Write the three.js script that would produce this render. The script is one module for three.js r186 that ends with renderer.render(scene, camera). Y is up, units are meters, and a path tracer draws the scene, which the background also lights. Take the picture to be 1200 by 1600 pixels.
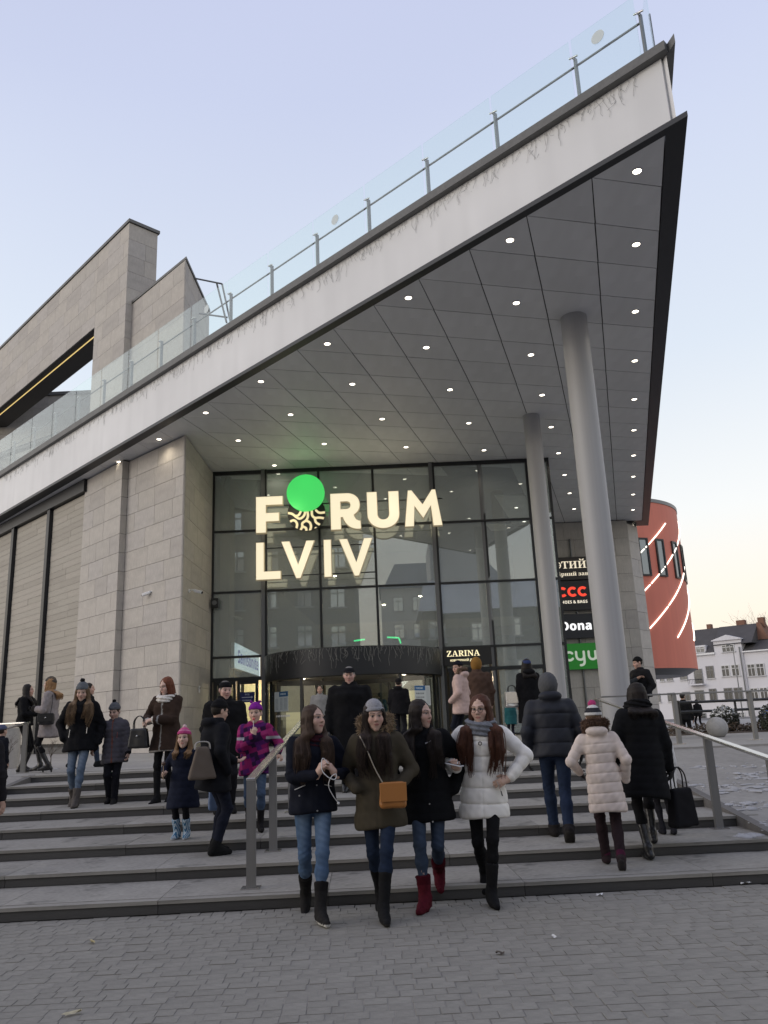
import * as THREE from 'three';
import { mergeGeometries, mergeVertices } from 'three/addons/utils/BufferGeometryUtils.js';
import { RoundedBoxGeometry } from 'three/addons/geometries/RoundedBoxGeometry.js';
import { RectAreaLightUniformsLib } from 'three/addons/lights/RectAreaLightUniformsLib.js';

// ---------------------------------------------------------------- camera, sky, sun, exposure
const scene = new THREE.Scene();
const camera = new THREE.PerspectiveCamera(65.49, 768 / 1024, 0.1, 900);
{
  const p = THREE.MathUtils.degToRad(14.73), r = THREE.MathUtils.degToRad(2.468);
  camera.position.set(0, 1.5, 0);
  const up = new THREE.Vector3(0, Math.cos(p), Math.sin(p));
  camera.up.set(Math.sin(r), 0, 0).addScaledVector(up, Math.cos(r));
  camera.lookAt(0, 1.5 + Math.sin(p), -Math.cos(p));
}
const renderer = new THREE.WebGLRenderer({ antialias: true });
renderer.toneMapping = THREE.LinearToneMapping;
renderer.toneMappingExposure = 1.0;
renderer.shadowMap.enabled = true;
RectAreaLightUniformsLib.init();

// dusk sky: lavender overhead, pale blue lower down, warm cream along the horizon
{
  const W = 1024, H = 512, d = new Float32Array(W * H * 4);
  const stops = [[-90, .30, .29, .28], [-3, .42, .40, .38], [0, 1.05, .90, .68], [6, 1.06, .97, .83], [13, .96, .98, .98], [24, .765, .845, .955], [42, .605, .665, .87], [65, .51, .54, .775], [90, .47, .50, .73]];
  const glow = new THREE.Vector3(-0.93, 0.05, 0.28).normalize();
  for (let j = 0; j < H; j++) {
    const el = ((j + .5) / H - .5) * 180;
    let k = 0; while (k < stops.length - 2 && el > stops[k + 1][0]) k++;
    const a = stops[k], b = stops[k + 1], t = Math.min(1, Math.max(0, (el - a[0]) / (b[0] - a[0])));
    for (let i = 0; i < W; i++) {
      const az = ((i + .5) / W - .5) * 2 * Math.PI, ce = Math.cos(el * Math.PI / 180);
      const x = Math.cos(az) * ce, y = Math.sin(el * Math.PI / 180), z = Math.sin(az) * ce;
      const g = el > -2 ? Math.pow(Math.max(0, x * glow.x + y * glow.y + z * glow.z), 3) : 0;
      const o = (j * W + i) * 4;
      const n = 1 + .012 * Math.sin(az * 3 + el * .11) + .01 * Math.sin(az * 7.3 - el * .23);
      d[o] = (a[1] + (b[1] - a[1]) * t) * n + g * .75; d[o + 1] = (a[2] + (b[2] - a[2]) * t) * n + g * .60; d[o + 2] = (a[3] + (b[3] - a[3]) * t) * n + g * .45; d[o + 3] = 1;
    }
  }
  const sky = new THREE.DataTexture(d, W, H, THREE.RGBAFormat, THREE.FloatType);
  sky.mapping = THREE.EquirectangularReflectionMapping; sky.magFilter = THREE.LinearFilter; sky.minFilter = THREE.LinearFilter; sky.wrapS = THREE.RepeatWrapping;
  sky.needsUpdate = true;
  scene.background = sky; scene.environment = sky;
}
// the afterglow of a sun that has just gone, low on the left: very soft
const sun = new THREE.DirectionalLight(new THREE.Color(1, .93, .85), 0.75);
sun.position.set(-93, 24, 28);
sun.castShadow = true; sun.shadow.radius = 60; sun.shadow.mapSize.set(2048, 2048);
Object.assign(sun.shadow.camera, { left: -50, right: 50, top: 50, bottom: -50, near: 1, far: 300 });
scene.add(sun); scene.add(sun.target);

// ---------------------------------------------------------------- helpers
function rng(seed) { let a = seed >>> 0; return () => { a = a + 0x6D2B79F5 | 0; let t = Math.imul(a ^ a >>> 15, 1 | a); t = t + Math.imul(t ^ t >>> 7, 61 | t) ^ t; return ((t ^ t >>> 14) >>> 0) / 4294967296; }; }
const R = rng(7);
const used = {};
function numbered(n) { if (!(n in used)) { used[n] = 0; return n; } used[n]++; return n + '_' + String(used[n]).padStart(3, '0'); }
function tag(o, label, category, group, kind) { if (label) o.userData.label = label; if (category) o.userData.category = category; if (group) o.userData.group = group; if (kind) o.userData.kind = kind; return o; }
function thing(name, label, category, group, pos = [0, 0, 0], turn = 0) {
  const o = new THREE.Group(); o.name = numbered(name); o.position.set(...pos); o.rotation.y = turn; scene.add(o);
  return tag(o, label, category, group);
}
function structure(name, geo, mat, parent) { const m = mesh(name, geo, mat, parent || scene); if (!parent) m.userData.kind = 'structure'; return m; }
function mesh(name, geo, mat, parent) {
  const m = new THREE.Mesh(geo, mat); m.name = parent === scene ? numbered(name) : name; m.castShadow = m.receiveShadow = true; parent.add(m); return m;
}
function group(name, parent) { const g = new THREE.Group(); g.name = name; parent.add(g); return g; }
// moves a group's origin without moving what is in it
function rebase(g, x, y, z) { g.position.set(x, y, z); for (const c of g.children) { c.position.x -= x; c.position.y -= y; c.position.z -= z; } return g; }
const UNIT = new THREE.BoxGeometry(1, 1, 1);
function box(name, parent, mat, cx, cy, cz, sx, sy, sz, turn = 0) {
  const m = mesh(name, UNIT, mat, parent); m.position.set(cx, cy, cz); m.scale.set(sx, sy, sz); m.rotation.y = turn; return m;
}
// a box standing along the plan line a->b (x, z), front face on the line, going back by t to the left of a->b when t > 0
function seg(name, parent, mat, a, b, y0, y1, t, off = 0) {
  const dx = b[0] - a[0], dz = b[1] - a[1], L = Math.hypot(dx, dz), nx = dz / L, nz = -dx / L;
  const m = box(name, parent, mat, (a[0] + b[0]) / 2 + nx * (off + t / 2), (y0 + y1) / 2, (a[1] + b[1]) / 2 + nz * (off + t / 2), L, y1 - y0, Math.abs(t), -Math.atan2(dz, dx));
  return m;
}
function boxGeo(cx, cy, cz, sx, sy, sz, turn = 0) { const g = new THREE.BoxGeometry(sx, sy, sz); if (turn) g.rotateY(turn); g.translate(cx, cy, cz); return g; }
// tube along points, n sides
function tube(pts, r, n = 6, closed = false, segs) { return new THREE.TubeGeometry(new THREE.CatmullRomCurve3(pts.map(p => new THREE.Vector3(...p)), closed, 'centripetal'), segs || Math.max(2, pts.length * 3), r, n, closed); }
function bar(a, b, r, n = 8, r2 = r) {
  const A = new THREE.Vector3(...a), B = new THREE.Vector3(...b), L = A.distanceTo(B), g = new THREE.CylinderGeometry(r2, r, L, n);
  g.translate(0, L / 2, 0); g.applyQuaternion(new THREE.Quaternion().setFromUnitVectors(new THREE.Vector3(0, 1, 0), B.clone().sub(A).normalize())); g.translate(...a); return g;
}
// polygon (x, z) as a flat slab from y0 up to y1
function slabGeo(poly, y0, y1) {
  const s = new THREE.Shape(poly.map(p => new THREE.Vector2(p[0], -p[1])));
  const g = new THREE.ExtrudeGeometry(s, { depth: y1 - y0, bevelEnabled: false }); g.rotateX(-Math.PI / 2); g.translate(0, y0, 0);
  return planarUV(g);
}
// uv in metres picked by the way each face points
function planarUV(g0) {
  const g = g0.index ? g0.toNonIndexed() : g0; const p = g.attributes.position, uv = new Float32Array(p.count * 2); g.computeVertexNormals(); const n = g.attributes.normal;
  for (let i = 0; i < p.count; i++) {
    const ax = Math.abs(n.getX(i)), ay = Math.abs(n.getY(i)), az = Math.abs(n.getZ(i));
    if (ay > ax && ay > az) { uv[2 * i] = p.getX(i); uv[2 * i + 1] = p.getZ(i); } else if (ax > az) { uv[2 * i] = p.getZ(i); uv[2 * i + 1] = p.getY(i); } else { uv[2 * i] = p.getX(i); uv[2 * i + 1] = p.getY(i); }
  }
  g.setAttribute('uv', new THREE.BufferAttribute(uv, 2)); return g;
}
// tiling value noise
function noise2(seed) {
  const r = rng(seed), N = 64, t = new Float32Array(N * N); for (let i = 0; i < N * N; i++) t[i] = r();
  return (x, y, per) => {
    const xi = Math.floor(x), yi = Math.floor(y), fx = x - xi, fy = y - yi, sx = fx * fx * (3 - 2 * fx), sy = fy * fy * (3 - 2 * fy);
    const g = (a, b) => t[((b % per + per) % per % N) * N + ((a % per + per) % per % N)];
    return (g(xi, yi) * (1 - sx) + g(xi + 1, yi) * sx) * (1 - sy) + (g(xi, yi + 1) * (1 - sx) + g(xi + 1, yi + 1) * sx) * sy;
  };
}
function tex(w, h, fn, repeat) {
  const d = new Uint8Array(w * h * 4);
  for (let j = 0; j < h; j++) for (let i = 0; i < w; i++) { const c = fn(i / w, j / h), o = (j * w + i) * 4; if (typeof c === 'number') d[o] = d[o + 1] = d[o + 2] = Math.max(0, Math.min(255, c * 255)); else { d[o] = c[0] * 255; d[o + 1] = c[1] * 255; d[o + 2] = c[2] * 255; } d[o + 3] = 255; }
  const t = new THREE.DataTexture(d, w, h); t.magFilter = THREE.LinearFilter; t.minFilter = THREE.LinearMipmapLinearFilter; t.generateMipmaps = true; t.wrapS = t.wrapT = THREE.RepeatWrapping; if (repeat) t.repeat.set(...repeat); t.needsUpdate = true; return t;
}
const N1 = noise2(11), N2 = noise2(23), N3 = noise2(37);
const fbm = (N, u, v, f, oct = 4) => { let s = 0, a = .5, t = 0; for (let o = 0; o < oct; o++) { s += a * N(u * f, v * f, f); t += a; a *= .55; f = Math.min(64, f * 2); } return s / t; };
const C = (r, g, b) => new THREE.Color().setRGB(r, g === undefined ? r : g, b === undefined ? r : b);
function mat(c, rough = .8, extra = {}) { const m = new THREE.MeshStandardMaterial({ color: c, roughness: rough, ...extra }); return m; }
function phys(o) { return new THREE.MeshPhysicalMaterial(o); }
function canvasTex(w, h, draw) { const cv = document.createElement('canvas'); cv.width = w; cv.height = h; draw(cv.getContext('2d'), w, h); const t = new THREE.CanvasTexture(cv); t.colorSpace = THREE.SRGBColorSpace; return t; }

// grain maps (multiply the base colour)
const grainTex = tex(512, 512, (u, v) => { const a = fbm(N1, u, v, 4, 5), b = N2(u * 64, v * 64, 64), c = N3(u * 24, v * 24, 24); return .62 + .3 * a + .12 * (b - .5) + .08 * (c - .5); });
const stoneTex = tex(512, 256, (u, v) => { const a = fbm(N2, u, v, 3, 5), s = fbm(N3, u * 5, v * .7, 6, 3), b = N1(u * 60, v * 40, 60); return .74 + .2 * (a - .5) + .16 * (s - .5) + .06 * (b - .5); });
const treadTex = tex(512, 512, (u, v) => { const a = fbm(N1, u, v, 3, 5), b = N2(u * 64, v * 64, 64), b2 = N3(u * 61, v * 59, 61), st = fbm(N3, u, v * .5, 5, 4), sp = Math.max(0, fbm(N2, u, v, 9, 3) - .62) * 2.2; return .80 + .26 * (a - .5) + .16 * (b - .5) + .1 * (b2 - .5) + .16 * (st - .5) - sp * .6; });
const streakTex = tex(512, 512, (u, v) => { const a = fbm(N1, u, v, 2, 4), s = N2(u * 40, v * 3, 40), s2 = N3(u * 13, v * 2, 13); return .86 + .12 * (a - .5) + .05 * (s - .5) + .06 * (s2 - .5); });
const bumpTex = tex(256, 256, (u, v) => .5 + .35 * (fbm(N3, u, v, 8, 5) - .5) + .2 * (N1(u * 64, v * 64, 64) - .5));
const woodTex = tex(256, 64, (u, v) => .82 + .14 * (N1(u * 6, v * 30, 30) - .5) + .14 * (fbm(N2, u * 2, v, 3, 4) - .5));
function withMap(m, t, rx = 1, ry = 1) { const c = t.clone(); c.repeat.set(rx, ry); c.needsUpdate = true; m.map = c; return m; }
// ---------------------------------------------------------------- ground, steps, ramps
const T = 0.872, RISE = 0.109, TREAD = 0.94, D0 = 7.44, YAW = THREE.MathUtils.degToRad(2.04);
const M = {};
M.far = withMap(mat(C(.20, .19, .18), .95), grainTex, 1 / 6, 1 / 6);
M.joint = withMap(mat(C(.32, .30, .265), .95), grainTex, 1, 1);
M.paver = [.265, .275, .257, .285, .27].map((v, i) => withMap(mat(C(v * 1.07, v * 1.02, v * .89), .9), grainTex, .5 + i * .13, .5 + i * .09));
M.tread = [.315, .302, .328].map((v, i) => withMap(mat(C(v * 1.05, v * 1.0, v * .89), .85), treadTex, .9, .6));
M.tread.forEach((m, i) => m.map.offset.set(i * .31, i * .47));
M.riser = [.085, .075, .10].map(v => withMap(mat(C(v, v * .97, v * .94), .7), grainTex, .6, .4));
M.ramp = withMap(mat(C(.34, .325, .30), .92, { bumpMap: bumpTex, bumpScale: .006 }), grainTex, .35, .35);
M.terrace = withMap(mat(C(.39, .375, .35), .9), grainTex, .3, .3);
M.kerb = withMap(mat(C(.17, .16, .15), .85), grainTex, .7, .7);

structure('ground', slabGeo([[-450, 450], [450, 450], [450, -450], [-450, -450]], -.4, -.06), M.far);
const pavement = structure('pavement', slabGeo([[-30, 26], [34, 26], [34, -7.2], [-30, -7.2]], -.058, -.0035), M.joint);
{
  // pavers: rows parallel to the bottom step
  const rows = [], h = .055, dep = .104, gap = .005, widths = [.105, .135, .175];
  const geos = widths.map(w => { const g = new RoundedBoxGeometry(w - gap, h, dep - gap, 1, .003); return g; });
  const r = rng(91), th = YAW, cs = Math.cos(th), sn = Math.sin(th), all = [];
  for (let k = 0; k < 34; k++) {
    const zl = -(D0 - .075) + dep * (k + .0);
    const half = 1.1 + (-zl) * .62;
    let x = -half - r() * .2;
    while (x < half) {
      const wi = r() < .25 ? 0 : r() < .55 ? 1 : 2, w = widths[wi], xc = x + w / 2;
      all.push({ wi, x: xc * cs + zl * sn, z: -xc * sn + zl * cs, d: zl, y: -h / 2 + (r() - .5) * .005, t: th + (r() - .5) * .006, rx: (r() - .5) * .008, m: Math.floor(r() * 5) });
      x += w;
    }
  }
  // those nearest the viewer that are in frame are parts; the rest is one mass
  const inFrame = p => Math.abs(p.x) < -p.z * .49 + .05 && p.z < -4.35;
  all.sort((a, b) => (inFrame(b) - inFrame(a)) || (b.z - a.z));
  const near = all.slice(0, 300), rest = all.slice(300);
  for (const p of near) { const m = mesh('brick', geos[p.wi], M.paver[p.m], pavement); m.position.set(p.x, p.y, p.z); m.rotation.set(p.rx, p.t, 0); }
  const o = new THREE.Object3D();
  const stuff = group('paving_bricks', pavement); stuff.userData.kind = 'stuff';
  for (let wi = 0; wi < 3; wi++) for (let mi = 0; mi < 5; mi++) {
    const l = rest.filter(p => p.wi === wi && p.m === mi), im = new THREE.InstancedMesh(geos[wi], M.paver[mi], l.length);
    im.name = 'paving_bricks'; im.userData.kind = 'stuff'; im.receiveShadow = true;
    l.forEach((p, i) => { o.position.set(p.x, p.y, p.z); o.rotation.set(p.rx, p.t, 0); o.updateMatrix(); im.setMatrixAt(i, o.matrix); });
    stuff.add(im);
  }
}
// broad steps, built in their own slightly turned frame
const steps = new THREE.Group(); steps.name = 'steps'; steps.rotation.y = YAW; steps.userData.kind = 'structure'; scene.add(steps);
const treadY = k => k * RISE, frontZ = k => -(D0 + (k - 1) * TREAD);
{
  const r = rng(5);
  const rb = new RoundedBoxGeometry(1, 1, 1, 1, .004);
  for (let k = 1; k <= 8; k++) {
    const x0 = k < 3 ? -14 : -5.7, x1 = k < 3 ? 15 : 4.35, z = frontZ(k), y = treadY(k);
    const dep = k === 8 ? .62 : TREAD;
    let x = x0;
    while (x < x1 - .05) {
      let L = 1.35 + r() * .35; if (x1 - x - L < .7) L = x1 - x;
      const g = .005, mi = Math.floor(r() * 3), ri = Math.floor(r() * 3);
      if (k === 1) {
        box('nosing_strip', steps, M.tread[mi], x + L / 2, y - .016, z + .012 - .035, L - g, .03, .062);
        box('nosing_strip', steps, M.tread[(mi + 1) % 3], x + L / 2, y - .017, z - .075, L - g, .03, .05);
        box('tread_slab', steps, M.tread[mi], x + L / 2, y - .015, z - .107 - (dep - .12) / 2, L - g, .03, dep - .12);
      } else box('tread_slab', steps, M.tread[mi], x + L / 2, y - .015 + (r() - .5) * .002, z + .012 - dep / 2, L - g, .03, dep - .004);
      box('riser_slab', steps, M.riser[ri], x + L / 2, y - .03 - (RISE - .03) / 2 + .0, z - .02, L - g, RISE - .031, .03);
      x += L;
    }
  }
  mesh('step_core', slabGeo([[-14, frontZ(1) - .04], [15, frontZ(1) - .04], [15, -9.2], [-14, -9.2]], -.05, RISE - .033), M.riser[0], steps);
}
// terrace in front of and around the building
const terrace = structure('terrace', slabGeo([[-60, -14.05], [-6.15, -14.05], [-6.15, -14.63], [3.75, -14.95], [3.75, -14.05], [60, -14.4], [60, -25.7], [7.2, -25.7], [7.2, -64], [-60, -64]], -.2, T - .001), M.terrace);
structure('lower_yard', slabGeo([[7.2, -25.7], [60, -25.7], [60, -80], [7.2, -80]], -.2, .3), M.terrace);
// ramps to both sides, from the second step up to the terrace
{
  const ramp = (x0, x1, name) => {
    const z0 = -(D0 + TREAD) - .01, z1 = -14.15, y0 = 2 * RISE - .001, y1 = T;
    const g = new THREE.BufferGeometry(), v = [], quad = (a, b, c, d) => v.push(...a, ...b, ...c, ...a, ...c, ...d);
    const A = [x0, y0, z0], B = [x1, y0, z0], Cc = [x1, y1, z1], D = [x0, y1, z1], lo = p => [p[0], -.1, p[2]];
    quad(A, B, Cc, D); quad(lo(A), lo(B), B, A); quad(lo(B), lo(Cc), Cc, B); quad(lo(D), lo(A), A, D); quad(lo(Cc), lo(D), D, Cc);
    g.setAttribute('position', new THREE.Float32BufferAttribute(v, 3)); const p = structure(name, planarUV(g), M.ramp); p.rotation.y = YAW; return p;
  };
  ramp(4.2, 15, 'ramp'); ramp(-14, -5.62, 'ramp');
  const kerb = (xa, xb) => {
    const g = new THREE.BufferGeometry(), w = .1, z0 = -(D0 + TREAD) - .05, z1 = -14.2, y0 = 2 * RISE, y1 = T, h = .022, v = [], quad = (a, b, c, d) => v.push(...a, ...b, ...c, ...a, ...c, ...d);
    const A = [xa, y0 + h, z0], B = [xa + w, y0 + h, z0], Cc = [xb + w, y1 + h * .4, z1], D = [xb, y1 + h * .4, z1], lo = p => [p[0], p[1] - .3, p[2]];
    quad(A, B, Cc, D); quad(lo(A), lo(B), B, A); quad(lo(B), lo(Cc), Cc, B); quad(lo(D), lo(A), A, D);
    g.setAttribute('position', new THREE.Float32BufferAttribute(v, 3)); const p = structure('kerb', planarUV(g), M.kerb); p.rotation.y = YAW; return p;
  };
  kerb(4.06, 4.3); kerb(-5.64, -5.64);
}
// ---------------------------------------------------------------- the shopping centre
const HC = 10.66;
M.stone = [[.56, .525, .475], [.59, .55, .495], [.53, .495, .455], [.575, .54, .50], [.605, .565, .51]].map((c, i) => withMap(mat(C(...c), .78, { bumpMap: bumpTex, bumpScale: .0015 }), stoneTex, .7 + .12 * i, .8 + .1 * i));
M.stone.forEach((m, i) => m.map.offset.set(i * .37, i * .21));
M.gap = mat(C(.05), .9);
M.white = withMap(mat(C(.80, .80, .80), .6), streakTex, .12, .3);
M.coping = withMap(mat(C(.17, .17, .165), .65), grainTex, .5, .5);
M.darkMetal = mat(C(.022, .024, .028), .45, { metalness: .3 });
M.frame = mat(C(.03, .032, .034), .4, { metalness: .4 });
M.greyMetal = mat(C(.17, .175, .18), .4, { metalness: .5 });
M.soffit = [.70, .675, .72].map((v, i) => withMap(mat(C(v * .985, v * 1.0, v * 1.01), .55), streakTex, .3, .3));
M.column = withMap(mat(C(.40, .40, .41), .5), streakTex, 2, .2);
M.plank = [[.40, .37, .315], [.43, .395, .34], [.375, .345, .295], [.415, .385, .33]].map((c, i) => withMap(mat(C(...c), .7), woodTex, 1 + i * .2, 1));
M.glass = phys({ color: C(.86, .92, .92), roughness: .0, transmission: 1, thickness: 0, ior: 1.8, metalness: .25 });
M.clear = phys({ color: C(.90, .96, .94), roughness: .0, transmission: 1, thickness: 0, ior: 1.7 });
M.steel = mat(C(.56, .55, .54), .26, { metalness: .95 });
M.railGlass = phys({ color: C(.92, .97, .955), roughness: .0, transmission: 1, thickness: 0, ior: 1.5 });
M.steelDull = withMap(mat(C(.27, .265, .255), .5, { metalness: .55 }), streakTex, 1, 1);
M.black = mat(C(.012), .5);
M.offwhite = mat(C(.7), .6);

const mall = thing('shopping_centre', 'modern stone and glass shopping centre with a large pointed white canopy', 'building');
const aDir = [-.6995, -.7147], nF = [-.7147, .6995]; // along the fascia to the left; out of it
const TIP = [5.12, -10.74];
const FP = (t, off) => [TIP[0] + aDir[0] * t + nF[0] * off, TIP[1] + aDir[1] * t + nF[1] * off];
const RB = [.2775, -.9607]; // along the right canopy edge, to the back

// --- soffit: rhombic panels between the two families of joints
{
  const can = group('canopy', mall);
  const nb = [.9607, .2775], nc = [.2402, .9707], SB = .40, SC = -10.88, S = 1.24;
  const det = nb[0] * nc[1] - nb[1] * nc[0];
  const fromBC = (b, c) => [(b * nc[1] - nb[1] * c) / det, (nb[0] * c - nc[0] * b) / det];
  const L = (i, j) => fromBC(SB + i * S, SC + j * S);
  // convex limits: [nx, nz, d] keep n.p <= d
  const P0 = L(0, 0), P1 = L(-10, -10);
  let fdir = [P1[0] - P0[0], P1[1] - P0[1]]; const fl = Math.hypot(...fdir); fdir = fdir.map(v => v / fl);
  const fn = [fdir[1], -fdir[0]]; // points out (towards the front left)
  const sgn = (fn[0] * nF[0] + fn[1] * nF[1]) > 0 ? 1 : -1; const FN = [fn[0] * sgn, fn[1] * sgn];
  const lim = [[FN[0], FN[1], FN[0] * P0[0] + FN[1] * P0[1]], [nb[0], nb[1], 1.61], [0, -1, 39.55], [-1, 0, 40]];
  const clip = (poly, [nx, nz, d]) => { const out = []; for (let i = 0; i < poly.length; i++) { const p = poly[i], q = poly[(i + 1) % poly.length], a = nx * p[0] + nz * p[1] - d, b = nx * q[0] + nz * q[1] - d; if (a <= 0) out.push(p); if ((a < 0 && b > 0) || (a > 0 && b < 0)) { const t = a / (a - b); out.push([p[0] + (q[0] - p[0]) * t, p[1] + (q[1] - p[1]) * t]); } } return out; };
  const area = p => { let s = 0; for (let i = 0; i < p.length; i++) { const q = p[(i + 1) % p.length]; s += p[i][0] * q[1] - q[0] * p[i][1]; } return s / 2; };
  const r = rng(3), sharedG = new Map();
  for (let i = -24; i < 2; i++) for (let j = -24; j < 2; j++) {
    let poly = [L(i, j), L(i + 1, j), L(i + 1, j + 1), L(i, j + 1)];
    const cx = (poly[0][0] + poly[2][0]) / 2, cz = (poly[0][1] + poly[2][1]) / 2;
    // leave out what lies over rooms
    if (cz < -29.2 && cx < 5.6 && cx > -11) continue;
    if (cx < -7 && (cx + 6.24) * -nF[0] + (cz + 23.94) * -nF[1] > 1.8) continue;
    for (const l of lim) { poly = clip(poly, l); if (poly.length < 3) break; }
    if (poly.length < 3 || Math.abs(area(poly)) < .03) continue;
    const mx = poly.reduce((s, p) => s + p[0], 0) / poly.length, mz = poly.reduce((s, p) => s + p[1], 0) / poly.length;
    // shrink by the half joint
    const sh = poly.map(p => { const dx = p[0] - mx, dz = p[1] - mz, d = Math.hypot(dx, dz); const k = Math.max(.2, (d - .018) / d); return [dx * k, dz * k]; });
    const key = sh.map(p => p.map(v => v.toFixed(3)).join()).join(';'); let g = sharedG.get(key);
    if (!g) { g = slabGeo(area(sh) < 0 ? sh.slice().reverse() : sh, 0, .03); sharedG.set(key, g); }
    const m = mesh('soffit_panel', g, M.soffit[Math.floor(r() * 3)], can); m.position.set(mx, HC + (r() - .5) * .003, mz); m.rotation.x = (r() - .5) * .0015;
  }
  // dark edging: slabs below the panels' level by a little, along the fascia and along the right edge
  const A = FP(-.0, 0), FAR = FP(64, 0), RC = [TIP[0] + RB[0] * 30.25, TIP[1] + RB[1] * 30.25];
  const inF = P0, inT = (() => { // inner tip: fascia inner line meets right inner line
    const b = 1.62; const t = (b - (nb[0] * P0[0] + nb[1] * P0[1])) / (nb[0] * -fdir[0] + nb[1] * -fdir[1]); return [P0[0] - fdir[0] * t, P0[1] - fdir[1] * t]; })();
  const inFar = [P0[0] + fdir[0] * 62, P0[1] + fdir[1] * 62], inR = [inT[0] + RB[0] * 28.6, inT[1] + RB[1] * 28.6];
  mesh('edging', slabGeo([A, FAR, inFar, inT], HC - .012, HC + .085), M.darkMetal, can);
  mesh('edging', slabGeo([A, inT, inR, [6.2, inR[1]], [6.2, RC[1]], RC], HC - .012, HC + .085), M.darkMetal, can);
  mesh('soffit_backing', slabGeo([[A[0] - .25, A[1] - .6], FP(63, -.4), [-11, -60], [RC[0] - .4, RC[1] - .1]], HC + .034, HC + .08), M.gap, can);
  // white fascia, set back from the edging, slightly deeper towards the left; right side the same height
  const fa = (t0, t1, off, ya0, ya1, yb0, yb1, th, mt, name) => {
    const a = FP(t0, off), b = FP(t1, off), c = FP(t1, off - th), d = FP(t0, off - th), g = new THREE.BufferGeometry(), v = [];
    const q = (p, r2, s, u) => v.push(...p, ...r2, ...s, ...p, ...s, ...u);
    const P = (p, y) => [p[0], y, p[1]];
    q(P(b, yb0), P(a, ya0), P(a, ya1), P(b, yb1)); q(P(a, ya1), P(d, ya1), P(c, yb1), P(b, yb1)); q(P(d, ya0), P(c, yb0), P(c, yb1), P(d, ya1)); q(P(a, ya0), P(b, yb0), P(c, yb0), P(d, ya0)); q(P(a, ya0), P(d, ya0), P(d, ya1), P(a, ya1)); q(P(c, yb0), P(b, yb0), P(b, yb1), P(c, yb1));
    g.setAttribute('position', new THREE.Float32BufferAttribute(v, 3)); const gg = planarUV(g); const uv = gg.attributes.uv, pp = gg.attributes.position;
    for (let i = 0; i < uv.count; i++) { if (Math.abs(gg.attributes.normal.getY(i)) < .5) uv.setXY(i, Math.hypot(pp.getX(i) - TIP[0], pp.getZ(i) - TIP[1]), pp.getY(i)); }
    return mesh(name, gg, mt, can);
  };
  fa(.35, 64, -.172, HC + .09, 12.12, HC + .09, 13.08, .1, M.white, 'fascia');
  fa(.2, 64, -.032, 12.125, 12.30, 13.085, 13.35, .3, M.coping, 'coping');
  // right-hand side of the canopy
  const nFb = nF[0] * nb[0] + nF[1] * nb[1];
  // the point that lies f behind the fascia edge and e in from the right edge, s further back along the right edge
  const tipAt = (f, e, s2 = 0) => { const d2 = nF[0] * nb[1] - nF[1] * nb[0]; return [TIP[0] + (-f * nb[1] + nF[1] * e) / d2 + RB[0] * s2, TIP[1] + (-nF[0] * e + nb[0] * f) / d2 + RB[1] * s2]; };
  mesh('fascia', slabGeo([tipAt(.17, .134), tipAt(.17, .134, 30), tipAt(.17, .5, 30), tipAt(.6, .5)], HC + .09, 12.119), M.white, can);
  mesh('coping', slabGeo([tipAt(.03, .0), tipAt(.03, .0, 30), tipAt(.03, .6, 30), tipAt(.7, .6)], 12.122, 12.296), M.coping, can);
  mesh('roof_deck', slabGeo([FP(2, -.9), FP(63, -.9), [-20, -60], [RC[0] - .6, RC[1]]], 12.02, 12.11), M.coping, can);
  // --- recessed downlights
  const ring = new THREE.TorusGeometry(.084, .011, 8, 24); ring.rotateX(Math.PI / 2);
  const disc = new THREE.CylinderGeometry(.076, .076, .012, 24);
  M.lampGlow = mat(C(.9, .85, .75), .5, { emissive: C(1, .90, .74), emissiveIntensity: 6 });
  M.ringWhite = mat(C(.6), .4);
  const spots = [[.62, .25], [.62, -1.4]];
  for (let j = -3.5; j > -24; j -= 2) spots.push([.62, j + .06]);
  for (let i = -1.5; i > -20; i -= 2) { spots.push([i + .17, i - .14]); for (let j = i - 2; j > -24; j -= 2) spots.push([i, j]); }
  for (const [i, j] of spots) {
    const p = L(i, j);
    if (p[1] < -39.3 || p[0] < -19.5 || (p[1] < -27.9 && p[0] < 5.8 && p[0] > -10.9) || (p[0] < -5 && (p[0] + 6.24) * -nF[0] + (p[1] + 23.94) * -nF[1] > -.3) ) continue;
    if (p[1] < -38.1 && p[0] > 8 && p[0] < 12.2) continue;
    const d = group('downlight', can); d.position.set(p[0], HC - .006, p[1]);
    mesh('trim_ring', ring, M.ringWhite, d); const l = mesh('lamp_disc', disc, M.lampGlow, d); l.position.y = .002;
    const sp = new THREE.SpotLight(new THREE.Color(1, .88, .7), 2.6, 40, 1.25, .6, 2); sp.position.set(0, -.03, 0); sp.target.position.set(0, -5, 0); sp.castShadow = true; sp.shadow.radius = 4; d.add(sp); d.add(sp.target);
  }
}
// --- round columns
for (const [x, z, rad] of [[4.74, -17.33, .31], [4.79, -23.67, .26]]) {
  const g = new THREE.CylinderGeometry(rad, rad, HC - T + .05, 48, 1, false); const m = mesh('column', g, M.column, mall); m.position.set(x, (HC + T) / 2 + .02, z);
  const f = mesh('base_ring', new THREE.CylinderGeometry(rad + .02, rad + .02, .04, 48), M.greyMetal, m); f.position.y = -(HC - T) / 2 + .0;
}
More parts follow.
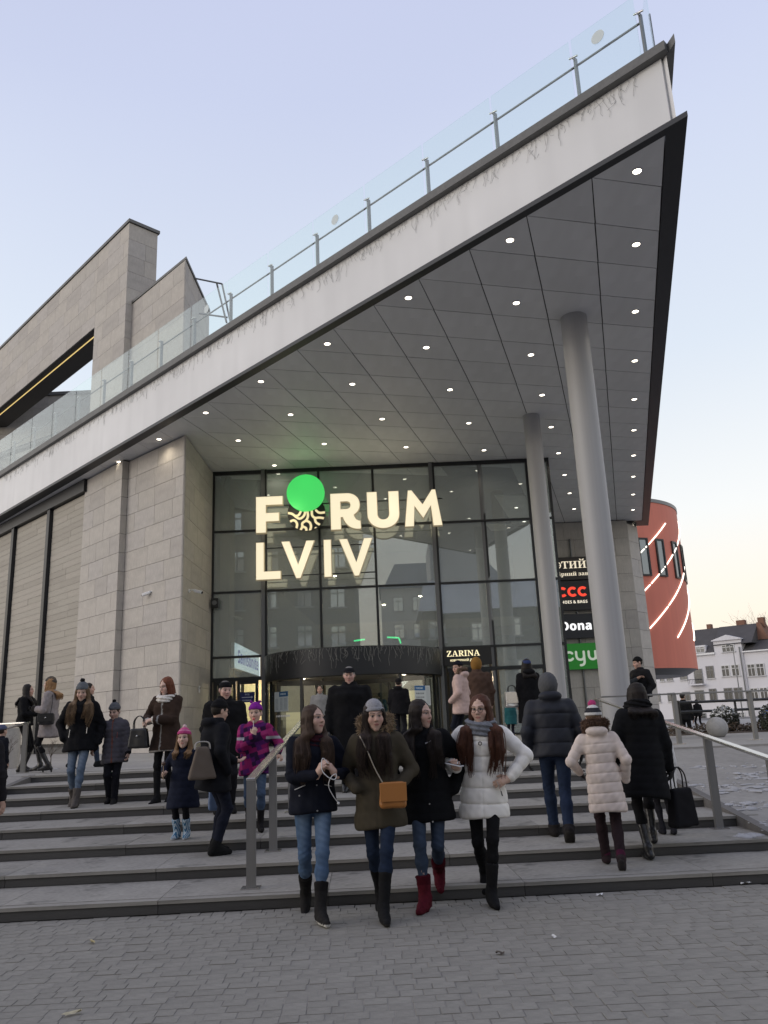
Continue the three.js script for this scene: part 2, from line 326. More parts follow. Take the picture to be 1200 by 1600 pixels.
// --- stone cladding: courses of panels with open joints, on plan lines
function cladding(parent, a, b, y0, y1, course, seed, opt = {}) {
  const r = rng(seed), dx = b[0] - a[0], dz = b[1] - a[1], L = Math.hypot(dx, dz), ux = dx / L, uz = dz / L, turn = -Math.atan2(dz, dx);
  const th = .04, g = opt.gap || .012, n = Math.max(1, Math.round((y1 - y0) / course)), ch = opt.exact ? course : (y1 - y0) / n, nx = uz, nz = -ux; // nx,nz: left of a->b
  const side = opt.side || 1, wid = opt.w || [1.0, 1.45];
  for (let k = 0; y1 - k * ch > y0 + .03; k++) {
    const top = y1 - k * ch, bot = Math.max(y0, top - ch); let s = 0, first = true;
    while (s < L - .01) {
      let w = first && L > 1.6 ? .45 + r() * 1.0 : wid[0] + r() * (wid[1] - wid[0]); first = false; if (L - s - w < .32) w = L - s;
      const c = s + w / 2, ox = side * nx * (th / 2) + (r() - .5) * .003, oz = side * nz * (th / 2);
      if (!opt.skip || !opt.skip(s, s + w, bot, top)) {
        const m = box('stone_panel', parent, M.stone[Math.floor(r() * 5)], a[0] + ux * c + ox, (bot + top) / 2, a[1] + uz * c + oz, w - g, top - bot - g, th, turn);
      }
      s += w;
    }
  }
}
{
  // left pier beside the glass front: oblique face, return to the glass, projecting pier
  const CP = [-6.24, -23.94], q = (t, off) => [CP[0] + aDir[0] * t + nF[0] * off, CP[1] + aDir[1] * t + nF[1] * off];
  const pier = group('stone_pier', mall);
  const A = q(3.45, .2), B = q(3.45, .43), D = q(6.44, .43), E = q(6.44, -.35);
  cladding(pier, A, CP, T, HC - .05, .645, 101);
  cladding(pier, CP, [-6.24, -27.98], T, HC - .05, .645, 102, { gap: .01 });
  cladding(pier, B, A, T, HC - .05, .645, 103);
  cladding(pier, D, B, T, HC - .05, .645, 104, { w: [.9, 1.3] });
  cladding(pier, E, D, T, HC - .05, .645, 105);
  mesh('pier_core', slabGeo([[-6.36, -24.25], [-6.36, -28.2], [-8.5, -30.5], q(6.38, -.3), q(6.38, .36), q(3.5, .36), q(3.5, .12)], T - .1, HC + .05), M.gap, pier);
  // wall of long thin planks between dark posts
  const wall = group('plank_wall', mall), W0 = [-10.9, -28.16], wd = [-.7059, -.7083], wn = [-.7083, .7059];
  const wp = (s, o) => [W0[0] + wd[0] * s + wn[0] * o, W0[1] + wd[1] * s + wn[1] * o];
  const posts = [3.25, 7.0, 10.75, 14.5, 18.25, 22, 25.75, 29.5]; let s0 = .0; const r = rng(55);
  const top = HC - .52;
  for (const sp of posts) {
    const s1 = sp - .16;
    for (let k = 0; ; k++) {
      const y1 = top - k * .235, y0 = y1 - .235; if (y0 < T + .2) break;
      const cut = (s1 - s0) * (.35 + r() * .35), split = r() < .4;
      const list = split ? [[s0, s0 + cut], [s0 + cut, s1]] : [[s0, s1]];
      for (const [u, v] of list) { const p = wp((u + v) / 2, -.03 + (r() - .5) * .008); box('plank', wall, M.plank[Math.floor(r() * 4)], p[0], (y0 + y1) / 2, p[1], v - u - .008, .228, .04, Math.PI - Math.atan2(wd[1], wd[0])); }
    }
    const p = wp(sp, .03); box('post', wall, M.darkMetal, p[0], (T + HC - .3) / 2, p[1], .26, HC - T - .35, .2, Math.PI - Math.atan2(wd[1], wd[0]));
    s0 = sp + .16;
  }
  let p = wp(14.8, .05); box('header_beam', wall, M.darkMetal, p[0], HC - .26, p[1], 29.6, .46, .24, Math.PI - Math.atan2(wd[1], wd[0]));
  p = wp(14.8, -.02); box('plinth', wall, M.riser[2], p[0], T + .11, p[1], 29.6, .22, .1, Math.PI - Math.atan2(wd[1], wd[0]));
  p = wp(14.8, -.16); box('wall_backing', wall, M.gap, p[0], (T + HC) / 2, p[1], 29.6, HC - T, .12, Math.PI - Math.atan2(wd[1], wd[0]));
  // stone block behind the right-hand column with the signs
  const blk = group('stone_block', mall);
  cladding(blk, [7.9, -38.3], [11.95, -38.3], T, HC - .04, .86, 201, { w: [.7, 1.3] });
  cladding(blk, [11.95, -38.3], [12.72, -39.2], T, HC - .2, .86, 202, { w: [.8, 1.3], gap: .014 });
  cladding(blk, [12.72, -39.2], [13.4, -46], T, HC + 1.2, .86, 203);
  mesh('block_core', slabGeo([[7.95, -38.4], [11.9, -38.4], [12.64, -39.25], [13.3, -46], [7.95, -46]], T - .1, HC + .3), M.gap, blk);
}
// --- stone portal and stair tower on the roof, far behind the balustrade
{
  const por = group('roof_portal', mall), off = -5, q = (t, o = 0) => FP(t, off + o);
  // front face from t=30.3 leftwards; opening from t=34 on
  const TY = 27.2, OY = 22.5, tr = 30.32;
  cladding(por, q(70), q(33.93), OY, TY - .2, .93, 301, { w: [1.5, 2.4], exact: true });
  cladding(por, q(33.93), q(tr), 12, TY - .2, .93, 302, { w: [1.2, 1.9], exact: true });
  cladding(por, q(tr), q(tr, -1.6), 12, TY - .2, .93, 303, { w: [2, 2.4], exact: true });
  seg('capping', por, M.coping, q(70, .06), q(tr - .08, .06), TY - .17, TY, 1.75);
  mesh('portal_core', slabGeo([q(70, -.08), q(tr + .06, -.08), q(tr + .06, -1.5), q(70, -1.5)], OY + .05, TY - .18), M.gap, por);
  mesh('portal_leg', slabGeo([q(33.88, -.08), q(tr + .06, -.08), q(tr + .06, -1.5), q(33.88, -1.5)], 12, OY + .06), M.gap, por);
  cladding(por, q(70), q(66), 12, OY, .93, 304, { w: [1.2, 1.9], exact: true }); mesh('portal_leg', slabGeo([q(70, -.08), q(66.05, -.08), q(66.05, -1.5), q(70, -1.5)], 12, OY + .06), M.gap, por);
  // dark underside of the beam with a warm light line
  const A = q(70, -.05), B = q(33.9, -.05), Cc = q(33.9, -1.55), D = q(70, -1.55);
  mesh('beam_soffit', slabGeo([A, B, Cc, D], OY - .03, OY + .04), M.darkMetal, por);
  M.lineGlow = mat(C(.9, .7, .3), .5, { emissive: C(1, .72, .26), emissiveIntensity: .8 });
  seg('light_line', por, M.lineGlow, q(70, -.38), q(33.95, -.38), OY - .06, OY - .035, .05);
  // second, lower stone block
  const s2 = group('stair_tower', mall), TY2 = 22.6, t2 = 25.14;
  cladding(s2, q(30.3, -.35), q(t2, -.35), 12, TY2 - .15, .93, 311, { w: [1.2, 1.9], exact: true });
  const e2 = q(t2, -.35), e3 = [e2[0], e2[1] - 4.9]; cladding(s2, e2, e3, 12, TY2 - .15, .93, 312, { w: [1.4, 2], exact: true });
  const e4 = [e2[0], e2[1]], f0 = q(30.3, -.3); mesh('capping', slabGeo([f0, [e2[0] + .05, e2[1] + .06], [e3[0] + .05, e3[1]], [f0[0], e3[1] - 3]], TY2 - .13, TY2), M.coping, s2);
  mesh('tower_core', slabGeo([q(30.3, -.45), [e2[0] - .1, e2[1] - .2], [e3[0] - .1, e3[1] + .05], [f0[0], e3[1] - 2.9]], 12, TY2 - .14), M.gap, s2);
  // stone wing seen through the opening
  const wg = group('roof_wing', mall);
  cladding(wg, [-32, -52], [-19.5, -52], 12, 24.7, .93, 321, { w: [1.5, 2.3], exact: true });
  cladding(wg, [-19.5, -52], [-19.5, -58], 12, 24.7, .93, 322, { w: [1.5, 2.3], exact: true });
  mesh('capping', slabGeo([[-32, -51.9], [-19.4, -51.9], [-19.4, -58], [-32, -58]], 24.72, 24.95), M.coping, wg);
  mesh('wing_core', slabGeo([[-32, -52.1], [-19.6, -52.1], [-19.6, -57.9], [-32, -57.9]], 12, 24.7), M.gap, wg);
  // black steel lattice below the beam at the far left
  const st = group('steel_frame', mall), P = (t, y, o = -1) => { const p = q(t, o); return [p[0], y, p[1]]; };
  mesh('steel_member', bar(P(52, 12), P(52, 22), .35, 4), M.darkMetal, st);
  mesh('steel_member', bar(P(52, 20.2), P(43.5, 20.2, -3), .22, 4), M.darkMetal, st);
  mesh('steel_member', bar(P(51.5, 20), P(44.5, 15), .2, 4), M.darkMetal, st);
  mesh('steel_member', bar(P(51.5, 18.4), P(46.5, 13.6), .2, 4), M.darkMetal, st);
  mesh('steel_member', bar(P(51, 18.2), P(51, 13), .16, 4), M.darkMetal, st);
  // antenna bracket on the stair tower
  const br = group('steel_bracket', mall), e = [q(t2, -.35)[0] + .05, q(t2, -.35)[1] - 1.5], b2 = (dx, y, dz) => [e[0] + dx * .8, y + .9, e[1] + dz];
  for (const [u, v] of [[[0, 21.5, 0], [1.5, 21.5, -.6]], [[.15, 19.9, -.5], [1.75, 19.9, -1]], [[1.5, 21.5, -.6], [1.95, 19.5, -1.1]], [[1.2, 21.5, -.5], [1.7, 19.6, -1]], [[1.95, 19.5, -1.1], [2.4, 18.2, -1.4]], [[.5, 18.5, -1.2], [2.4, 18.2, -1.4]]]) mesh('bracket_bar', bar(b2(...u), b2(...v), .045, 6), M.greyMetal, br);
}
// --- glass front
{
  const fr = group('glass_front', mall), z = -28, xs = [-6.2, -4.4, -2.36, -.37, 1.76, 3.55, 5.3, 6.1], ys = [3.88, 6.15, 8.37, HC - .08];
  for (let i = 0; i < xs.length; i++) {
    const w = i === 1 || i === 4 ? .30 : i === 5 ? .24 : .085, d = i === 1 || i === 4 ? .3 : .14;
    if (w > .2) { box('mullion', fr, M.greyMetal, xs[i], (T + HC) / 2, z - .06, w * .42, HC - T, d); box('mullion', fr, M.frame, xs[i] + w * .36, (T + HC) / 2, z - .05, .07, HC - T, d * .8); }
    else box('mullion', fr, M.frame, xs[i], (T + HC) / 2, z - .03, w, HC - T, d);
  }
  for (const y of ys) box('transom', fr, M.frame, -.05, y, z - .028, 12.3, y > 10 ? .14 : .075, .15);
  const rows = [[3.88, 6.15], [6.15, 8.37], [8.37, HC - .08]]; const r = rng(77);
  for (const [y0, y1] of rows) for (let i = 0; i < xs.length - 1; i++) {
    const p = box('pane', fr, M.glass, (xs[i] + xs[i + 1]) / 2, (y0 + y1) / 2, z, xs[i + 1] - xs[i] - .04, y1 - y0 - .04, .012);
    p.rotation.x = (r() - .5) * .004; p.rotation.y = (r() - .5) * .006;
  }
  // door-height panes beside the revolving door
  for (const [x0, x1] of [[-6.15, -4.55], [1.95, 3.4], [3.7, 5.25]]) {
    box('pane', fr, M.glass, (x0 + x1) / 2, 3.5, z, x1 - x0, .68, .012);
  }
  box('transom', fr, M.frame, -5.3, 3.12, z - .02, 1.7, .12, .14);
  box('transom', fr, M.frame, 3.6, 3.12, z - .02, 3.3, .12, .14);
  // hinged door at the left with a warm lit pane, and one at the right
  for (const [x0, x1] of [[-6.1, -5.35], [-5.3, -4.58], [2.0, 2.72], [2.76, 3.42]]) {
    const d = group('door', fr);
    box('door_frame', d, M.frame, x0 + .05, (T + 3.06) / 2, z, .1, 3.06 - T, .07); box('door_frame', d, M.frame, x1 - .05, (T + 3.06) / 2, z, .1, 3.06 - T, .07);
    box('door_frame', d, M.frame, (x0 + x1) / 2, 3.0, z, x1 - x0 - .2, .12, .07); box('door_frame', d, M.frame, (x0 + x1) / 2, T + .1, z, x1 - x0 - .2, .2, .07);
    box('door_pane', d, M.clear, (x0 + x1) / 2, (T + 3.1) / 2, z, x1 - x0 - .2, 3.06 - T - .34, .012);
    mesh('door_handle', bar([x1 - .14, 1.6, z + .06], [x1 - .14, 2.4, z + .06], .015), M.steel, d);
  }
  box('pane', fr, M.glass, 4.48, 2.0, z, 1.5, 2.1, .012); box('pane', fr, M.glass, 5.7, 2.35, z, .75, 2.9, .012);
  // glass side wall behind the left-hand column
  seg('side_glass', fr, M.glass, [6.1, -28.05], [7.9, -38.2], T + .05, HC - .1, .02);
  seg('side_rail', fr, M.frame, [6.08, -28.05], [7.88, -38.2], HC - .1, HC + .02, .1);
}
// --- the hall behind the glass
{
  const hall = group('entrance_hall', mall);
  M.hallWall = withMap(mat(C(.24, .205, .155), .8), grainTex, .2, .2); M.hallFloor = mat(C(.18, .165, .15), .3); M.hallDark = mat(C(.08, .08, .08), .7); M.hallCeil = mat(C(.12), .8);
  box('hall_floor', hall, M.hallFloor, .5, T - .05, -36, 13.4, .11, 15.7);
  box('hall_ceiling', hall, M.hallCeil, .8, HC + .6, -36, 14.4, .2, 15.9);
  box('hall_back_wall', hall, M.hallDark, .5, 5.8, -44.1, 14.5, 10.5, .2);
  box('hall_side_wall', hall, M.hallWall, -5.9, 5.8, -36.3, .35, 10, 15.4);
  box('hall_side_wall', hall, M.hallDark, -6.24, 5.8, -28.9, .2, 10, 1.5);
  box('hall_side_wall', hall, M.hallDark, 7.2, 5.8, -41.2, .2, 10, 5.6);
  box('gallery', hall, M.hallWall, .5, 6.0, -41.5, 13.4, .45, 4.8);
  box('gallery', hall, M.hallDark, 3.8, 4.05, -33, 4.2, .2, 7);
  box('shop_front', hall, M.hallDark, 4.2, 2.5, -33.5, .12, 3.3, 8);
  // sloping beige flank of an escalator at the left
  { const s = new THREE.Shape([[0, 0], [5.6, 0], [0, 5.2]].map(p => new THREE.Vector2(...p))); const g = new THREE.ExtrudeGeometry(s, { depth: .5, bevelEnabled: false }); const m = mesh('escalator_flank', planarUV(g), M.hallWall, hall); m.position.set(-4.9, 2.0, -32.2); }
  for (const [x, w, h, y] of [[-3.2, 1.2, 1.9, 2.0], [-1.2, 1.5, 2.1, 2.1], [.8, 1.2, 2.0, 2.05], [-5.2, 1.0, 2.0, 2.05]]) {
    M.shopGlow = M.shopGlow || mat(C(.6, .5, .35), .6, { emissive: C(1, .76, .42), emissiveIntensity: .3 });
    box('lit_shop_window', hall, M.shopGlow, x, y, -43.9, w, h, .06);
  }
  M.shopGlow2 = mat(C(.6, .5, .3), .6, { emissive: C(1, .8, .42), emissiveIntensity: .5 }); box('lit_shop_window', hall, M.shopGlow2, -4.95, 2.2, -30.4, 1.1, 2.0, .06);
  for (const [x, y, z] of [[-3.6, 4.6, -38], [-1.0, 4.3, -39], [.9, 4.5, -37], [-.2, 7.2, -40], [-2.5, 8.4, -38], [1.6, 7.4, -39], [-4.6, 2.95, -29.4], [2.7, 2.95, -30.5]]) {
    const l = group('hall_lamp', hall); l.position.set(x, y, z); M.hallGlow = M.hallGlow || mat(C(.9), .5, { emissive: C(1, .8, .5), emissiveIntensity: 5 });
    mesh('lamp_disc', new THREE.CylinderGeometry(.09, .09, .03, 16), M.hallGlow, l); mesh('lamp_cap', new THREE.CylinderGeometry(.1, .1, .06, 16), M.black, l).position.y = .05; mesh('lamp_cord', bar([0, .07, 0], [0, Math.max(.2, (y < 5.7 ? 5.7 : HC + .4) - y), 0], .008, 5), M.black, l);
    const p = new THREE.PointLight(new THREE.Color(1, .78, .5), 4.5, 30, 2); p.position.set(0, -.08, 0); p.castShadow = true; p.shadow.radius = 4; l.add(p);
  }
  M.neon = mat(C(.1, .8, .3), .5, { emissive: C(.05, 1, .3), emissiveIntensity: 1.6 });
  const neon = group('neon_sign', hall);
  for (const [a, b] of [[[-1.6, 5.05, -36], [-1.1, 5.1, -36]], [[-.1, 5.15, -36], [.42, 5.1, -36]], [[.42, 5.1, -36], [.5, 4.85, -36]]]) mesh('neon_tube', bar(a, b, .035, 8), M.neon, neon);
}
rebase(mall, 0, T, -28);
// ---------------------------------------------------------------- roof balustrade
function prism4(P) { // 8 corners: bottom a b c d, top a b c d (each ring in order)
  const v = [], q = (a, b, c, d) => v.push(...P[a], ...P[b], ...P[c], ...P[a], ...P[c], ...P[d]);
  q(0, 1, 5, 4); q(1, 2, 6, 5); q(2, 3, 7, 6); q(3, 0, 4, 7); q(4, 5, 6, 7); q(3, 2, 1, 0);
  const g = new THREE.BufferGeometry(); g.setAttribute('position', new THREE.Float32BufferAttribute(v, 3)); return planarUV(g);
}
const copY = t => 12.30 + .72 * t / 44;
{
  const bal = thing('glass_balustrade', 'glass balustrade with steel posts along the top of the white canopy', 'balustrade');
  const ts = [.66, 2.0, 3.92, 5.84, 7.76, 9.7, 11.65, 13.65, 15.65, 17.7, 19.75, 21.85, 24, 26.2, 28.4, 30.7, 33, 35.4, 38, 41, 44, 47, 50, 53, 56, 59, 62];
  const py = t => 13.42 + .022 * t, gy = t => 13.72 + .026 * t;
  M.frost = mat(C(.62, .68, .68), .9);
  for (let i = 0; i < ts.length; i++) {
    const t = ts[i], a = FP(t, -.36), post = group('post', bal), turn = -Math.atan2(aDir[1], aDir[0]);
    box('post_bar', post, M.greyMetal, a[0], (copY(t) + py(t)) / 2, a[1], .035, py(t) - copY(t), .09, turn);
    const b = FP(t, -.24); mesh('fitting', bar([FP(t - .09, -.3)[0], py(t) - .03, FP(t - .09, -.3)[1]], [FP(t + .09, -.3)[0], py(t) + .01, FP(t + .09, -.3)[1]], .018, 6), M.steel, post);
    mesh('fitting', bar([a[0], py(t) - .06, a[1]], [b[0], py(t) - .06, b[1]], .014, 6), M.steel, post);
    if (i + 1 < ts.length) {
      const u = t + .03, v = ts[i + 1] - .03, P = (tt, o, y) => { const p = FP(tt, o); return [p[0], y, p[1]]; };
      const g = prism4([P(u, -.22, copY(u) + .03), P(v, -.22, copY(v) + .03), P(v, -.235, copY(v) + .03), P(u, -.235, copY(u) + .03), P(u, -.22, gy(u)), P(v, -.22, gy(v)), P(v, -.235, gy(v)), P(u, -.235, gy(u))]);
      const pane = mesh('glass_pane', g, M.railGlass, bal);
      mesh('handrail', bar(P(t, -.42, py(t) - .12), P(ts[i + 1], -.42, py(ts[i + 1]) - .12), .022, 8), M.greyMetal, bal);
      if ([0, 4, 7].includes(i)) { const d = new THREE.CylinderGeometry(.13, .13, .004, 28); d.rotateX(Math.PI / 2); const s = mesh('sticker', d, M.frost, pane), c = FP((u + v) / 2 + .1, -.215); s.position.set(c[0], copY(t) + 1.12, c[1]); s.rotation.y = Math.atan2(nF[0], nF[1]); }
    }
  }
  const e = FP(.5, -.36); mesh('handrail', bar([e[0], 13.3, e[1]], [e[0] + .02, 12.3, e[1] - .05], .022, 8), M.greyMetal, bal);
  { // return pane along the right side
    const p0 = FP(.45, -.24), p1 = [p0[0] + RB[0] * 2 - .1, p0[1] + RB[1] * 2]; seg('glass_pane', bal, M.railGlass, [p0[0], p0[1]], p1, 12.34, 13.74, .015); }
  const b = FP(20, -.3); rebase(bal, b[0], 12.4, b[1]);
}
// ---------------------------------------------------------------- light strings
function icicle(parent, name, top, n, lmin, lmax, rad, m, seed, dots) {
  const r = rng(seed), gs = [];
  for (let i = 0; i < n; i++) {
    const f = (i + r() * .9) / n, p = top(f), L = lmin + Math.pow(r(), 1.6) * (lmax - lmin) * (.5 + .5 * Math.abs(Math.sin(seed + f * 5))), pts = []; let x = 0, o = 0;
    for (let k = 0; k <= 5; k++) { pts.push([p[0] + p[3] * x, p[1] - L * k / 5, p[2] + p[4] * x]); x += (r() - .5) * .1; }
    gs.push(tube(pts, rad, 3, false, 6));
    if (dots) for (let k = 1; k <= Math.floor(L / .13); k++) { const s = new THREE.TetrahedronGeometry(rad * 2.2); const q = pts[Math.min(5, Math.round(k / (L / .13) * 5))]; s.translate(q[0], p[1] - k * .13, q[2]); gs.push(s.index ? s.toNonIndexed() : s); }
    if (r() < .35) { const q = pts[2]; gs.push(tube([q, [q[0] + p[3] * (r() - .5) * .25, q[1] - .05 - r() * .14, q[2] + p[4] * (r() - .5) * .25], [q[0] + p[3] * (r() - .5) * .3, q[1] - .2 - r() * .1, q[2] + p[4] * (r() - .5) * .3]], rad, 3, false, 4)); }
  }
  return mesh(name, mergeGeometries(gs.map(g => { const k = g.index ? g.toNonIndexed() : g; k.deleteAttribute('uv'); return k; })), m, parent);
}
M.wire = mat(C(.27, .27, .265), .7); M.wireWhite = mat(C(.35, .35, .33), .6, { emissive: C(1, .95, .8), emissiveIntensity: .03 });
{
  const ls = thing('light_string', 'unlit icicle light string hanging along the white canopy fascia', 'light string');
  for (let k = 0; k < 15; k++) { const t0 = .8 + k * 2.02; icicle(ls, 'strand_section', f => { const t = t0 + f * 2.0, p = FP(t, -.15); return [p[0], 12.11 + .66 * t / 44, p[1], aDir[0], aDir[1]]; }, 30, .05, .55, .0029, M.wire, 500 + k).userData.kind = 'stuff'; }
  const b = FP(15, -.15); rebase(ls, b[0], 12.3, b[1]);
}
// ---------------------------------------------------------------- the big lit sign
{
  const sg = thing('letter_sign', 'large lit cream FORUM LVIV letters with a green disc on the glass front', 'sign', null, [-1.2, 6.38, -27.25]);
  M.letter = mat(C(.12, .11, .09), .6, { emissive: C(.97, .86, .60), emissiveIntensity: .98 });
  M.letterSide = mat(C(.42, .36, .25), .6, { emissive: C(.9, .72, .42), emissiveIntensity: .16 });
  M.greenGlow = mat(C(.02, .2, .05), .5, { emissive: C(.055, .60, .115), emissiveIntensity: 1 });
  const S = pts => new THREE.Shape(pts.map(p => new THREE.Vector2(p[0] + 1.2, p[1] - 6.38)));
  const put = (shape, name = 'letter', m = M.letter, z = 0, depth = .16) => mesh(name, new THREE.ExtrudeGeometry(shape, { depth, bevelEnabled: true, bevelSize: .018, bevelThickness: .018, bevelSegments: 2, curveSegments: 20 }), [m, M.letterSide], sg).position.z = z;
  const T0 = 8.06, T1 = 9.36;
  put(S([[-4.5, T0], [-4.16, T0], [-4.16, 8.46], [-3.7, 8.46], [-3.7, 8.76], [-4.16, 8.76], [-4.16, 9.06], [-3.57, 9.06], [-3.57, T1], [-4.5, T1]]));
  { // R with a round bowl and a curled foot
    const s = new THREE.Shape(), X = x => x + 1.2, Y = y => y - 6.38;
    s.moveTo(X(-1.87), Y(T0)); s.lineTo(X(-1.53), Y(T0)); s.lineTo(X(-1.53), Y(8.5)); s.lineTo(X(-1.45), Y(8.5)); s.bezierCurveTo(X(-1.36), Y(8.2), X(-1.15), Y(8.03), X(-.83), Y(8.06)); s.lineTo(X(-.84), Y(8.34)); s.bezierCurveTo(X(-.98), Y(8.34), X(-1.04), Y(8.45), X(-1.07), Y(8.57)); s.bezierCurveTo(X(-.9), Y(8.68), X(-.85), Y(8.8), X(-.85), Y(8.94)); s.bezierCurveTo(X(-.85), Y(9.2), X(-1.05), Y(T1), X(-1.3), Y(T1)); s.lineTo(X(-1.87), Y(T1)); s.closePath();
    const h = new THREE.Path(); h.moveTo(X(-1.53), Y(8.78)); h.lineTo(X(-1.36), Y(8.78)); h.bezierCurveTo(X(-1.2), Y(8.78), X(-1.17), Y(8.86), X(-1.17), Y(8.93)); h.bezierCurveTo(X(-1.17), Y(9.02), X(-1.22), Y(9.07), X(-1.36), Y(9.07)); h.lineTo(X(-1.53), Y(9.07)); h.closePath(); s.holes.push(h); put(s);
  }
  { const s = new THREE.Shape(), X = x => x + 1.2, Y = y => y - 6.38; s.moveTo(X(-.58), Y(T1)); s.lineTo(X(-.58), Y(8.56)); s.bezierCurveTo(X(-.58), Y(7.87), X(.53), Y(7.87), X(.53), Y(8.56)); s.lineTo(X(.53), Y(T1)); s.lineTo(X(.19), Y(T1)); s.lineTo(X(.19), Y(8.56)); s.bezierCurveTo(X(.19), Y(8.27), X(-.24), Y(8.27), X(-.24), Y(8.56)); s.lineTo(X(-.24), Y(T1)); s.closePath(); put(s); }
  put(S([[.72, T0], [1.02, T0], [1.08, 8.8], [1.37, 8.35], [1.66, 8.8], [1.72, T0], [2.02, T0], [1.84, T1], [1.72, T1], [1.37, 8.83], [1.0, T1], [.88, T1]]));
  const B0 = 6.40, B1 = 7.70;
  put(S([[-4.5, B0], [-3.66, B0], [-3.66, 6.67], [-4.24, 6.67], [-4.24, B1], [-4.5, B1]]));
  for (const x of [-3.045, -1.03]) put(S([[x - .07, B0], [x + .07, B0], [x + .57, B1], [x + .30, B1], [x, 6.86], [x - .30, B1], [x - .57, B1]]));
  put(S([[-2.14, B0], [-1.9, B0], [-1.9, B1], [-2.14, B1]]));
  // green disc in front of a disc printed with a branching pattern
  const gd = new THREE.CylinderGeometry(.665, .665, .14, 56); gd.rotateX(Math.PI / 2); const g = mesh('green_disc', gd, M.greenGlow, sg); g.position.set(-2.73 + 1.2, 9.40 - 6.38, .3);
  const pat = canvasTex(512, 512, (c, w) => {
    c.fillStyle = '#0a0a0a'; c.fillRect(0, 0, w, w); c.strokeStyle = '#f2e3b8'; c.lineCap = 'round'; c.lineJoin = 'round'; c.lineWidth = 34;
    const L = pts => { c.beginPath(); c.moveTo(...pts[0]); for (let i = 1; i < pts.length; i++) { const [a, b] = pts[i - 1], [x, y] = pts[i]; c.quadraticCurveTo(a, b, (a + x) / 2, (b + y) / 2); } c.lineTo(...pts[pts.length - 1]); c.stroke(); };
    L([[0, 250], [60, 260], [100, 300], [150, 290], [175, 240]]); L([[20, 380], [70, 350], [110, 370], [130, 420], [110, 480]]); L([[100, 300], [150, 340], [190, 330], [230, 290], [240, 230]]);
    L([[170, 500], [200, 450], [190, 400], [250, 370], [280, 310], [270, 240]]); L([[250, 370], [300, 390], [320, 450], [300, 510]]); L([[330, 240], [330, 300], [370, 340], [430, 330], [510, 350]]);
    L([[370, 340], [380, 400], [430, 430]]); L([[390, 230], [430, 270], [510, 262]]); L([[200, 450], [250, 470], [250, 510]]); L([[380, 480], [410, 490]]);
  });
  M.pattern = mat(C(.3), .6, { map: pat, emissive: C(.95, .92, .85), emissiveMap: pat, emissiveIntensity: .9 });
  const pd = new THREE.CylinderGeometry(.665, .665, .14, 56); pd.rotateX(Math.PI / 2); 
  const pdm = mesh('patterned_disc', pd, M.black, sg); pdm.position.set(-2.73 + 1.2, 8.72 - 6.38, .08); mesh('disc_print', new THREE.CircleGeometry(.655, 56), M.pattern, pdm).position.z = .074;
  // carrier rails
  for (const y of [6.55, 7.55, 8.25, 9.1]) box('carrier_rail', sg, M.frame, (y < 8 ? -1.3 : 0), y - 6.38, -.12, (y < 8 ? 4.2 : 6.6), .035, .05);
  for (const [x, y, col, p] of [[-2, 2.4, C(1, .88, .62), 1.2], [1.4, 2.4, C(1, .88, .62), 1.2], [-2, .7, C(1, .88, .62), 1.0], [-1.53, 3.4, C(.1, 1, .25), .15]]) { const l = new THREE.PointLight(col, p, 30, 2); l.position.set(x, y, .75); l.castShadow = true; l.shadow.radius = 12; sg.add(l); }
}
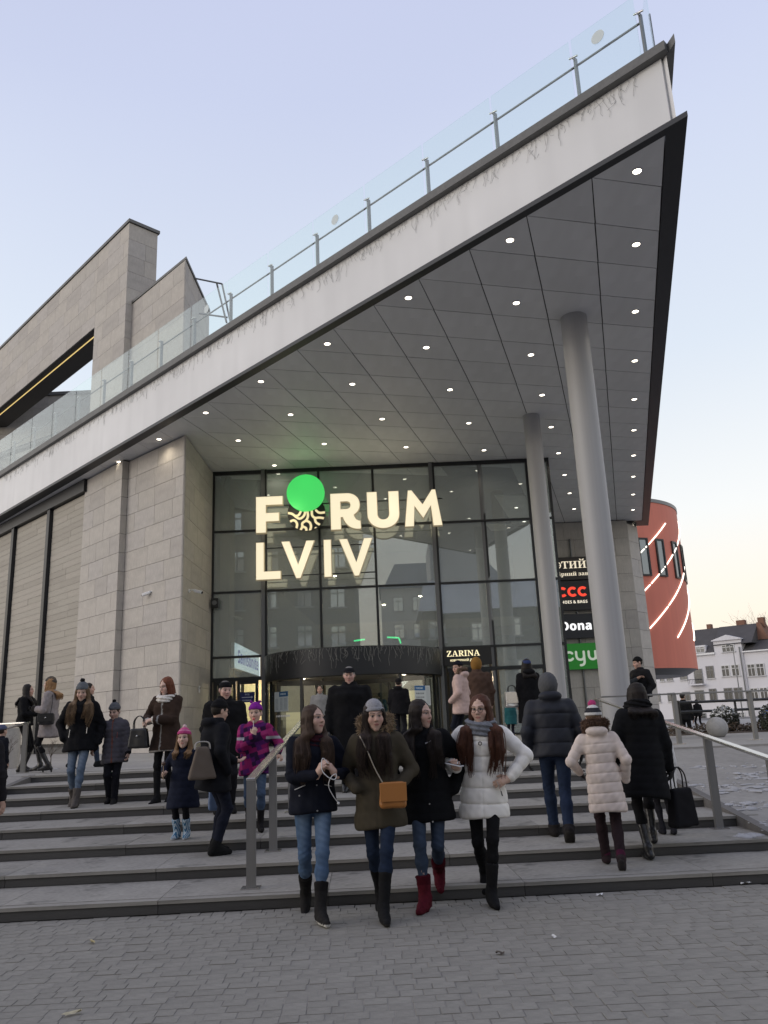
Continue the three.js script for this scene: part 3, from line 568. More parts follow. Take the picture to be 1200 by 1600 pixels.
// ---------------------------------------------------------------- revolving door
{
  const cx = -1.28, cz = -28.1, R0 = 3.05, y0 = 2.93, y1 = 3.82;
  const rd = thing('revolving_door', 'large dark revolving door with curved glass and a drum canopy', 'revolving door', null, [cx, T, cz]);
  const drum = mesh('drum_canopy', new THREE.LatheGeometry([[R0 - .35, y0 - T], [R0 - .02, y0 - T], [R0, y0 - T + .02], [R0, y1 - T - .02], [R0 - .02, y1 - T], [.1, y1 - T + .01], [.1, y1 - T - .1], [R0 - .35, y0 - T + .25], [R0 - .35, y0 - T]].map(p => new THREE.Vector2(...p)), 72), M.darkMetal, rd);
  mesh('drum_ceiling', new THREE.CylinderGeometry(R0 - .33, R0 - .33, .05, 48), mat(C(.3), .6), rd).position.y = y0 - T + .12;
  M.doorLamp = mat(C(.9), .5, { emissive: C(1, .85, .6), emissiveIntensity: 4 });
  for (const a of [.3, 1.2, 2.0, 2.8]) { const l = mesh('ceiling_lamp', new THREE.CylinderGeometry(.07, .07, .02, 16), M.doorLamp, rd); l.position.set(Math.cos(a) * 1.8, y0 - T + .08, Math.sin(a) * 1.8); const p = new THREE.PointLight(new THREE.Color(1, .85, .62), .5, 20, 2); p.position.set(0, -.06, 0); p.castShadow = true; l.add(p); }
  // curved glass to both sides of the opening; angle from +x towards +z (the front)
  const arc = (a0, a1, n) => { for (let k = 0; k < n; k++) { const s = a0 + (a1 - a0) * k / n, e = a0 + (a1 - a0) * (k + 1) / n; const g = new THREE.CylinderGeometry(R0 - .1, R0 - .1, y0 - T - .1, 10, 1, true, Math.PI / 2 - e, e - s); const m = mesh('curved_pane', g, M.clear, rd); m.position.y = (y0 - T) / 2; mesh('frame_post', boxGeo(Math.cos(s) * (R0 - .1), (y0 - T) / 2, Math.sin(s) * (R0 - .1), .07, y0 - T, .1, -s), M.frame, rd); mesh('frame_post', boxGeo(Math.cos(e) * (R0 - .1), (y0 - T) / 2, Math.sin(e) * (R0 - .1), .07, y0 - T, .1, -e), M.frame, rd); const bg = new THREE.CylinderGeometry(R0 - .08, R0 - .08, .14, 10, 1, true, Math.PI / 2 - e, e - s); mesh('kick_rail', bg, M.frame, rd).position.y = .07; } };
  arc(-.2, 1.02, 2); arc(2.12, 3.35, 2);
  for (const a of [.55, .55 + Math.PI * 2 / 3, .55 + Math.PI * 4 / 3]) {
    const leaf = group('door_leaf', rd); leaf.rotation.y = -a; box('leaf_pane', leaf, M.clear, R0 / 2 - .1, (y0 - T) / 2, 0, R0 - .5, y0 - T - .3, .012);
    for (const x of [.08, R0 / 2 - .1, R0 - .28]) box('leaf_frame', leaf, M.frame, x, (y0 - T) / 2, 0, .1, y0 - T - .04, .06); for (const y of [.12, y0 - T - .08]) box('leaf_frame', leaf, M.frame, R0 / 2 - .1, y, 0, R0 - .4, .16, .062);
  }
  // notices and a row of round stickers on the curved glass
  const note = canvasTex(256, 256, (c, w, h) => { c.fillStyle = '#b9c2c6'; c.fillRect(0, 0, w, h); c.fillStyle = '#14507e'; c.fillRect(90, 0, w - 90, 66); c.fillStyle = '#dfe9ef'; c.font = 'bold 30px sans-serif'; c.fillText('FORUM', 110, 44); c.fillStyle = '#52616a'; for (let y = 90; y < 240; y += 15) { c.fillRect(16, y, 58, 4); c.fillRect(104, y, 50, 4); c.fillRect(176, y, 60, 4); } });
  const note2 = canvasTex(256, 256, (c, w, h) => { c.fillStyle = '#d4dadb'; c.fillRect(0, 0, w, h); c.fillStyle = '#1b64a0'; c.fillRect(0, 0, 176, 62); c.fillStyle = '#e8f2f8'; c.font = 'bold 32px sans-serif'; c.fillText('FORUM', 18, 44); c.fillStyle = '#333c42'; c.font = 'bold 26px sans-serif'; ['10:00-22:00', '10:00-22:00', '08:00-23:00'].forEach((s, i) => c.fillText(s, 12, 110 + i * 50)); c.fillStyle = '#9aa4a8'; for (let y = 20; y < 240; y += 14) c.fillRect(188, y, 56, 4); });
  M.note = mat(C(.8), .6, { map: note }); M.note2 = mat(C(.85), .6, { map: note2 }); M.dot = mat(C(.7), .6);
  for (const [a, m, w] of [[2.42, M.note, .78], [.72, M.note2, .78]]) {
    const n = mesh('notice', new RoundedBoxGeometry(w, .62, .01, 1, .003), m, rd); n.position.set(Math.cos(a) * (R0 - .04), 1.38, Math.sin(a) * (R0 - .04)); n.rotation.y = Math.PI / 2 - a;
    for (let k = 0; k < 8; k++) { const d = new THREE.CylinderGeometry(.035, .035, .006, 14); d.rotateX(Math.PI / 2); const aa = a + (k - 3.5) * .034, o = mesh('round_sticker', d, M.dot, rd); o.position.set(Math.cos(aa) * (R0 - .07), .93, Math.sin(aa) * (R0 - .07)); o.rotation.y = Math.PI / 2 - aa; }
  }
  const ds = thing('light_string', 'white icicle light string hanging round the drum of the revolving door', 'light string');
  for (let k = 0; k < 6; k++) icicle(ds, 'strand_section', f => { const a = 3.05 - (k + f) * .485; return [cx + Math.cos(a) * (R0 + .03), y1 - .03, cz + Math.sin(a) * (R0 + .03), -Math.sin(a), Math.cos(a)]; }, 18, .06, .75, .0028, M.wireWhite, 700 + k, true).userData.kind = 'stuff';
  rebase(ds, cx, y1, cz);
}
// ---------------------------------------------------------------- signs on and in the building
function signBoard(name, label, w, h, d, pos, turn, tx, glow, side = M.black, glowCol = C(1)) {
  const g = new RoundedBoxGeometry(w - .02, h - .02, d - .02, 1, .01); const s = thing(name, label, 'sign', null, pos, turn);
  mesh('sign_box', new RoundedBoxGeometry(w, h, d, 1, .01), side, s);
  const f = mesh('sign_face', new THREE.PlaneGeometry(w - .03, h - .03), mat(C(.5), .5, { map: tx, emissive: glowCol, emissiveMap: tx, emissiveIntensity: glow }), s); f.position.z = d / 2 + .004; return s;
}
{
  const X = 9.3, W = 3.3, z = -38.15;
  const t1 = canvasTex(1024, 384, (c, w, h) => { c.fillStyle = '#14110f'; c.fillRect(0, 0, w, h); c.fillStyle = '#efe2c8'; c.textAlign = 'left'; c.font = 'bold 172px serif'; c.fillText('ТИЙ', 252, 190, 380); c.font = 'bold 88px serif'; c.fillText('лірний завод', 142, 318, 640); c.strokeStyle = '#efe2c8'; c.lineWidth = 14; c.beginPath(); c.arc(182, 132, 58, 0, 7); c.stroke(); c.lineWidth = 9; for (let k = 0; k < 6; k++) { c.beginPath(); c.moveTo(182 + 18 * Math.cos(k), 132 + 18 * Math.sin(k)); c.lineTo(182 + 52 * Math.cos(k * 1.05), 132 + 58 * Math.sin(k * 1.05)); c.stroke(); } });
  signBoard('shop_sign', 'black sign with cream serif lettering, topmost of the signs on the stone wall', W, 1.12, .22, [X, 8.28, z], 0, t1, .9);
  const t2 = canvasTex(1024, 448, (c, w, h) => { c.fillStyle = '#0c0c0e'; c.fillRect(0, 0, w, h); c.lineWidth = 40; c.strokeStyle = '#ff4a34'; for (const x of [228, 381, 534]) { c.beginPath(); c.arc(x, 165, 58, .75, 5.53); c.stroke(); } c.fillStyle = '#f4ead6'; c.font = 'bold 62px sans-serif'; c.fillText('SHOES & BAGS', 165, 345, 445); });
  signBoard('shop_sign', 'black sign with three red letters C above SHOES & BAGS', W, 1.42, .22, [X, 6.96, z], 0, t2, .95);
  const t3 = canvasTex(1024, 384, (c, w, h) => { c.fillStyle = '#0b0d11'; c.fillRect(0, 0, w, h); c.fillStyle = '#ffffff'; c.font = '900 190px sans-serif'; c.textAlign = 'left'; c.fillText('Dona', 146, 255, 484); c.fillText("ld's", 640, 255); });
  signBoard('shop_sign', 'black sign with bold white lettering between the red lettered and the green sign', W, 1.16, .22, [X, 5.5, z], 0, t3, .95);
  const t4 = canvasTex(1024, 384, (c, w, h) => { c.fillStyle = '#1d7a22'; c.fillRect(0, 0, w, h); c.translate(58, 10); c.scale(.88, .9); c.strokeStyle = '#d8e4d0'; c.lineWidth = 40; c.lineCap = 'round'; c.lineJoin = 'round'; c.beginPath(); c.arc(205, 195, 66, .7, 5.5); c.stroke(); c.beginPath(); c.moveTo(320, 128); c.lineTo(320, 190); c.quadraticCurveTo(325, 258, 385, 258); c.quadraticCurveTo(445, 258, 448, 190); c.moveTo(448, 128); c.lineTo(448, 290); c.quadraticCurveTo(445, 350, 380, 350); c.stroke(); c.beginPath(); c.moveTo(530, 128); c.lineTo(530, 200); c.quadraticCurveTo(540, 258, 590, 258); c.quadraticCurveTo(640, 258, 642, 200); c.lineTo(642, 128); c.moveTo(642, 200); c.quadraticCurveTo(650, 258, 700, 258); c.quadraticCurveTo(755, 258, 757, 200); c.lineTo(757, 128); c.stroke(); });
  signBoard('shop_sign', 'green sign with rounded white lettering, lowest of the signs on the stone wall', W, 1.22, .22, [X, 4.08, z], 0, t4, .42, mat(C(.03, .2, .04), .5));
  const pole = thing('sign_pole', 'slim grey pole carrying the shop signs on the stone wall', 'pole', null, [X - .25, T, -38.24]);
  mesh('pole_tube', bar([0, 0, 0], [0, 8.9, 0], .05, 8), M.greyMetal, pole); for (const y of [2.9, 4.3, 5.6, 6.9]) mesh('pole_bracket', boxGeo(0, y, .02, .3, .06, .08), M.greyMetal, pole);
  const ts = canvasTex(1024, 256, (c, w, h) => { c.fillStyle = '#dfeef2'; c.fillRect(0, 0, w, h); c.fillStyle = '#26309c'; c.font = 'bold 190px sans-serif'; c.save(); c.translate(110, 195); c.scale(.86, 1); c.fillText('Samsonite', 0, 0); c.restore(); });
  signBoard('shop_sign', 'white lit sign with blue lettering on the wall inside the glass at the left', 5.7, .92, .12, [-5.62, 4.02, -31.6], Math.PI / 2, ts, .85, M.offwhite);
  const tz = canvasTex(1024, 384, (c, w, h) => { c.fillStyle = '#0d0d0d'; c.fillRect(0, 0, w, h); c.fillStyle = '#fff0c2'; c.font = 'bold 178px serif'; c.fillText('ZARINA', 60, 190); c.font = 'bold 66px sans-serif'; c.fillText('ЮВЕЛІРНИЙ ДІМ', 130, 300); });
  signBoard('shop_sign', 'dark sign with cream ZARINA lettering above the right hand glass door', 1.66, .62, .08, [2.66, 3.56, -27.86], 0, tz, 1.0);
  const te = canvasTex(256, 160, (c, w, h) => { c.fillStyle = '#1b2a6b'; c.fillRect(0, 0, w, h); c.fillStyle = '#c8cfe8'; c.font = 'bold 34px sans-serif'; c.fillText('ВХІД', 84, 46); c.fillRect(30, 76, 170, 12); c.beginPath(); c.moveTo(200, 62); c.lineTo(230, 82); c.lineTo(200, 102); c.fill(); c.font = 'bold 30px sans-serif'; c.fillText('ENTRANCE', 42, 142); });
  const es = thing('entrance_notice', 'small navy entrance notice with a white arrow on the left glass door', 'notice', null, [-4.95, 2.5, -27.94]);
  mesh('notice_plate', new RoundedBoxGeometry(.5, .34, .012, 1, .004), M.black, es); const nf = mesh('notice_face', new THREE.PlaneGeometry(.49, .33), mat(C(.8), .6, { map: te }), es); nf.position.z = .009;
  // warm shop behind the left door
  const tp = canvasTex(128, 256, (c, w, h) => { c.fillStyle = '#ccd3d2'; c.fillRect(0, 0, w, h); c.fillStyle = '#6d7a80'; c.fillRect(12, 14, 60, 16); for (let y = 48; y < 240; y += 14) c.fillRect(12, y, 90 - (y * 7) % 30, 4); });
  const ps = thing('paper_notice', 'white paper notice taped inside the right hand glass door', 'notice', null, [2.34, 2.35, -27.94]); mesh('paper_sheet', new RoundedBoxGeometry(.36, .75, .008, 1, .002), mat(C(.75), .7, { map: tp }), ps);
}
// security cameras and a horn speaker
{
  const cctv = (label, pos, turn, pitch) => { const c = thing('security_camera', label, 'camera', null, pos, turn); mesh('wall_plate', (() => { const g = new THREE.CylinderGeometry(.06, .06, .03, 16); g.rotateX(Math.PI / 2); return g; })(), M.offwhite, c); mesh('arm', tube([[0, 0, .01], [0, .02, .1], [0, 0, .18], [0, -.02, .2]], .022, 8), M.offwhite, c); const b = group('camera_head', c); b.position.set(0, -.02, .22); b.rotation.x = pitch; mesh('housing', new RoundedBoxGeometry(.1, .1, .3, 2, .03), M.offwhite, b).position.z = .1; mesh('lens', (() => { const g = new THREE.CylinderGeometry(.035, .04, .02, 16); g.rotateX(Math.PI / 2); return g; })(), M.black, b).position.z = .255; return c; };
  const f = Math.atan2(nF[0], nF[1]);
  cctv('white security camera on the front face of the left stone pier', [-7.36, 5.8, -25.07], f - .9, .3);
  cctv('white security camera on the side of the left stone pier facing the glass', [-6.22, 5.72, -24.75], Math.PI / 2 - .3, .3);
  const sp = thing('horn_speaker', 'small dark box speaker fixed beside the left edge of the glass', 'speaker', null, [-6.05, 5.75, -27.72]);
  mesh('speaker_box', new RoundedBoxGeometry(.26, .34, .2, 2, .02), M.frame, sp); const cone = new THREE.CylinderGeometry(.085, .05, .04, 24); cone.rotateX(Math.PI / 2); mesh('speaker_cone', cone, M.greyMetal, sp).position.z = .1; mesh('speaker_bracket', boxGeo(-.1, 0, -.16, .06, .06, .14), M.frame, sp);
  const ip = thing('wall_intercom', 'tiny white label plate on the stone pier near the left door', 'plate', null, [-6.19, 2.75, -26.2], Math.PI / 2); mesh('plate', new RoundedBoxGeometry(.1, .22, .03, 1, .008), M.offwhite, ip); mesh('plate_button', boxGeo(0, .03, .018, .04, .06, .012), M.black, ip);
}
// ---------------------------------------------------------------- handrails
{
  const flat = (a, b, w = .085, t = .028) => { const A = new THREE.Vector3(...a), B = new THREE.Vector3(...b), L = A.distanceTo(B), g = new RoundedBoxGeometry(w, t, L, 1, .006); const m = new THREE.Matrix4().lookAt(A, B, new THREE.Vector3(0, 1, 0)); g.applyMatrix4(m); g.translate((a[0] + b[0]) / 2, (a[1] + b[1]) / 2, (a[2] + b[2]) / 2); return g; };
  const post = (parent, x, y0, y1, z, turn = YAW) => { const p = box('post', parent, M.steelDull, x, (y0 + y1) / 2, z, .083, y1 - y0, .05, turn); const f = group('foot_plate', parent); mesh('plate', boxGeo(x, y0 + .006, z, .17, .012, .14, turn), M.steel, f); return p; };
  const lv = z => { const k = Math.min(8, Math.max(0, Math.floor((-z - D0) / TREAD + 1))); return k * RISE; };
  // middle handrail
  let h = thing('handrail', 'brushed steel handrail running up the middle of the steps', 'handrail');
  const A = [-1.33, .109 + .925, -7.72], B = [-1.36, T + .92, -14.3];
  const yAt = (z, a = A, b = B) => a[1] + (b[1] - a[1]) * (z - a[2]) / (b[2] - a[2]);
  mesh('top_rail', flat([A[0], A[1], A[2] + .03], B), M.steel, h);
  for (const z of [-7.72, -9.08, -10.7, -12.4, -14.25]) post(h, -1.33, lv(z + .03), yAt(z) - .012, z);
  rebase(h, -1.33, .109, -7.72);
  // right handrail with the level rail that continues along the terrace edge
  h = thing('handrail', 'brushed steel handrail along the right edge of the steps beside the ramp', 'handrail');
  const RA = [3.40, .1 + .92, -7.5], RBt = [3.78, T + .87, -15.2];
  mesh('top_rail', flat(RA, RBt), M.steel, h);
  post(h, 3.42, .109, yAt(-7.62, RA, RBt) - .012, -7.62); post(h, 3.51, .218, yAt(-9.32, RA, RBt) - .012, -9.32); post(h, 3.6, .436, yAt(-11.2, RA, RBt) - .012, -11.2); post(h, 3.78, T, T + .86, -15.2);
  rebase(h, 3.5, .218, -9.32);
  h = thing('terrace_railing', 'low steel railing along the edge of the terrace at the right', 'railing');
  const pts = [[3.88, -15.22], [5.22, -15.21], [6.85, -15.73], [8.6, -16.3], [10.4, -16.9], [12.2, -17.5]];
  for (let i = 0; i < pts.length - 1; i++) mesh('top_rail', flat([pts[i][0], T + .9, pts[i][1]], [pts[i + 1][0], T + .9, pts[i + 1][1]], .07, .03), M.steelDull, h);
  for (let i = 1; i < pts.length; i++) post(h, pts[i][0], T, T + .885, pts[i][1], .3);
  rebase(h, 5.22, T, -15.21);
  h = thing('handrail', 'brushed steel handrail and rails at the top left of the steps', 'handrail');
  post(h, -6.72, T, T + .87, -15.02); mesh('top_rail', flat([-6.68, T + .88, -15.02], [-7.0, T + .25, -10.2]), M.steel, h); mesh('top_rail', flat([-6.72, T + .88, -15.02], [-12.5, T + .88, -17.2]), M.steel, h); post(h, -9.6, T, T + .87, -16.1); post(h, -6.98, .45, T + .34, -10.9);
  rebase(h, -6.72, T, -15.02);
  // black railing further off
  h = thing('black_railing', 'black two bar railing standing on the terrace far behind the steel railing', 'railing');
  const bp = [[7.3, -21], [8.35, -24], [10.2, -24.5], [12.1, -25.0], [14, -25.5], [16, -26]];
  for (let i = 0; i < bp.length; i++) { mesh('post', bar([bp[i][0], T, bp[i][1]], [bp[i][0], T + .82, bp[i][1]], .035, 6), M.black, h); if (i) for (const y of [.53, .8]) mesh('bar', bar([bp[i - 1][0], T + y, bp[i - 1][1]], [bp[i][0], T + y, bp[i][1]], .04, 6), M.black, h); }
  rebase(h, 8.35, T, -24);
}
// ---------------------------------------------------------------- red drum building with light strips
{
  const cx = 13.5, cz = -52, Rr = 5.75, y0 = 3.8, y1 = 13.8;
  const rb = thing('red_building', 'red rounded building with slanting lines of light, raised above the ground', 'building', null, [cx, T, cz]);
  M.red = withMap(mat(C(.74, .225, .155), .65), streakTex, 6, 1);
  mesh('wall', new THREE.CylinderGeometry(Rr, Rr, y1 - y0, 96, 1, false), M.red, rb).position.y = (y0 + y1) / 2 - T;
  mesh('roof_edge', new THREE.CylinderGeometry(Rr + .04, Rr + .04, .22, 96), M.greyMetal, rb).position.y = y1 - T + .05;
  mesh('underside', new THREE.CylinderGeometry(Rr - .05, Rr - .7, .35, 96), M.greyMetal, rb).position.y = y0 - T - .17;
  mesh('support', new THREE.CylinderGeometry(2.4, 2.4, y0 - T, 32), M.darkMetal, rb).position.y = (y0 - T) / 2 - .1;
  const at = (deg, y, r = Rr) => { const a = deg * Math.PI / 180; return [Math.sin(a) * r, y - T, Math.cos(a) * r]; };
  M.winGlass = phys({ color: C(.25, .28, .3), roughness: .05, metalness: .6 });
  for (const th of [-25, -10.5, 4, 18.3, 31.2, 47, 62, 77]) {
    const w = group('window', rb); const p = at(th, 10.3, Rr - .02); w.position.set(...p); w.rotation.y = th * Math.PI / 180;
    box('window_pane', w, M.winGlass, 0, 0, .02, .5, 2.1, .06); for (const x of [-.3, .3]) box('window_frame', w, M.frame, x, 0, .04, .1, 2.3, .14); for (const y of [-1.1, 1.1]) box('window_frame', w, M.frame, 0, y, .04, .5, .1, .14);
  }
  M.strip = mat(C(.9), .5, { emissive: C(1, .90, .76), emissiveIntensity: 2.2 });
  const r = rng(66);
  for (const b of [15.05, 12.82, 10.59, 8.36, 6.13, 3.9, 1.67, -.56]) {
    let th = -70;
    while (th < 130) {
      const e = th + 9 + r() * 12, ya = b + .083 * (th - 16.7), yb = b + .083 * (e - 1 - 16.7);
      if (ya > 4.45 && yb < 13.6) { const pts = []; for (let k = 0; k <= 5; k++) { const q = th + (e - 1 - th) * k / 5; pts.push(at(q, b + .083 * (q - 16.7), Rr + .03)); } mesh('light_strip', tube(pts, .042, 6, false, 8), M.strip, rb); }
      th = e;
    }
  }
}
// ---------------------------------------------------------------- white town house at the right, far off
function houseWindow(parent, m, x, y0, y1, w, z, lights = 2) {
  const g = group('window', parent), h = y1 - y0; g.position.set(x, (y0 + y1) / 2, z);
  box('pane', g, m.pane, 0, 0, .02, w - .06, h - .06, .04);
  box('frame', g, m.frame, -w / 2, 0, .04, .12, h + .12, .1); box('frame', g, m.frame, w / 2, 0, .04, .12, h + .12, .1); box('frame', g, m.frame, 0, h / 2, .04, w - .12, .12, .1); box('sill', g, m.sill, 0, -h / 2 - .06, .1, w + .3, .12, .22);
  for (let k = 1; k < lights; k++) box('mullion', g, m.frame, -w / 2 + w * k / lights, 0, .05, .09, h - .12, .07);
  box('transom', g, m.frame, 0, h * .18, .052, w - .12, .09, .066); return g;
}
{
  const k = 1.316, turn = Math.atan2(-.66, .75), hs = thing('town_house', 'white three storey town house with dark roofs and brick chimneys beyond the railing', 'building', null, [40.33 * k, 0, -95 * k], -Math.atan2(-.66, .75));
  hs.rotation.y = Math.atan2(.66, -.75) + Math.PI; // local +x runs to the right and nearer
  const Y = y => 1.5 + (y - 1.5) * k, X = s => -s * k;
  M.houseWall = withMap(mat(C(.74, .73, .76), .85), streakTex, .2, .3); M.roofTile = withMap(mat(C(.085, .08, .08), .8), grainTex, .3, .3); M.brick = withMap(mat(C(.24, .125, .085), .9), grainTex, 1, 1);
  const wm = { pane: phys({ color: C(.06, .065, .07), roughness: .08, metalness: .2 }), frame: mat(C(.6), .7), sill: mat(C(.55), .8) }, dk = { ...wm, frame: mat(C(.2), .7) };
  const wall = (s0, s1, yt, name = 'wall', d = 8, zo = 0) => box(name, hs, M.houseWall, (X(s0) + X(s1)) / 2, (Y(yt) - .06) / 2, -d / 2 + zo, Math.abs(X(s1) - X(s0)), Y(yt) + .06, d);
  wall(13, 2.2, 7.75); wall(2.195, -.995, 9.1, 'wall', 8.3, .15); wall(-1.0, -9, 7.6, 'wall', 8, -.05);
  // gable of the middle bay
  { const s = new THREE.Shape([[X(2.35), Y(9.1)], [X(-1.1), Y(9.1)], [X(-1.1), Y(9.2)], [X(.57), Y(9.72)], [X(2.35), Y(9.2)]].map(p => new THREE.Vector2(...p))); const g = new THREE.ExtrudeGeometry(s, { depth: 8.6, bevelEnabled: false }); g.translate(0, 0, -8.15); mesh('gable', planarUV(g), M.houseWall, hs); }
  const roof = (s0, s1, ye, yr, name = 'roof') => mesh(name, prism4([[X(s0), Y(ye), .35], [X(s1), Y(ye), .35], [X(s1), Y(ye), -9], [X(s0), Y(ye), -9], [X(s0), Y(yr), -4], [X(s1), Y(yr), -4], [X(s1), Y(yr), -5], [X(s0), Y(yr), -5]]), M.roofTile, hs);
  const r1 = roof(13, 2.3, 7.78, 10.95), r3 = roof(2.3, -2.2, 8.6, 11.0), r2 = roof(-1.02, -9, 7.66, 9.3);
  box('cornice', hs, M.offwhite, (X(13) + X(2.2)) / 2, Y(7.72), .1, X(2.2) - X(13), .3, .5); box('cornice', hs, M.offwhite, (X(-1) + X(-9)) / 2, Y(7.6), .1, X(-9) - X(-1), .2, .5);
  { const g = prism4([[X(-2.2), Y(9), -3], [X(-3.4), Y(9), -3], [X(-3.4), Y(9), -7], [X(-2.2), Y(9), -7], [X(-2.2), Y(11.1), -3.4], [X(-2.6), Y(11), -3.4], [X(-2.6), Y(11), -6.6], [X(-2.2), Y(11.1), -6.6]]); mesh('brick_gable', g, M.brick, hs); }
  for (const [a, b, y] of [[3.84, 3.33, 11.35], [.25, -.74, 11.42], [-2.24, -2.94, 11.5]]) { const c = box('chimney', hs, M.brick, (X(a) + X(b)) / 2, Y(y) - .55, -4.5, Math.abs(X(b) - X(a)), 1.5, 1); }
  for (const [s0, s1, a, b, n, d] of [[1.26, -.14, 7.77, 8.53, 3], [4.37, 3.36, 7.98, 8.62, 2], [9.29, 8.84, 4.9, 5.88, 1, 1], [8.46, 7.75, 4.88, 5.84, 2, 1], [6.74, 5.91, 4.89, 5.9, 2, 1], [5.0, 4.05, 4.31, 6.0, 1, 1], [3.5, 2.66, 4.85, 6.25, 2, 1], [1.67, .79, 4.97, 6.2, 2], [.51, -.32, 4.95, 6.2, 2], [-1.24, -2.06, 4.8, 6.12, 2], [-2.22, -3.05, 4.78, 6.12, 2], [6.77, 5.89, 2.4, 3.4, 2, 1], [5.2, 4.2, 2.35, 3.5, 2, 1], [3.49, 2.7, 2.33, 3.6, 2, 1], [1.72, .83, 2.3, 3.58, 2, 1], [.6, -.3, 2.27, 3.56, 2, 1], [-1.17, -1.98, 2.18, 3.42, 2], [-2.23, -3.03, 2.16, 3.42, 2], [6.81, 5.82, -.1, .8, 2], [5.1, 4.3, .0, .84, 1, 1], [.6, -.18, -.1, .8, 2], [-4.6, -5.4, 4.8, 6.1, 2], [-4.6, -5.4, 2.2, 3.4, 2], [10.6, 10, 4.9, 5.9, 2, 1], [10.4, 9.6, 2.4, 3.4, 2, 1], [8.6, 7.8, 2.4, 3.4, 2, 1]]) houseWindow(hs, d ? dk : wm, (X(s0) + X(s1)) / 2, Y(a), Y(b), Math.abs(X(s1) - X(s0)), s0 < 2.2 && s1 > -1 ? .15 : 0, n);
  const bal = group('balcony', hs); box('slab', bal, M.houseWall, X(4.75), Y(4.2), .55, 2.3, .18, 1.1); for (let i = 0; i < 10; i++) mesh('baluster', bar([X(4.75) - 1.1 + i * .245, Y(4.25), 1.05], [X(4.75) - 1.1 + i * .245, Y(4.8), 1.05], .025, 4), M.black, bal); mesh('rail', bar([X(4.75) - 1.15, Y(4.82), 1.05], [X(4.75) + 1.15, Y(4.82), 1.05], .04, 4), M.black, bal);
  mesh('drainpipe', bar([X(-.75), 0, .4], [X(-.75), Y(8.2), .4], .1, 6), M.greyMetal, hs);
  box('dormer', hs, M.houseWall, X(3.86), Y(8.3), -.9, 1.7, 1.3, 1.8);
  box('awning', hs, mat(C(.03, .09, .32), .7), X(-3.6), Y(.72), .8, 3.4, .9, 1.4);
  const lp = thing('lamp_post', 'thin grey lamp post standing before the white town house', 'lamp post', null, [44.5, -.06, -105]); mesh('pole', bar([0, 0, 0], [0, 9.2, 0], .09, 8, .05), M.greyMetal, lp); mesh('lamp_arm', bar([0, 9.2, 0], [-.5, 9.3, .3], .05, 6), M.greyMetal, lp); mesh('lamp_head', boxGeo(-.7, 9.3, .4, .5, .12, .25), M.greyMetal, lp);
}
// ---------------------------------------------------------------- bare winter trees and shrubs
M.bark = mat(C(.10, .08, .065), .9);
function branchGeo(seed, H, spread, depth, r0, lean = 0) {
  const r = rng(seed), trunk = [], twigs = [];
  const grow = (p, d, L, rad, lev) => {
    const e = [p[0] + d[0] * L, p[1] + d[1] * L, p[2] + d[2] * L]; const g = bar(p, e, rad, lev < 2 ? 7 : 4, rad * .68); (lev < 1 ? trunk : twigs).push(g.toNonIndexed());
    if (lev >= depth) return; const n = lev === 0 ? 4 : 2 + Math.floor(r() * 2);
    for (let i = 0; i < n; i++) { const a = r() * 6.283, t = spread * (.5 + r() * .8), v = new THREE.Vector3(d[0] + Math.cos(a) * t, d[1] + (r() - .35) * t * .6 + .12, d[2] + Math.sin(a) * t).normalize(); const s = lev === 0 ? .75 + r() * .25 : .55 + r() * .45; const q = [p[0] + d[0] * L * s, p[1] + d[1] * L * s, p[2] + d[2] * L * s]; grow(q, [v.x, v.y, v.z], L * (.58 + r() * .25), rad * .6, lev + 1); }
  };
  grow([0, 0, 0], [lean, 1, 0], H * .33, r0, 0); return [mergeGeometries(trunk), mergeGeometries(twigs)];
}
function bareTree(name, label, group_, pos, H, seed, spread = .7, depth = 5, r0 = .16) { const t = thing(name, label, name.includes('shrub') ? 'shrub' : 'tree', group_, pos); const [a, b] = branchGeo(seed, H, spread, depth, r0); mesh('trunk', a, M.bark, t); tag(mesh('crown', b, M.bark, t), null, null, null, 'stuff'); return t; }
bareTree('bare_tree', 'bare winter tree rising behind the left end of the town house roof', null, [51, -.06, -150], 23, 21);
bareTree('bare_tree', 'bare winter tree rising behind the brick gable at the right edge', null, [69, -.06, -142], 24, 22);
// evergreen balls, low hedge, stone ball
function leafBall(name, label, pos, rad, squash, n, seed, m, snow) {
  const r = rng(seed), gs = [], sn = [], t = thing(name, label, 'shrub', null, pos);
  for (let i = 0; i < n; i++) { const u = r() * 2 - 1, a = r() * 6.283, q = Math.sqrt(1 - u * u), d = rad * (.72 + .3 * Math.sqrt(r())), g = new THREE.CircleGeometry(.03 + r() * .02, 5); g.scale(1, .55, 1); g.rotateX(r() * 6); g.rotateY(r() * 6); g.rotateZ(r() * 6); g.translate(q * Math.cos(a) * d, (u * d + rad) * squash, q * Math.sin(a) * d); g.deleteAttribute('uv'); (snow && u > .35 && r() < snow ? sn : gs).push(g.toNonIndexed()); }
  tag(mesh('foliage', mergeGeometries(gs), m, t), null, null, null, 'stuff'); if (sn.length) tag(mesh('snow_dusting', mergeGeometries(sn), M.snow, t), null, null, null, 'stuff'); mesh('stem', bar([0, 0, 0], [0, rad, 0], .03, 6), M.bark, t); return t;
}
M.snow = mat(C(.66, .68, .7), .85); M.leaf = mat(C(.055, .06, .045), .8); M.leafBrown = mat(C(.10, .075, .055), .85);
leafBall('evergreen_ball', 'dark clipped evergreen ball dusted with snow behind the pale stone ball', [8.42, T - .02, -21], .34, 1, 1500, 31, M.leaf, .6);
leafBall('evergreen_ball', 'dark clipped evergreen ball by the right end of the steel railing', [9.35, T - .02, -20.3], .34, 1, 1300, 32, M.leaf, .25);
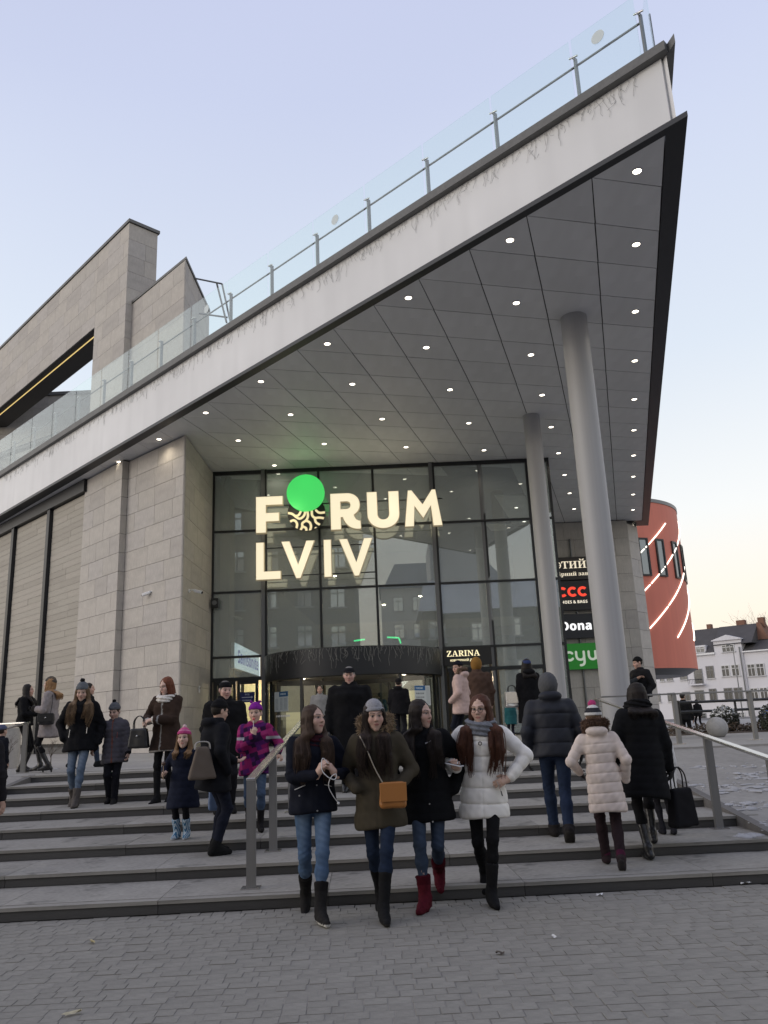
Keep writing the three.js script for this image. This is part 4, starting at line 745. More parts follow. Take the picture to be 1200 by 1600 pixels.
{
  const r = rng(41), gs = [], hd = thing('low_hedge', 'low brownish hedge running along the terrace behind the stone ball', 'hedge', null, [9, T, -20]);
  for (let i = 0; i < 6000; i++) { const f = r(), x = -2.2 + f * 7.5, z = -.2 - f * .6 + (r() - .5) * .7, g = new THREE.CircleGeometry(.025 + r() * .02, 4); g.scale(1, .6, 1); g.rotateX(r() * 6); g.rotateY(r() * 6); g.translate(x, r() * (.2 + .05 * Math.sin(x * 9)), z - .4); g.deleteAttribute('uv'); gs.push(g.toNonIndexed()); }
  tag(mesh('foliage', mergeGeometries(gs), M.leafBrown, hd), null, null, null, 'stuff'); box('planting_soil', hd, M.bark, 1.5, .015, -.8, 7.6, .03, .9, .08);
  const sb = thing('stone_ball', 'pale stone ball bollard on the terrace behind the right handrail', 'bollard', null, [7.03, T, -18]);
  const bg = new THREE.SphereGeometry(.225, 40, 28); bg.translate(0, .2, 0); mesh('ball', bg, withMap(mat(C(.5, .49, .47), .85, { bumpMap: bumpTex, bumpScale: .01 }), grainTex, 3, 2), sb); mesh('foot', new THREE.CylinderGeometry(.12, .14, .03, 24), M.kerb, sb);
  const pl = thing('stone_pillar', 'short pale stone pillar at the left behind bare twigs', 'pillar', null, [-8.15, T, -17.5]); mesh('shaft', new THREE.CylinderGeometry(.21, .22, .78, 32), M.stone[1], pl).position.y = .39; mesh('cap', new THREE.CylinderGeometry(.215, .215, .04, 32), M.stone[3], pl).position.y = .8;
  bareTree('bare_shrub', 'leafless thin shrub in front of the short stone pillar', null, [-7.75, T, -16.6], .85, 51, .8, 4, .012);
  bareTree('bare_shrub', 'leafless thin shrub between the left railing post and the plank wall', null, [-7.0, T, -16.9], .7, 52, .9, 4, .012);
}
// ---------------------------------------------------------------- snow and litter
{
  const r = rng(61), gs = [], patch = (x, z, y, w, d, n) => { for (let i = 0; i < n; i++) { const px = x + (r() - .5) * w * (.6 + r() * .5), pz = z + (r() - .5) * d, s = .012 + Math.pow(r(), 2) * .07, g = new THREE.SphereGeometry(1, 8, 5); const p = g.attributes.position; for (let k = 0; k < p.count; k++) { const q = 1 + .3 * Math.sin(p.getX(k) * 5 + i) * Math.cos(p.getZ(k) * 4 + i * 2); p.setXYZ(k, p.getX(k) * q, p.getY(k), p.getZ(k) * q); } g.scale(s * (1 + r()), .006 + r() * .012, s * (.5 + r() * .5)); g.rotateY(r() * 3); g.computeVertexNormals(); g.translate(px, y(px, pz), pz); g.deleteAttribute('uv'); gs.push(g); } };
  const rampY = (x, z) => { const zl = z * Math.cos(YAW) + x * Math.sin(YAW); return 2 * RISE + (T - 2 * RISE) * (-zl - D0 - TREAD) / (14.15 - D0 - TREAD); };
  patch(4.6, -10.9, rampY, 1.5, .6, 90); patch(5.3, -11.6, rampY, 1.6, .5, 70); patch(4.15, -9.9, rampY, .8, .4, 60); patch(4.0, -9.0, rampY, .5, .4, 60); patch(5.0, -9.6, rampY, 1.4, .6, 70); patch(4.9, -12.4, rampY, 1.3, .4, 30);
  patch(3.6, -8.75, () => 2 * RISE, .3, .22, 40); patch(3.6, -10.9, () => 4 * RISE, .25, .25, 40); patch(-8.4, -15.9, () => T, 2.2, .35, 120); patch(-6.9, -16.2, () => T, .9, .2, 10);
  const s = mesh('snow', mergeGeometries(gs.map(g => g.index ? g.toNonIndexed() : g)), withMap(mat(C(.52, .52, .53), .9), grainTex, 1, 1), scene); tag(s, 'thin patches of dirty snow on the right hand ramp and by the left railing', 'snow', null, 'stuff');
  M.litter = mat(C(.7, .7, .68), .8); M.leafDry = mat(C(.07, .055, .04), .9);
  const bit = (x, z, y, w, d, m, label, name) => { const g = new THREE.PlaneGeometry(w, d, 4, 3); g.rotateX(-Math.PI / 2); const p = g.attributes.position, q = rng(Math.floor(Math.abs(x * 991 + z * 77))); for (let i = 0; i < p.count; i++) p.setXYZ(i, p.getX(i) + (q() - .5) * w * .25, .004 + q() * .018, p.getZ(i) + (q() - .5) * d * .3); g.computeVertexNormals(); const o = mesh(name, g, m, scene); o.position.set(x, y, z); o.rotation.y = q() * 3; return tag(o, label, 'litter', 'litter on the ground'); };
  bit(1.68, -7.36, .001, .06, .045, M.litter, 'white paper scrap against the bottom step right of the four girls', 'paper_scrap');
  bit(3.0, -7.55, .001, .09, .03, M.litter, 'long white paper scrap at the foot of the bottom step at the right', 'paper_scrap');
  bit(3.3, -7.58, .001, .07, .03, M.litter, 'white paper scrap at the far right foot of the bottom step', 'paper_scrap');
  bit(1.05, -6.1, .002, .05, .02, M.litter, 'small white scrap lying alone on the paving at the right', 'paper_scrap');
  bit(-2.3, -6.5, .002, .1, .02, mat(C(.45, .38, .2), .8), 'yellowish straw on the paving at the left', 'straw');
  bit(-1.85, -4.95, .002, .02, .09, mat(C(.5, .45, .3), .8), 'pale stick on the paving near the bottom left corner', 'stick');
  bit(.63, -5.75, .002, .06, .04, M.leafDry, 'dark dry leaf on the paving below the girl in black', 'dry_leaf');
  bit(2.1, -5.1, .002, .06, .03, M.leafDry, 'dark dry leaf on the paving at the lower right', 'dry_leaf');
}
// ---------------------------------------------------------------- the other side of the street, mirrored in the glass
{
  const flat = (name, label, x0, x1, z, h, dep, m, opt = {}) => {
    const b = thing(name, label, 'building', null, [(x0 + x1) / 2, -.05, z]); const w = x1 - x0;
    box('wall', b, m, 0, h / 2, dep / 2, w, h, dep); const wm = { pane: phys({ color: C(.6, .65, .68), roughness: .04, metalness: .85 }), frame: mat(C(opt.fr || .15), .6), sill: mat(C(.4), .7) };
    const face = group('street_front', b); face.rotation.y = Math.PI;
    for (let y = opt.y0 || 1.2; y + 2 < h; y += opt.st || 3.3) for (let x = -w / 2 + 1.4; x < w / 2 - .8; x += opt.sp || 2.9) { const g = houseWindow(face, wm, x, y, y + (opt.wh || 1.7), opt.ww || 1.25, .0, 2); if (opt.balc && Math.round(x * 7) % 3 === 0) { box('balcony_slab', g, m, 0, -1.0, .6, 2.2, .15, 1.1); box('balcony_front', g, M.greyMetal, 0, -.55, 1.1, 2.2, .8, .04); } }
    return b;
  };
  M.render1 = withMap(mat(C(.22, .205, .18), .85), streakTex, 2, 2); M.render2 = withMap(mat(C(.70, .69, .66), .8), streakTex, 3, 2); M.render3 = withMap(mat(C(.11, .10, .09), .9), grainTex, 2, 2); M.render4 = withMap(mat(C(.6, .61, .63), .85), streakTex, 2, 2);
  flat('apartment_block', 'beige apartment block across the street, mirrored in the left panes', -24, -2.6, 9.5, 20, 11, M.render1, { st: 3.25 });
  const b2 = flat('apartment_block', 'grey apartment block with balconies across the street, mirrored in the middle panes', -.6, 14.9, 42, 17.2, 10, M.render2, { balc: 1, sp: 2.4, fr: .4 });
  mesh('roof', prism4([[-8, 17.2, -.4], [8, 17.2, -.4], [8, 17.2, 10], [-8, 17.2, 10], [-6.5, 21, 4], [6, 21, 4], [6, 21, 5], [-6.5, 21, 5]]), withMap(mat(C(.3, .32, .36), .6), grainTex, .3, .3), b2); box('chimney', b2, M.brick, 1.2, 21, 4, 1.2, 1.6, 1);
  const b3 = flat('old_house', 'dark old house with a snowy roof across the street, mirrored in the right panes', 3.2, 26, 14, 10.6, 9, M.render3, { sp: 3.4, wh: 1.5, ww: 1.1, st: 3.5, fr: .3 });
  mesh('roof', prism4([[-11.8, 10.6, -.5], [11.8, 10.6, -.5], [11.8, 10.6, 9.5], [-11.8, 10.6, 9.5], [-11, 14.0, 4.2], [11, 14.0, 4.2], [11, 14.0, 4.8], [-11, 14.0, 4.8]]), withMap(mat(C(.75, .78, .84), .8), grainTex, .25, .25), b3); box('chimney', b3, M.brick, 4, 14, 4.5, 1.4, 1.8, 1);
  flat('tall_block', 'tall pale blank walled block behind the old house across the street', 4.6, 10.8, 32, 21, 10, M.render4, { y0: 30 });
}
// ---------------------------------------------------------------- people: fields of joined tapered limbs, meshed by surface nets
const V = (x, y, z) => [x, y, z], add = (a, b) => [a[0] + b[0], a[1] + b[1], a[2] + b[2]], sub = (a, b) => [a[0] - b[0], a[1] - b[1], a[2] - b[2]], mul = (a, k) => [a[0] * k, a[1] * k, a[2] * k], dot = (a, b) => a[0] * b[0] + a[1] * b[1] + a[2] * b[2], len = a => Math.hypot(a[0], a[1], a[2]), nrm = a => mul(a, 1 / (len(a) || 1)), crs = (a, b) => [a[1] * b[2] - a[2] * b[1], a[2] * b[0] - a[0] * b[2], a[0] * b[1] - a[1] * b[0]], mixv = (a, b, t) => [a[0] + (b[0] - a[0]) * t, a[1] + (b[1] - a[1]) * t, a[2] + (b[2] - a[2]) * t];
const smin = (a, b, k) => { const h = Math.max(k - Math.abs(a - b), 0) / k; return Math.min(a, b) - h * h * k * .25; }, smax = (a, b, k) => -smin(-a, -b, k);
function limb(a, b, r1, r2) { // tapered capsule
  const dx = b[0] - a[0], dy = b[1] - a[1], dz = b[2] - a[2], q = 1 / (dx * dx + dy * dy + dz * dz + 1e-9);
  const f = (x, y, z) => { const px = x - a[0], py = y - a[1], pz = z - a[2]; let t = (px * dx + py * dy + pz * dz) * q; t = t < 0 ? 0 : t > 1 ? 1 : t; const ex = px - dx * t, ey = py - dy * t, ez = pz - dz * t; return Math.sqrt(ex * ex + ey * ey + ez * ez) - (r1 + (r2 - r1) * t); };
  f.t = (x, y, z) => { const t = ((x - a[0]) * dx + (y - a[1]) * dy + (z - a[2]) * dz) * q; return t < 0 ? 0 : t > 1 ? 1 : t; }; f.L = Math.sqrt(1 / q); return f;
}
function ell(c, r) { const a = 1 / r[0], b = 1 / r[1], d = 1 / r[2]; return (x, y, z) => { const X = (x - c[0]) * a, Y = (y - c[1]) * b, Z = (z - c[2]) * d, k0 = Math.sqrt(X * X + Y * Y + Z * Z), k1 = Math.sqrt(X * X * a * a + Y * Y * b * b + Z * Z * d * d); return k0 * (k0 - 1) / (k1 + 1e-9); }; }
function join(fs, k) { return (x, y, z) => { let d = fs[0](x, y, z); for (let i = 1; i < fs.length; i++) d = smin(d, fs[i](x, y, z), k); return d; }; }
function nets(f, lo, hi, h, col) {
  const nx = Math.ceil((hi[0] - lo[0]) / h) + 2, ny = Math.ceil((hi[1] - lo[1]) / h) + 2, nz = Math.ceil((hi[2] - lo[2]) / h) + 2, g = new Float32Array(nx * ny * nz), B = 4, rad = B * h * .87 + .035;
  for (let bz = 0; bz < nz; bz += B) for (let by = 0; by < ny; by += B) for (let bx = 0; bx < nx; bx += B) {
    const c = f(lo[0] + (bx + B / 2) * h, lo[1] + (by + B / 2) * h, lo[2] + (bz + B / 2) * h), skip = Math.abs(c) > rad * 1.25;
    for (let z = bz; z < Math.min(nz, bz + B); z++) for (let y = by; y < Math.min(ny, by + B); y++) for (let x = bx; x < Math.min(nx, bx + B); x++) g[(z * ny + y) * nx + x] = skip ? c : f(lo[0] + x * h, lo[1] + y * h, lo[2] + z * h);
  }
  const id = new Int32Array(nx * ny * nz).fill(-1), P = [], I = [], cr = [[0, 0, 0], [1, 0, 0], [0, 1, 0], [1, 1, 0], [0, 0, 1], [1, 0, 1], [0, 1, 1], [1, 1, 1]], ed = [[0, 1], [2, 3], [4, 5], [6, 7], [0, 2], [1, 3], [4, 6], [5, 7], [0, 4], [1, 5], [2, 6], [3, 7]], sx = 1, sy = nx, sz = nx * ny, v = new Float32Array(8);
  for (let z = 0; z < nz - 1; z++) for (let y = 0; y < ny - 1; y++) for (let x = 0; x < nx - 1; x++) {
    const o = (z * ny + y) * nx + x; let m = 0; for (let i = 0; i < 8; i++) { v[i] = g[o + cr[i][0] + cr[i][1] * sy + cr[i][2] * sz]; if (v[i] < 0) m |= 1 << i; } if (m === 0 || m === 255) continue;
    let X = 0, Y = 0, Z = 0, n = 0; for (const [a, b] of ed) { if (((m >> a) & 1) === ((m >> b) & 1)) continue; const t = v[a] / (v[a] - v[b]); X += cr[a][0] + (cr[b][0] - cr[a][0]) * t; Y += cr[a][1] + (cr[b][1] - cr[a][1]) * t; Z += cr[a][2] + (cr[b][2] - cr[a][2]) * t; n++; }
    id[o] = P.length / 3; P.push(lo[0] + (x + X / n) * h, lo[1] + (y + Y / n) * h, lo[2] + (z + Z / n) * h);
  }
  const quad = (a, b, c, d, fl) => { if (a < 0 || b < 0 || c < 0 || d < 0) return; if (fl) I.push(a, b, c, a, c, d); else I.push(a, c, b, a, d, c); };
  for (let z = 1; z < nz - 1; z++) for (let y = 1; y < ny - 1; y++) for (let x = 1; x < nx - 1; x++) {
    const o = (z * ny + y) * nx + x, s = g[o] < 0;
    if (s !== (g[o + sx] < 0)) quad(id[o - sy - sz], id[o - sz], id[o], id[o - sy], s);
    if (s !== (g[o + sy] < 0)) quad(id[o - sx - sz], id[o - sx], id[o], id[o - sz], s);
    if (s !== (g[o + sz] < 0)) quad(id[o - sx - sy], id[o - sy], id[o], id[o - sx], s);
  }
  const G = new THREE.BufferGeometry(); G.setAttribute('position', new THREE.Float32BufferAttribute(P, 3)); G.setIndex(I); G.computeVertexNormals();
  const C3 = new Float32Array(P.length); for (let i = 0; i < P.length; i += 3) { const c = col(P[i], P[i + 1], P[i + 2]); C3[i] = c[0]; C3[i + 1] = c[1]; C3[i + 2] = c[2]; } G.setAttribute('color', new THREE.BufferAttribute(C3, 3)); return G;
}
const wob = (x, y, z) => Math.sin(x * 31 + y * 17 + 1.3) * Math.sin(y * 27 - z * 23 + .7) * Math.sin(z * 29 + x * 13);
const hash3 = (a, b, c) => { let h = Math.sin(a * 127.1 + b * 311.7 + c * 74.7) * 43758.5453; return h - Math.floor(h); };
M.cloth = phys({ color: C(1), roughness: .92, specularIntensity: .25, vertexColors: true }); M.shell = phys({ color: C(1), roughness: .6, specularIntensity: .5, vertexColors: true }); M.leather = mat(C(1), .35, { vertexColors: true }); M.skin = phys({ color: C(1), roughness: .55, vertexColors: true, sheen: .2, sheenRoughness: .6 }); M.hairM = phys({ color: C(1), roughness: .62, specularIntensity: .45, vertexColors: true });
const furMat = {}, flatMat = {};
function plain(c, rough = .6, metal = 0) { const k = [...c, rough, metal].join(); return flatMat[k] || (flatMat[k] = mat(C(...c), rough, { metalness: metal })); }

function person(s) {
  const H = s.H || 1.66, sc = H / 1.68, hs = s.headScale || 1, lod = s.lod || 1, male = !!s.male, kid = !!s.kid;
  const root = thing('person', s.label, 'person', s.group, [s.at[0], s.y || 0, s.at[1]], (s.yaw || 0) * Math.PI / 180); root.scale.setScalar(sc);
  const SX = s.shoulder || (male ? .195 : .165), lean = (s.lean || 0) * Math.PI / 180, sway = (s.sway || 0) * Math.PI / 180, cl = Math.cos(lean), sl = Math.sin(lean), hipY = .9;
  // torso frame -> person frame (lean forward about the hips, sway sideways)
  const up = p => { let [x, y, z] = p; y -= hipY; const y2 = y * cl - z * sl, z2 = y * sl + z * cl; const x3 = x * Math.cos(sway) + y2 * Math.sin(sway), y3 = -x * Math.sin(sway) + y2 * Math.cos(sway); return [x3, y3 + hipY, z2]; };
  const dn = (x, y, z) => { y -= hipY; const x1 = x * Math.cos(sway) - y * Math.sin(sway), y1 = x * Math.sin(sway) + y * Math.cos(sway); return [x1, y1 * cl + z * sl + hipY, -y1 * sl + z * cl]; };
  const headC = up([0, 1.415 + .14 * hs, .025]);
  const [hy, hp, hr] = (s.head || [0, 0, 0]).map(v => v * Math.PI / 180);
  const hq = new THREE.Quaternion().setFromEuler(new THREE.Euler(hp + lean * .2, hy, hr, 'YXZ')), hqi = hq.clone().invert(), tv = new THREE.Vector3();
  const hm = new THREE.Matrix3().setFromMatrix4(new THREE.Matrix4().makeRotationFromQuaternion(hq)).elements;
  const toHead = (x, y, z) => { x -= headC[0]; y -= headC[1]; z -= headC[2]; return [(x * hm[0] + y * hm[1] + z * hm[2]) / hs, (x * hm[3] + y * hm[4] + z * hm[5]) / hs, (x * hm[6] + y * hm[7] + z * hm[8]) / hs]; };
  const fromHead = p => { tv.set(...p).multiplyScalar(hs).applyQuaternion(hq); return [tv.x + headC[0], tv.y + headC[1], tv.z + headC[2]]; };
  const inHead = (f) => (x, y, z) => { const p = toHead(x, y, z); return f(p[0], p[1], p[2]) * hs; };
  // --- joints
  const ik = (a, b, l1, l2, hint) => { const d = sub(b, a), L = Math.min(len(d), l1 + l2 - .004), u = nrm(d), c = (l1 * l1 + L * L - l2 * l2) / (2 * L), h = Math.sqrt(Math.max(0, l1 * l1 - c * c)); let w = sub(hint, mul(u, dot(hint, u))); w = nrm(w); return [add(add(a, mul(u, c)), mul(w, h)), add(a, mul(u, L))]; };
  const legs = {}, arms = {};
  for (const k of ['L', 'R']) {
    const sg = k === 'L' ? 1 : -1, ft = (s.feet && s.feet[k]) || [sg * .09, 0, 0, sg * 8, 0], hip = [sg * .085, hipY - .01, 0], an0 = [ft[0], ft[1] + .09, ft[2]];
    const [kn, an] = ik(hip, an0, .425, .42, s.kneeHint && s.kneeHint[k] || [sg * .05, 0, 1]); legs[k] = { hip, kn, an, yaw: (ft[3] || 0) * Math.PI / 180, pitch: (ft[4] || 0) * Math.PI / 180 };
    const sh = up([sg * SX, male ? 1.345 : 1.36, -.005]), a = (s.arms && s.arms[k]) || { w: [sg * (SX + .05), .83, .04] }; const hint = a.e || [sg * .5, -.3, -1];
    const [el, wr] = ik(sh, a.w, .285, .25, hint); arms[k] = { sh, el, wr, a };
  }
  const lo0 = [1e9, 1e9, 1e9], hi0 = [-1e9, -1e9, -1e9]; const box3 = (pts, m) => { const lo = [1e9, 1e9, 1e9], hi = [-1e9, -1e9, -1e9]; for (const p of pts) for (let i = 0; i < 3; i++) { lo[i] = Math.min(lo[i], p[i] - m); hi[i] = Math.max(hi[i], p[i] + m); } return [lo, hi]; };
  const part = (name, f, pts, m, h, col, mt) => { const [lo, hi] = box3(pts, m), g = nets(f, lo, hi, h, col); return mesh(name, g, mt, root); };
  // --- body: one surface for trunk and limbs, with the head and hands meshed finely and merged in
  const skin = s.skin || [.52, .33, .25], hairC = s.hair && s.hair.c || [.04, .028, .02], gs = [];
  {
    const fs = []; fs.push(ell(up([0, 1.22, 0]), [.13, .2, .09]), ell([0, .93, 0], [.13, .12, .09]), limb(up([0, 1.38, -.005]), add(headC, [0, -.04 * hs, -.01]), .052, .05));
    for (const k of ['L', 'R']) { const l = legs[k], a = arms[k]; fs.push(limb(l.hip, l.kn, .062, .042), limb(l.kn, l.an, .042, .03), limb(a.sh, a.el, .042, .034), limb(a.el, a.wr, .033, .024)); const t = [l.an[0] + Math.sin(l.yaw) * .08, l.an[1] - .055 - Math.sin(l.pitch) * .07, l.an[2] + Math.cos(l.yaw) * .08]; fs.push(limb(l.an, t, .022, .016)); }
    const f = join(fs, .03), pts = []; for (const k of ['L', 'R']) pts.push(legs[k].hip, legs[k].kn, legs[k].an, arms[k].sh, arms[k].el, arms[k].wr); pts.push(up([0, 1.5, 0]));
    gs.push(nets(f, ...box3(pts, .1), .021 * Math.max(1, lod * .8), () => skin));
    // head
    const hf = [ell([0, .03, -.012], [.074, .094, .092]), ell([0, -.038, .026], [.057, .074, .066])]; const jaw = limb([0, -.088, .06], [0, -.098, .066], .02, .018), cheeks = [ell([.034, -.022, .058], [.03, .03, .026]), ell([-.034, -.022, .058], [.03, .03, .026])];
    const nose = limb([0, .022, .086], [0, -.018, .104], .009, .0125), wings = [limb([.01, -.022, .09], [.012, -.022, .092], .0085, .008), limb([-.01, -.022, .09], [-.012, -.022, .092], .0085, .008)], brow = [limb([.012, .034, .083], [.045, .034, .066], .012, .011), limb([-.012, .034, .083], [-.045, .034, .066], .012, .011)], sock = [ell([.03, .012, .1], [.016, .011, .0145]), ell([-.03, .012, .1], [.016, .011, .0145])], eye = [ell([.03, .0115, .0745], [.0135, .0125, .0135]), ell([-.03, .0115, .0745], [.0135, .0125, .0135])], lipU = limb([-.015, -.052, .085], [.015, -.052, .085], .0065, .0065), lipD = limb([-.012, -.0615, .084], [.012, -.0615, .084], .007, .007), ears = [ell([.076, 0, -.012], [.011, .03, .018]), ell([-.076, 0, -.012], [.011, .03, .018])];
    const head = (x, y, z) => { let d = smin(hf[0](x, y, z), hf[1](x, y, z), .035); d = smin(d, jaw(x, y, z), .03); for (const c of cheeks) d = smin(d, c(x, y, z), .02); for (const c of brow) d = smin(d, c(x, y, z), .016); for (const c of sock) d = smax(d, -c(x, y, z), .012); d = smin(d, nose(x, y, z), .014); for (const c of wings) d = smin(d, c(x, y, z), .006); for (const c of eye) d = Math.min(d, c(x, y, z)); d = smin(d, lipU(x, y, z), .006); d = smin(d, lipD(x, y, z), .006); for (const c of ears) d = smin(d, c(x, y, z), .008); return d; };
    const neck = limb(up([0, 1.40, -.005]), add(headC, [0, -.05 * hs, -.012]), .053, .05), hd = inHead(head);
    const lipC = s.lips || [skin[0] * .86, skin[1] * .55, skin[2] * .58], fcol = (X, Y, Z) => {
      const [x, y, z] = toHead(X, Y, Z), ax = Math.abs(x); if (z < .03) return skin;
      const ed = Math.hypot((ax - .03) / .0145, (y - .0115) / .0072); if (ed < 1 && z > .066) { const ir = Math.hypot(ax - .03, y - .0115); return ir < .0078 ? [.022, .016, .013] : [.26, .22, .20]; }
      if (ed < 1.55 && y > .012 && z > .06) return mixv(skin, [.03, .02, .018], male ? .45 : .75);
      if (Math.abs(y - (.0335 + .006 * Math.sin((ax - .012) * 60))) < .0045 && ax > .011 && ax < .05 && z > .055) return mixv(skin, hairC, .75);
      if (Math.abs(y + .0565) < .0115 - ax * .32 && ax < .024 && z > .074) return Math.abs(y + .0568) < .0016 ? mul(lipC, .5) : lipC;
      if (Math.abs(y + .03) < .006 && ax > .004 && ax < .012 && z > .088) return mul(skin, .6);
      if (male && s.stubble && y < -.03) return mixv(skin, [.12, .1, .09], .3);
      const ch = Math.exp(-(Math.pow(ax - .036, 2) + Math.pow(y + .02, 2)) / .0006); return [skin[0] * (1 + .05 * ch), skin[1] * (1 - .09 * ch), skin[2] * (1 - .08 * ch)];
    };
    gs.push(nets((x, y, z) => smin(hd(x, y, z), neck(x, y, z), .03), ...box3([fromHead([0, .13, 0]), fromHead([0, -.13, 0]), fromHead([.1, 0, -.11]), fromHead([-.1, 0, .12]), fromHead([.1, 0, .12]), fromHead([-.1, 0, -.11]), up([0, 1.40, 0])], .015), (lod < 1.4 ? .0052 : .0062 * Math.min(2, lod)) , fcol));
    // hands
    for (const k of ['L', 'R']) {
      const { wr, el, a } = arms[k]; if (a.hide) continue; const d = nrm(a.d || sub(wr, el)); let n = a.n || (k === 'L' ? [-1, 0, .1] : [1, 0, .1]); n = nrm(sub(n, mul(d, dot(n, d)))); const w = k === 'L' ? crs(n, d) : crs(d, n), z = kid ? .95 : male ? 1.08 : .98, at = (u, b, c) => add(wr, add(mul(d, u * z), add(mul(w, b * z), mul(n, c * z))));
      const fs2 = [limb(at(-.03, 0, 0), at(.02, 0, 0), .024, .026), limb(at(.03, .014, 0), at(.08, .024, .002), .019, .014), limb(at(.03, 0, 0), at(.084, .004, .0), .02, .0145), limb(at(.03, -.012, 0), at(.08, -.018, .002), .019, .0135)], curl = a.curl !== undefined ? a.curl : .35, fing = [];
      const cu = Array.isArray(curl) ? curl : [curl, curl * 1.05, curl * 1.1, curl * 1.2];
      for (let i = 0; i < 4; i++) { let p = at(.083 - (i === 3 ? .008 : 0), .026 - i * .0172, .002), ang = 0; const Ls = [[.04, .025, .02], [.045, .028, .021], [.041, .027, .02], [.033, .02, .018]][i]; const rr = [.0092, .0095, .009, .008][i]; for (let j = 0; j < 3; j++) { ang += cu[i] * (j === 0 ? .8 : 1.1); const dir = add(add(mul(d, Math.cos(ang)), mul(n, Math.sin(ang))), mul(w, (1.5 - i) * .05)); const q = add(p, mul(dir, Ls[j] * z)); fing.push(limb(p, q, rr * (1 - j * .08), rr * (.94 - j * .1))); p = q; } }
      let p = at(.028, .026, .006), t1 = nrm(add(add(mul(d, .62), mul(w, .62)), mul(n, .35 + (a.thumb || 0)))), q = add(p, mul(t1, .042 * z)), t2 = nrm(add(add(mul(d, .85), mul(w, .2)), mul(n, .45 + (a.thumb || 0) * 1.5))), q2 = add(q, mul(t2, .03 * z)); fing.push(limb(p, q, .0145, .0105)); fing.push(limb(q, q2, .0105, .009));
      const palm = join(fs2, .02), ff = (x, y, zz) => { let m = palm(x, y, zz); for (const g of fing) m = smin(m, g(x, y, zz), .006); return m; }; const gcol = a.glove || skin;
      gs.push(nets(ff, ...box3([at(-.03, 0, 0), at(.17, .05, .03), at(.17, -.05, .03), at(.06, .09, 0), at(.1, 0, .1), at(.02, 0, .06)], .02), lod < 1.4 ? .0048 : .006 * Math.min(2, lod), () => gcol));
    }
    mesh('body', mergeGeometries(gs), M.skin, root);
  }
  // --- trousers
  const tr = s.trousers || { c: [.02, .02, .022] };
  {
    const w = tr.w || 1, lw = tr.low || 1, fs = [ell([0, .92, -.005], [.15, .13, .115])]; for (const k of ['L', 'R']) { const l = legs[k]; fs.push(limb(l.hip, l.kn, .083 * w, .053 * w)); { const bh = (s.boots && s.boots.h || .12) - .09, u = nrm(sub(l.kn, l.an)); const md = add(mixv(l.kn, l.an, .34), [0, 0, -.012]); fs.push(limb(l.kn, md, .052 * w, .054 * w)); fs.push(limb(md, bh > .1 ? add(l.an, mul(u, bh - .05)) : add(l.an, [0, -.02, 0]), .054 * w, (bh > .1 ? .035 : .041 * lw) * w)); } }
    const f0 = join(fs, .03), am = tr.fold === undefined ? .0018 : tr.fold, kY = (legs.L.kn[1] + legs.R.kn[1]) / 2, f = (x, y, z) => { const q = Math.exp(-Math.pow((y - kY) / .07, 2)) + Math.exp(-Math.pow((y - .84) / .06, 2)) + (lw > 1 ? Math.exp(-Math.pow((y - .16) / .07, 2)) : .5 * Math.exp(-Math.pow((y - .33) / .05, 2))); return f0(x, y, z) + am * Math.sin(y * 62 + x * 20 + z * 14) * Math.sin(x * 25 + y * 9) + (.0024) * q * Math.sin(y * 135 + x * 70 * Math.sin(x * 9) + z * 30); }, pts = []; for (const k of ['L', 'R']) pts.push(legs[k].hip, legs[k].kn, legs[k].an); pts.push([0, 1.0, 0]);
    const knees = [legs.L.kn, legs.R.kn];
    part('trousers', f, pts, .12, .0105 * lod, (x, y, z) => { const v = 1 + .22 * wob(x * 2, y * 2, z * 2); if (tr.fade) { for (const k of ['L', 'R']) { const a = legs[k], m = y > a.kn[1] ? mixv(a.kn, a.hip, (y - a.kn[1]) / .42) : mixv(a.an, a.kn, (y - a.an[1]) / .42); if (Math.hypot(x - m[0]) < .09 && (x > 0) === (m[0] > 0)) { const fr = Math.exp(-Math.pow((x - m[0]) / .04, 2)) * (z > m[2] ? 1 : .4) * (.6 + .4 * Math.sin(y * 9 + 1)) * (1 + .25 * Math.sin(y * 120 + x * 60)); return mixv(mul(tr.c, v), tr.fade, Math.max(0, Math.min(.85, fr))); } } } if (tr.rip) for (const kn of knees) if (Math.abs(y - kn[1] + .005) < .012 && Math.abs(x - kn[0]) < .05 && z > kn[2] + .02) return [.42, .38, .36]; return mul(tr.c, v); }, M.cloth);
  }
  // --- boots or shoes, each a part
  const bt = s.boots || { c: [.015, .015, .016], h: .12 };
  for (const k of ['L', 'R']) {
    const l = legs[k], cy = Math.cos(l.yaw), sy = Math.sin(l.yaw), cp = Math.cos(l.pitch), sp = Math.sin(l.pitch);
    // foot frame: toe along +z', pitch > 0 lifts the heel
    const fl = (x, y, z) => { x -= l.an[0]; y -= l.an[1]; z -= l.an[2]; const X = x * cy - z * sy, Z0 = x * sy + z * cy; return [X, y * cp - Z0 * -sp * -1 * -1 + 0 * Z0, 0, Z0]; };
    const loc = (x, y, z) => { x -= l.an[0]; y -= l.an[1]; z -= l.an[2]; const X = x * cy - z * sy, Z0 = x * sy + z * cy; return [X, y * cp + Z0 * sp, -y * sp + Z0 * cp]; };
    const bw = (bt.w || 1) * (male ? 1.08 : .93), heel = limb([0, -.052, -.045], [0, -.055, .06], .037 * bw, .038 * bw), toe = limb([0, -.058, .05], [0, -.066, bt.toe || .165], .039 * bw, .03 * bw), ank = limb([0, -.03, -.015], [0, .02, -.012], .043 * bw, .043 * bw), top = Math.max(.03, (bt.h || .12) - .09), upv = nrm(sub(l.kn, l.an)), shaft = limb(l.an, add(l.an, mul(upv, top)), .043 * bw, (bt.h > .25 ? .058 : .052) * bw * (bt.cuff || 1));
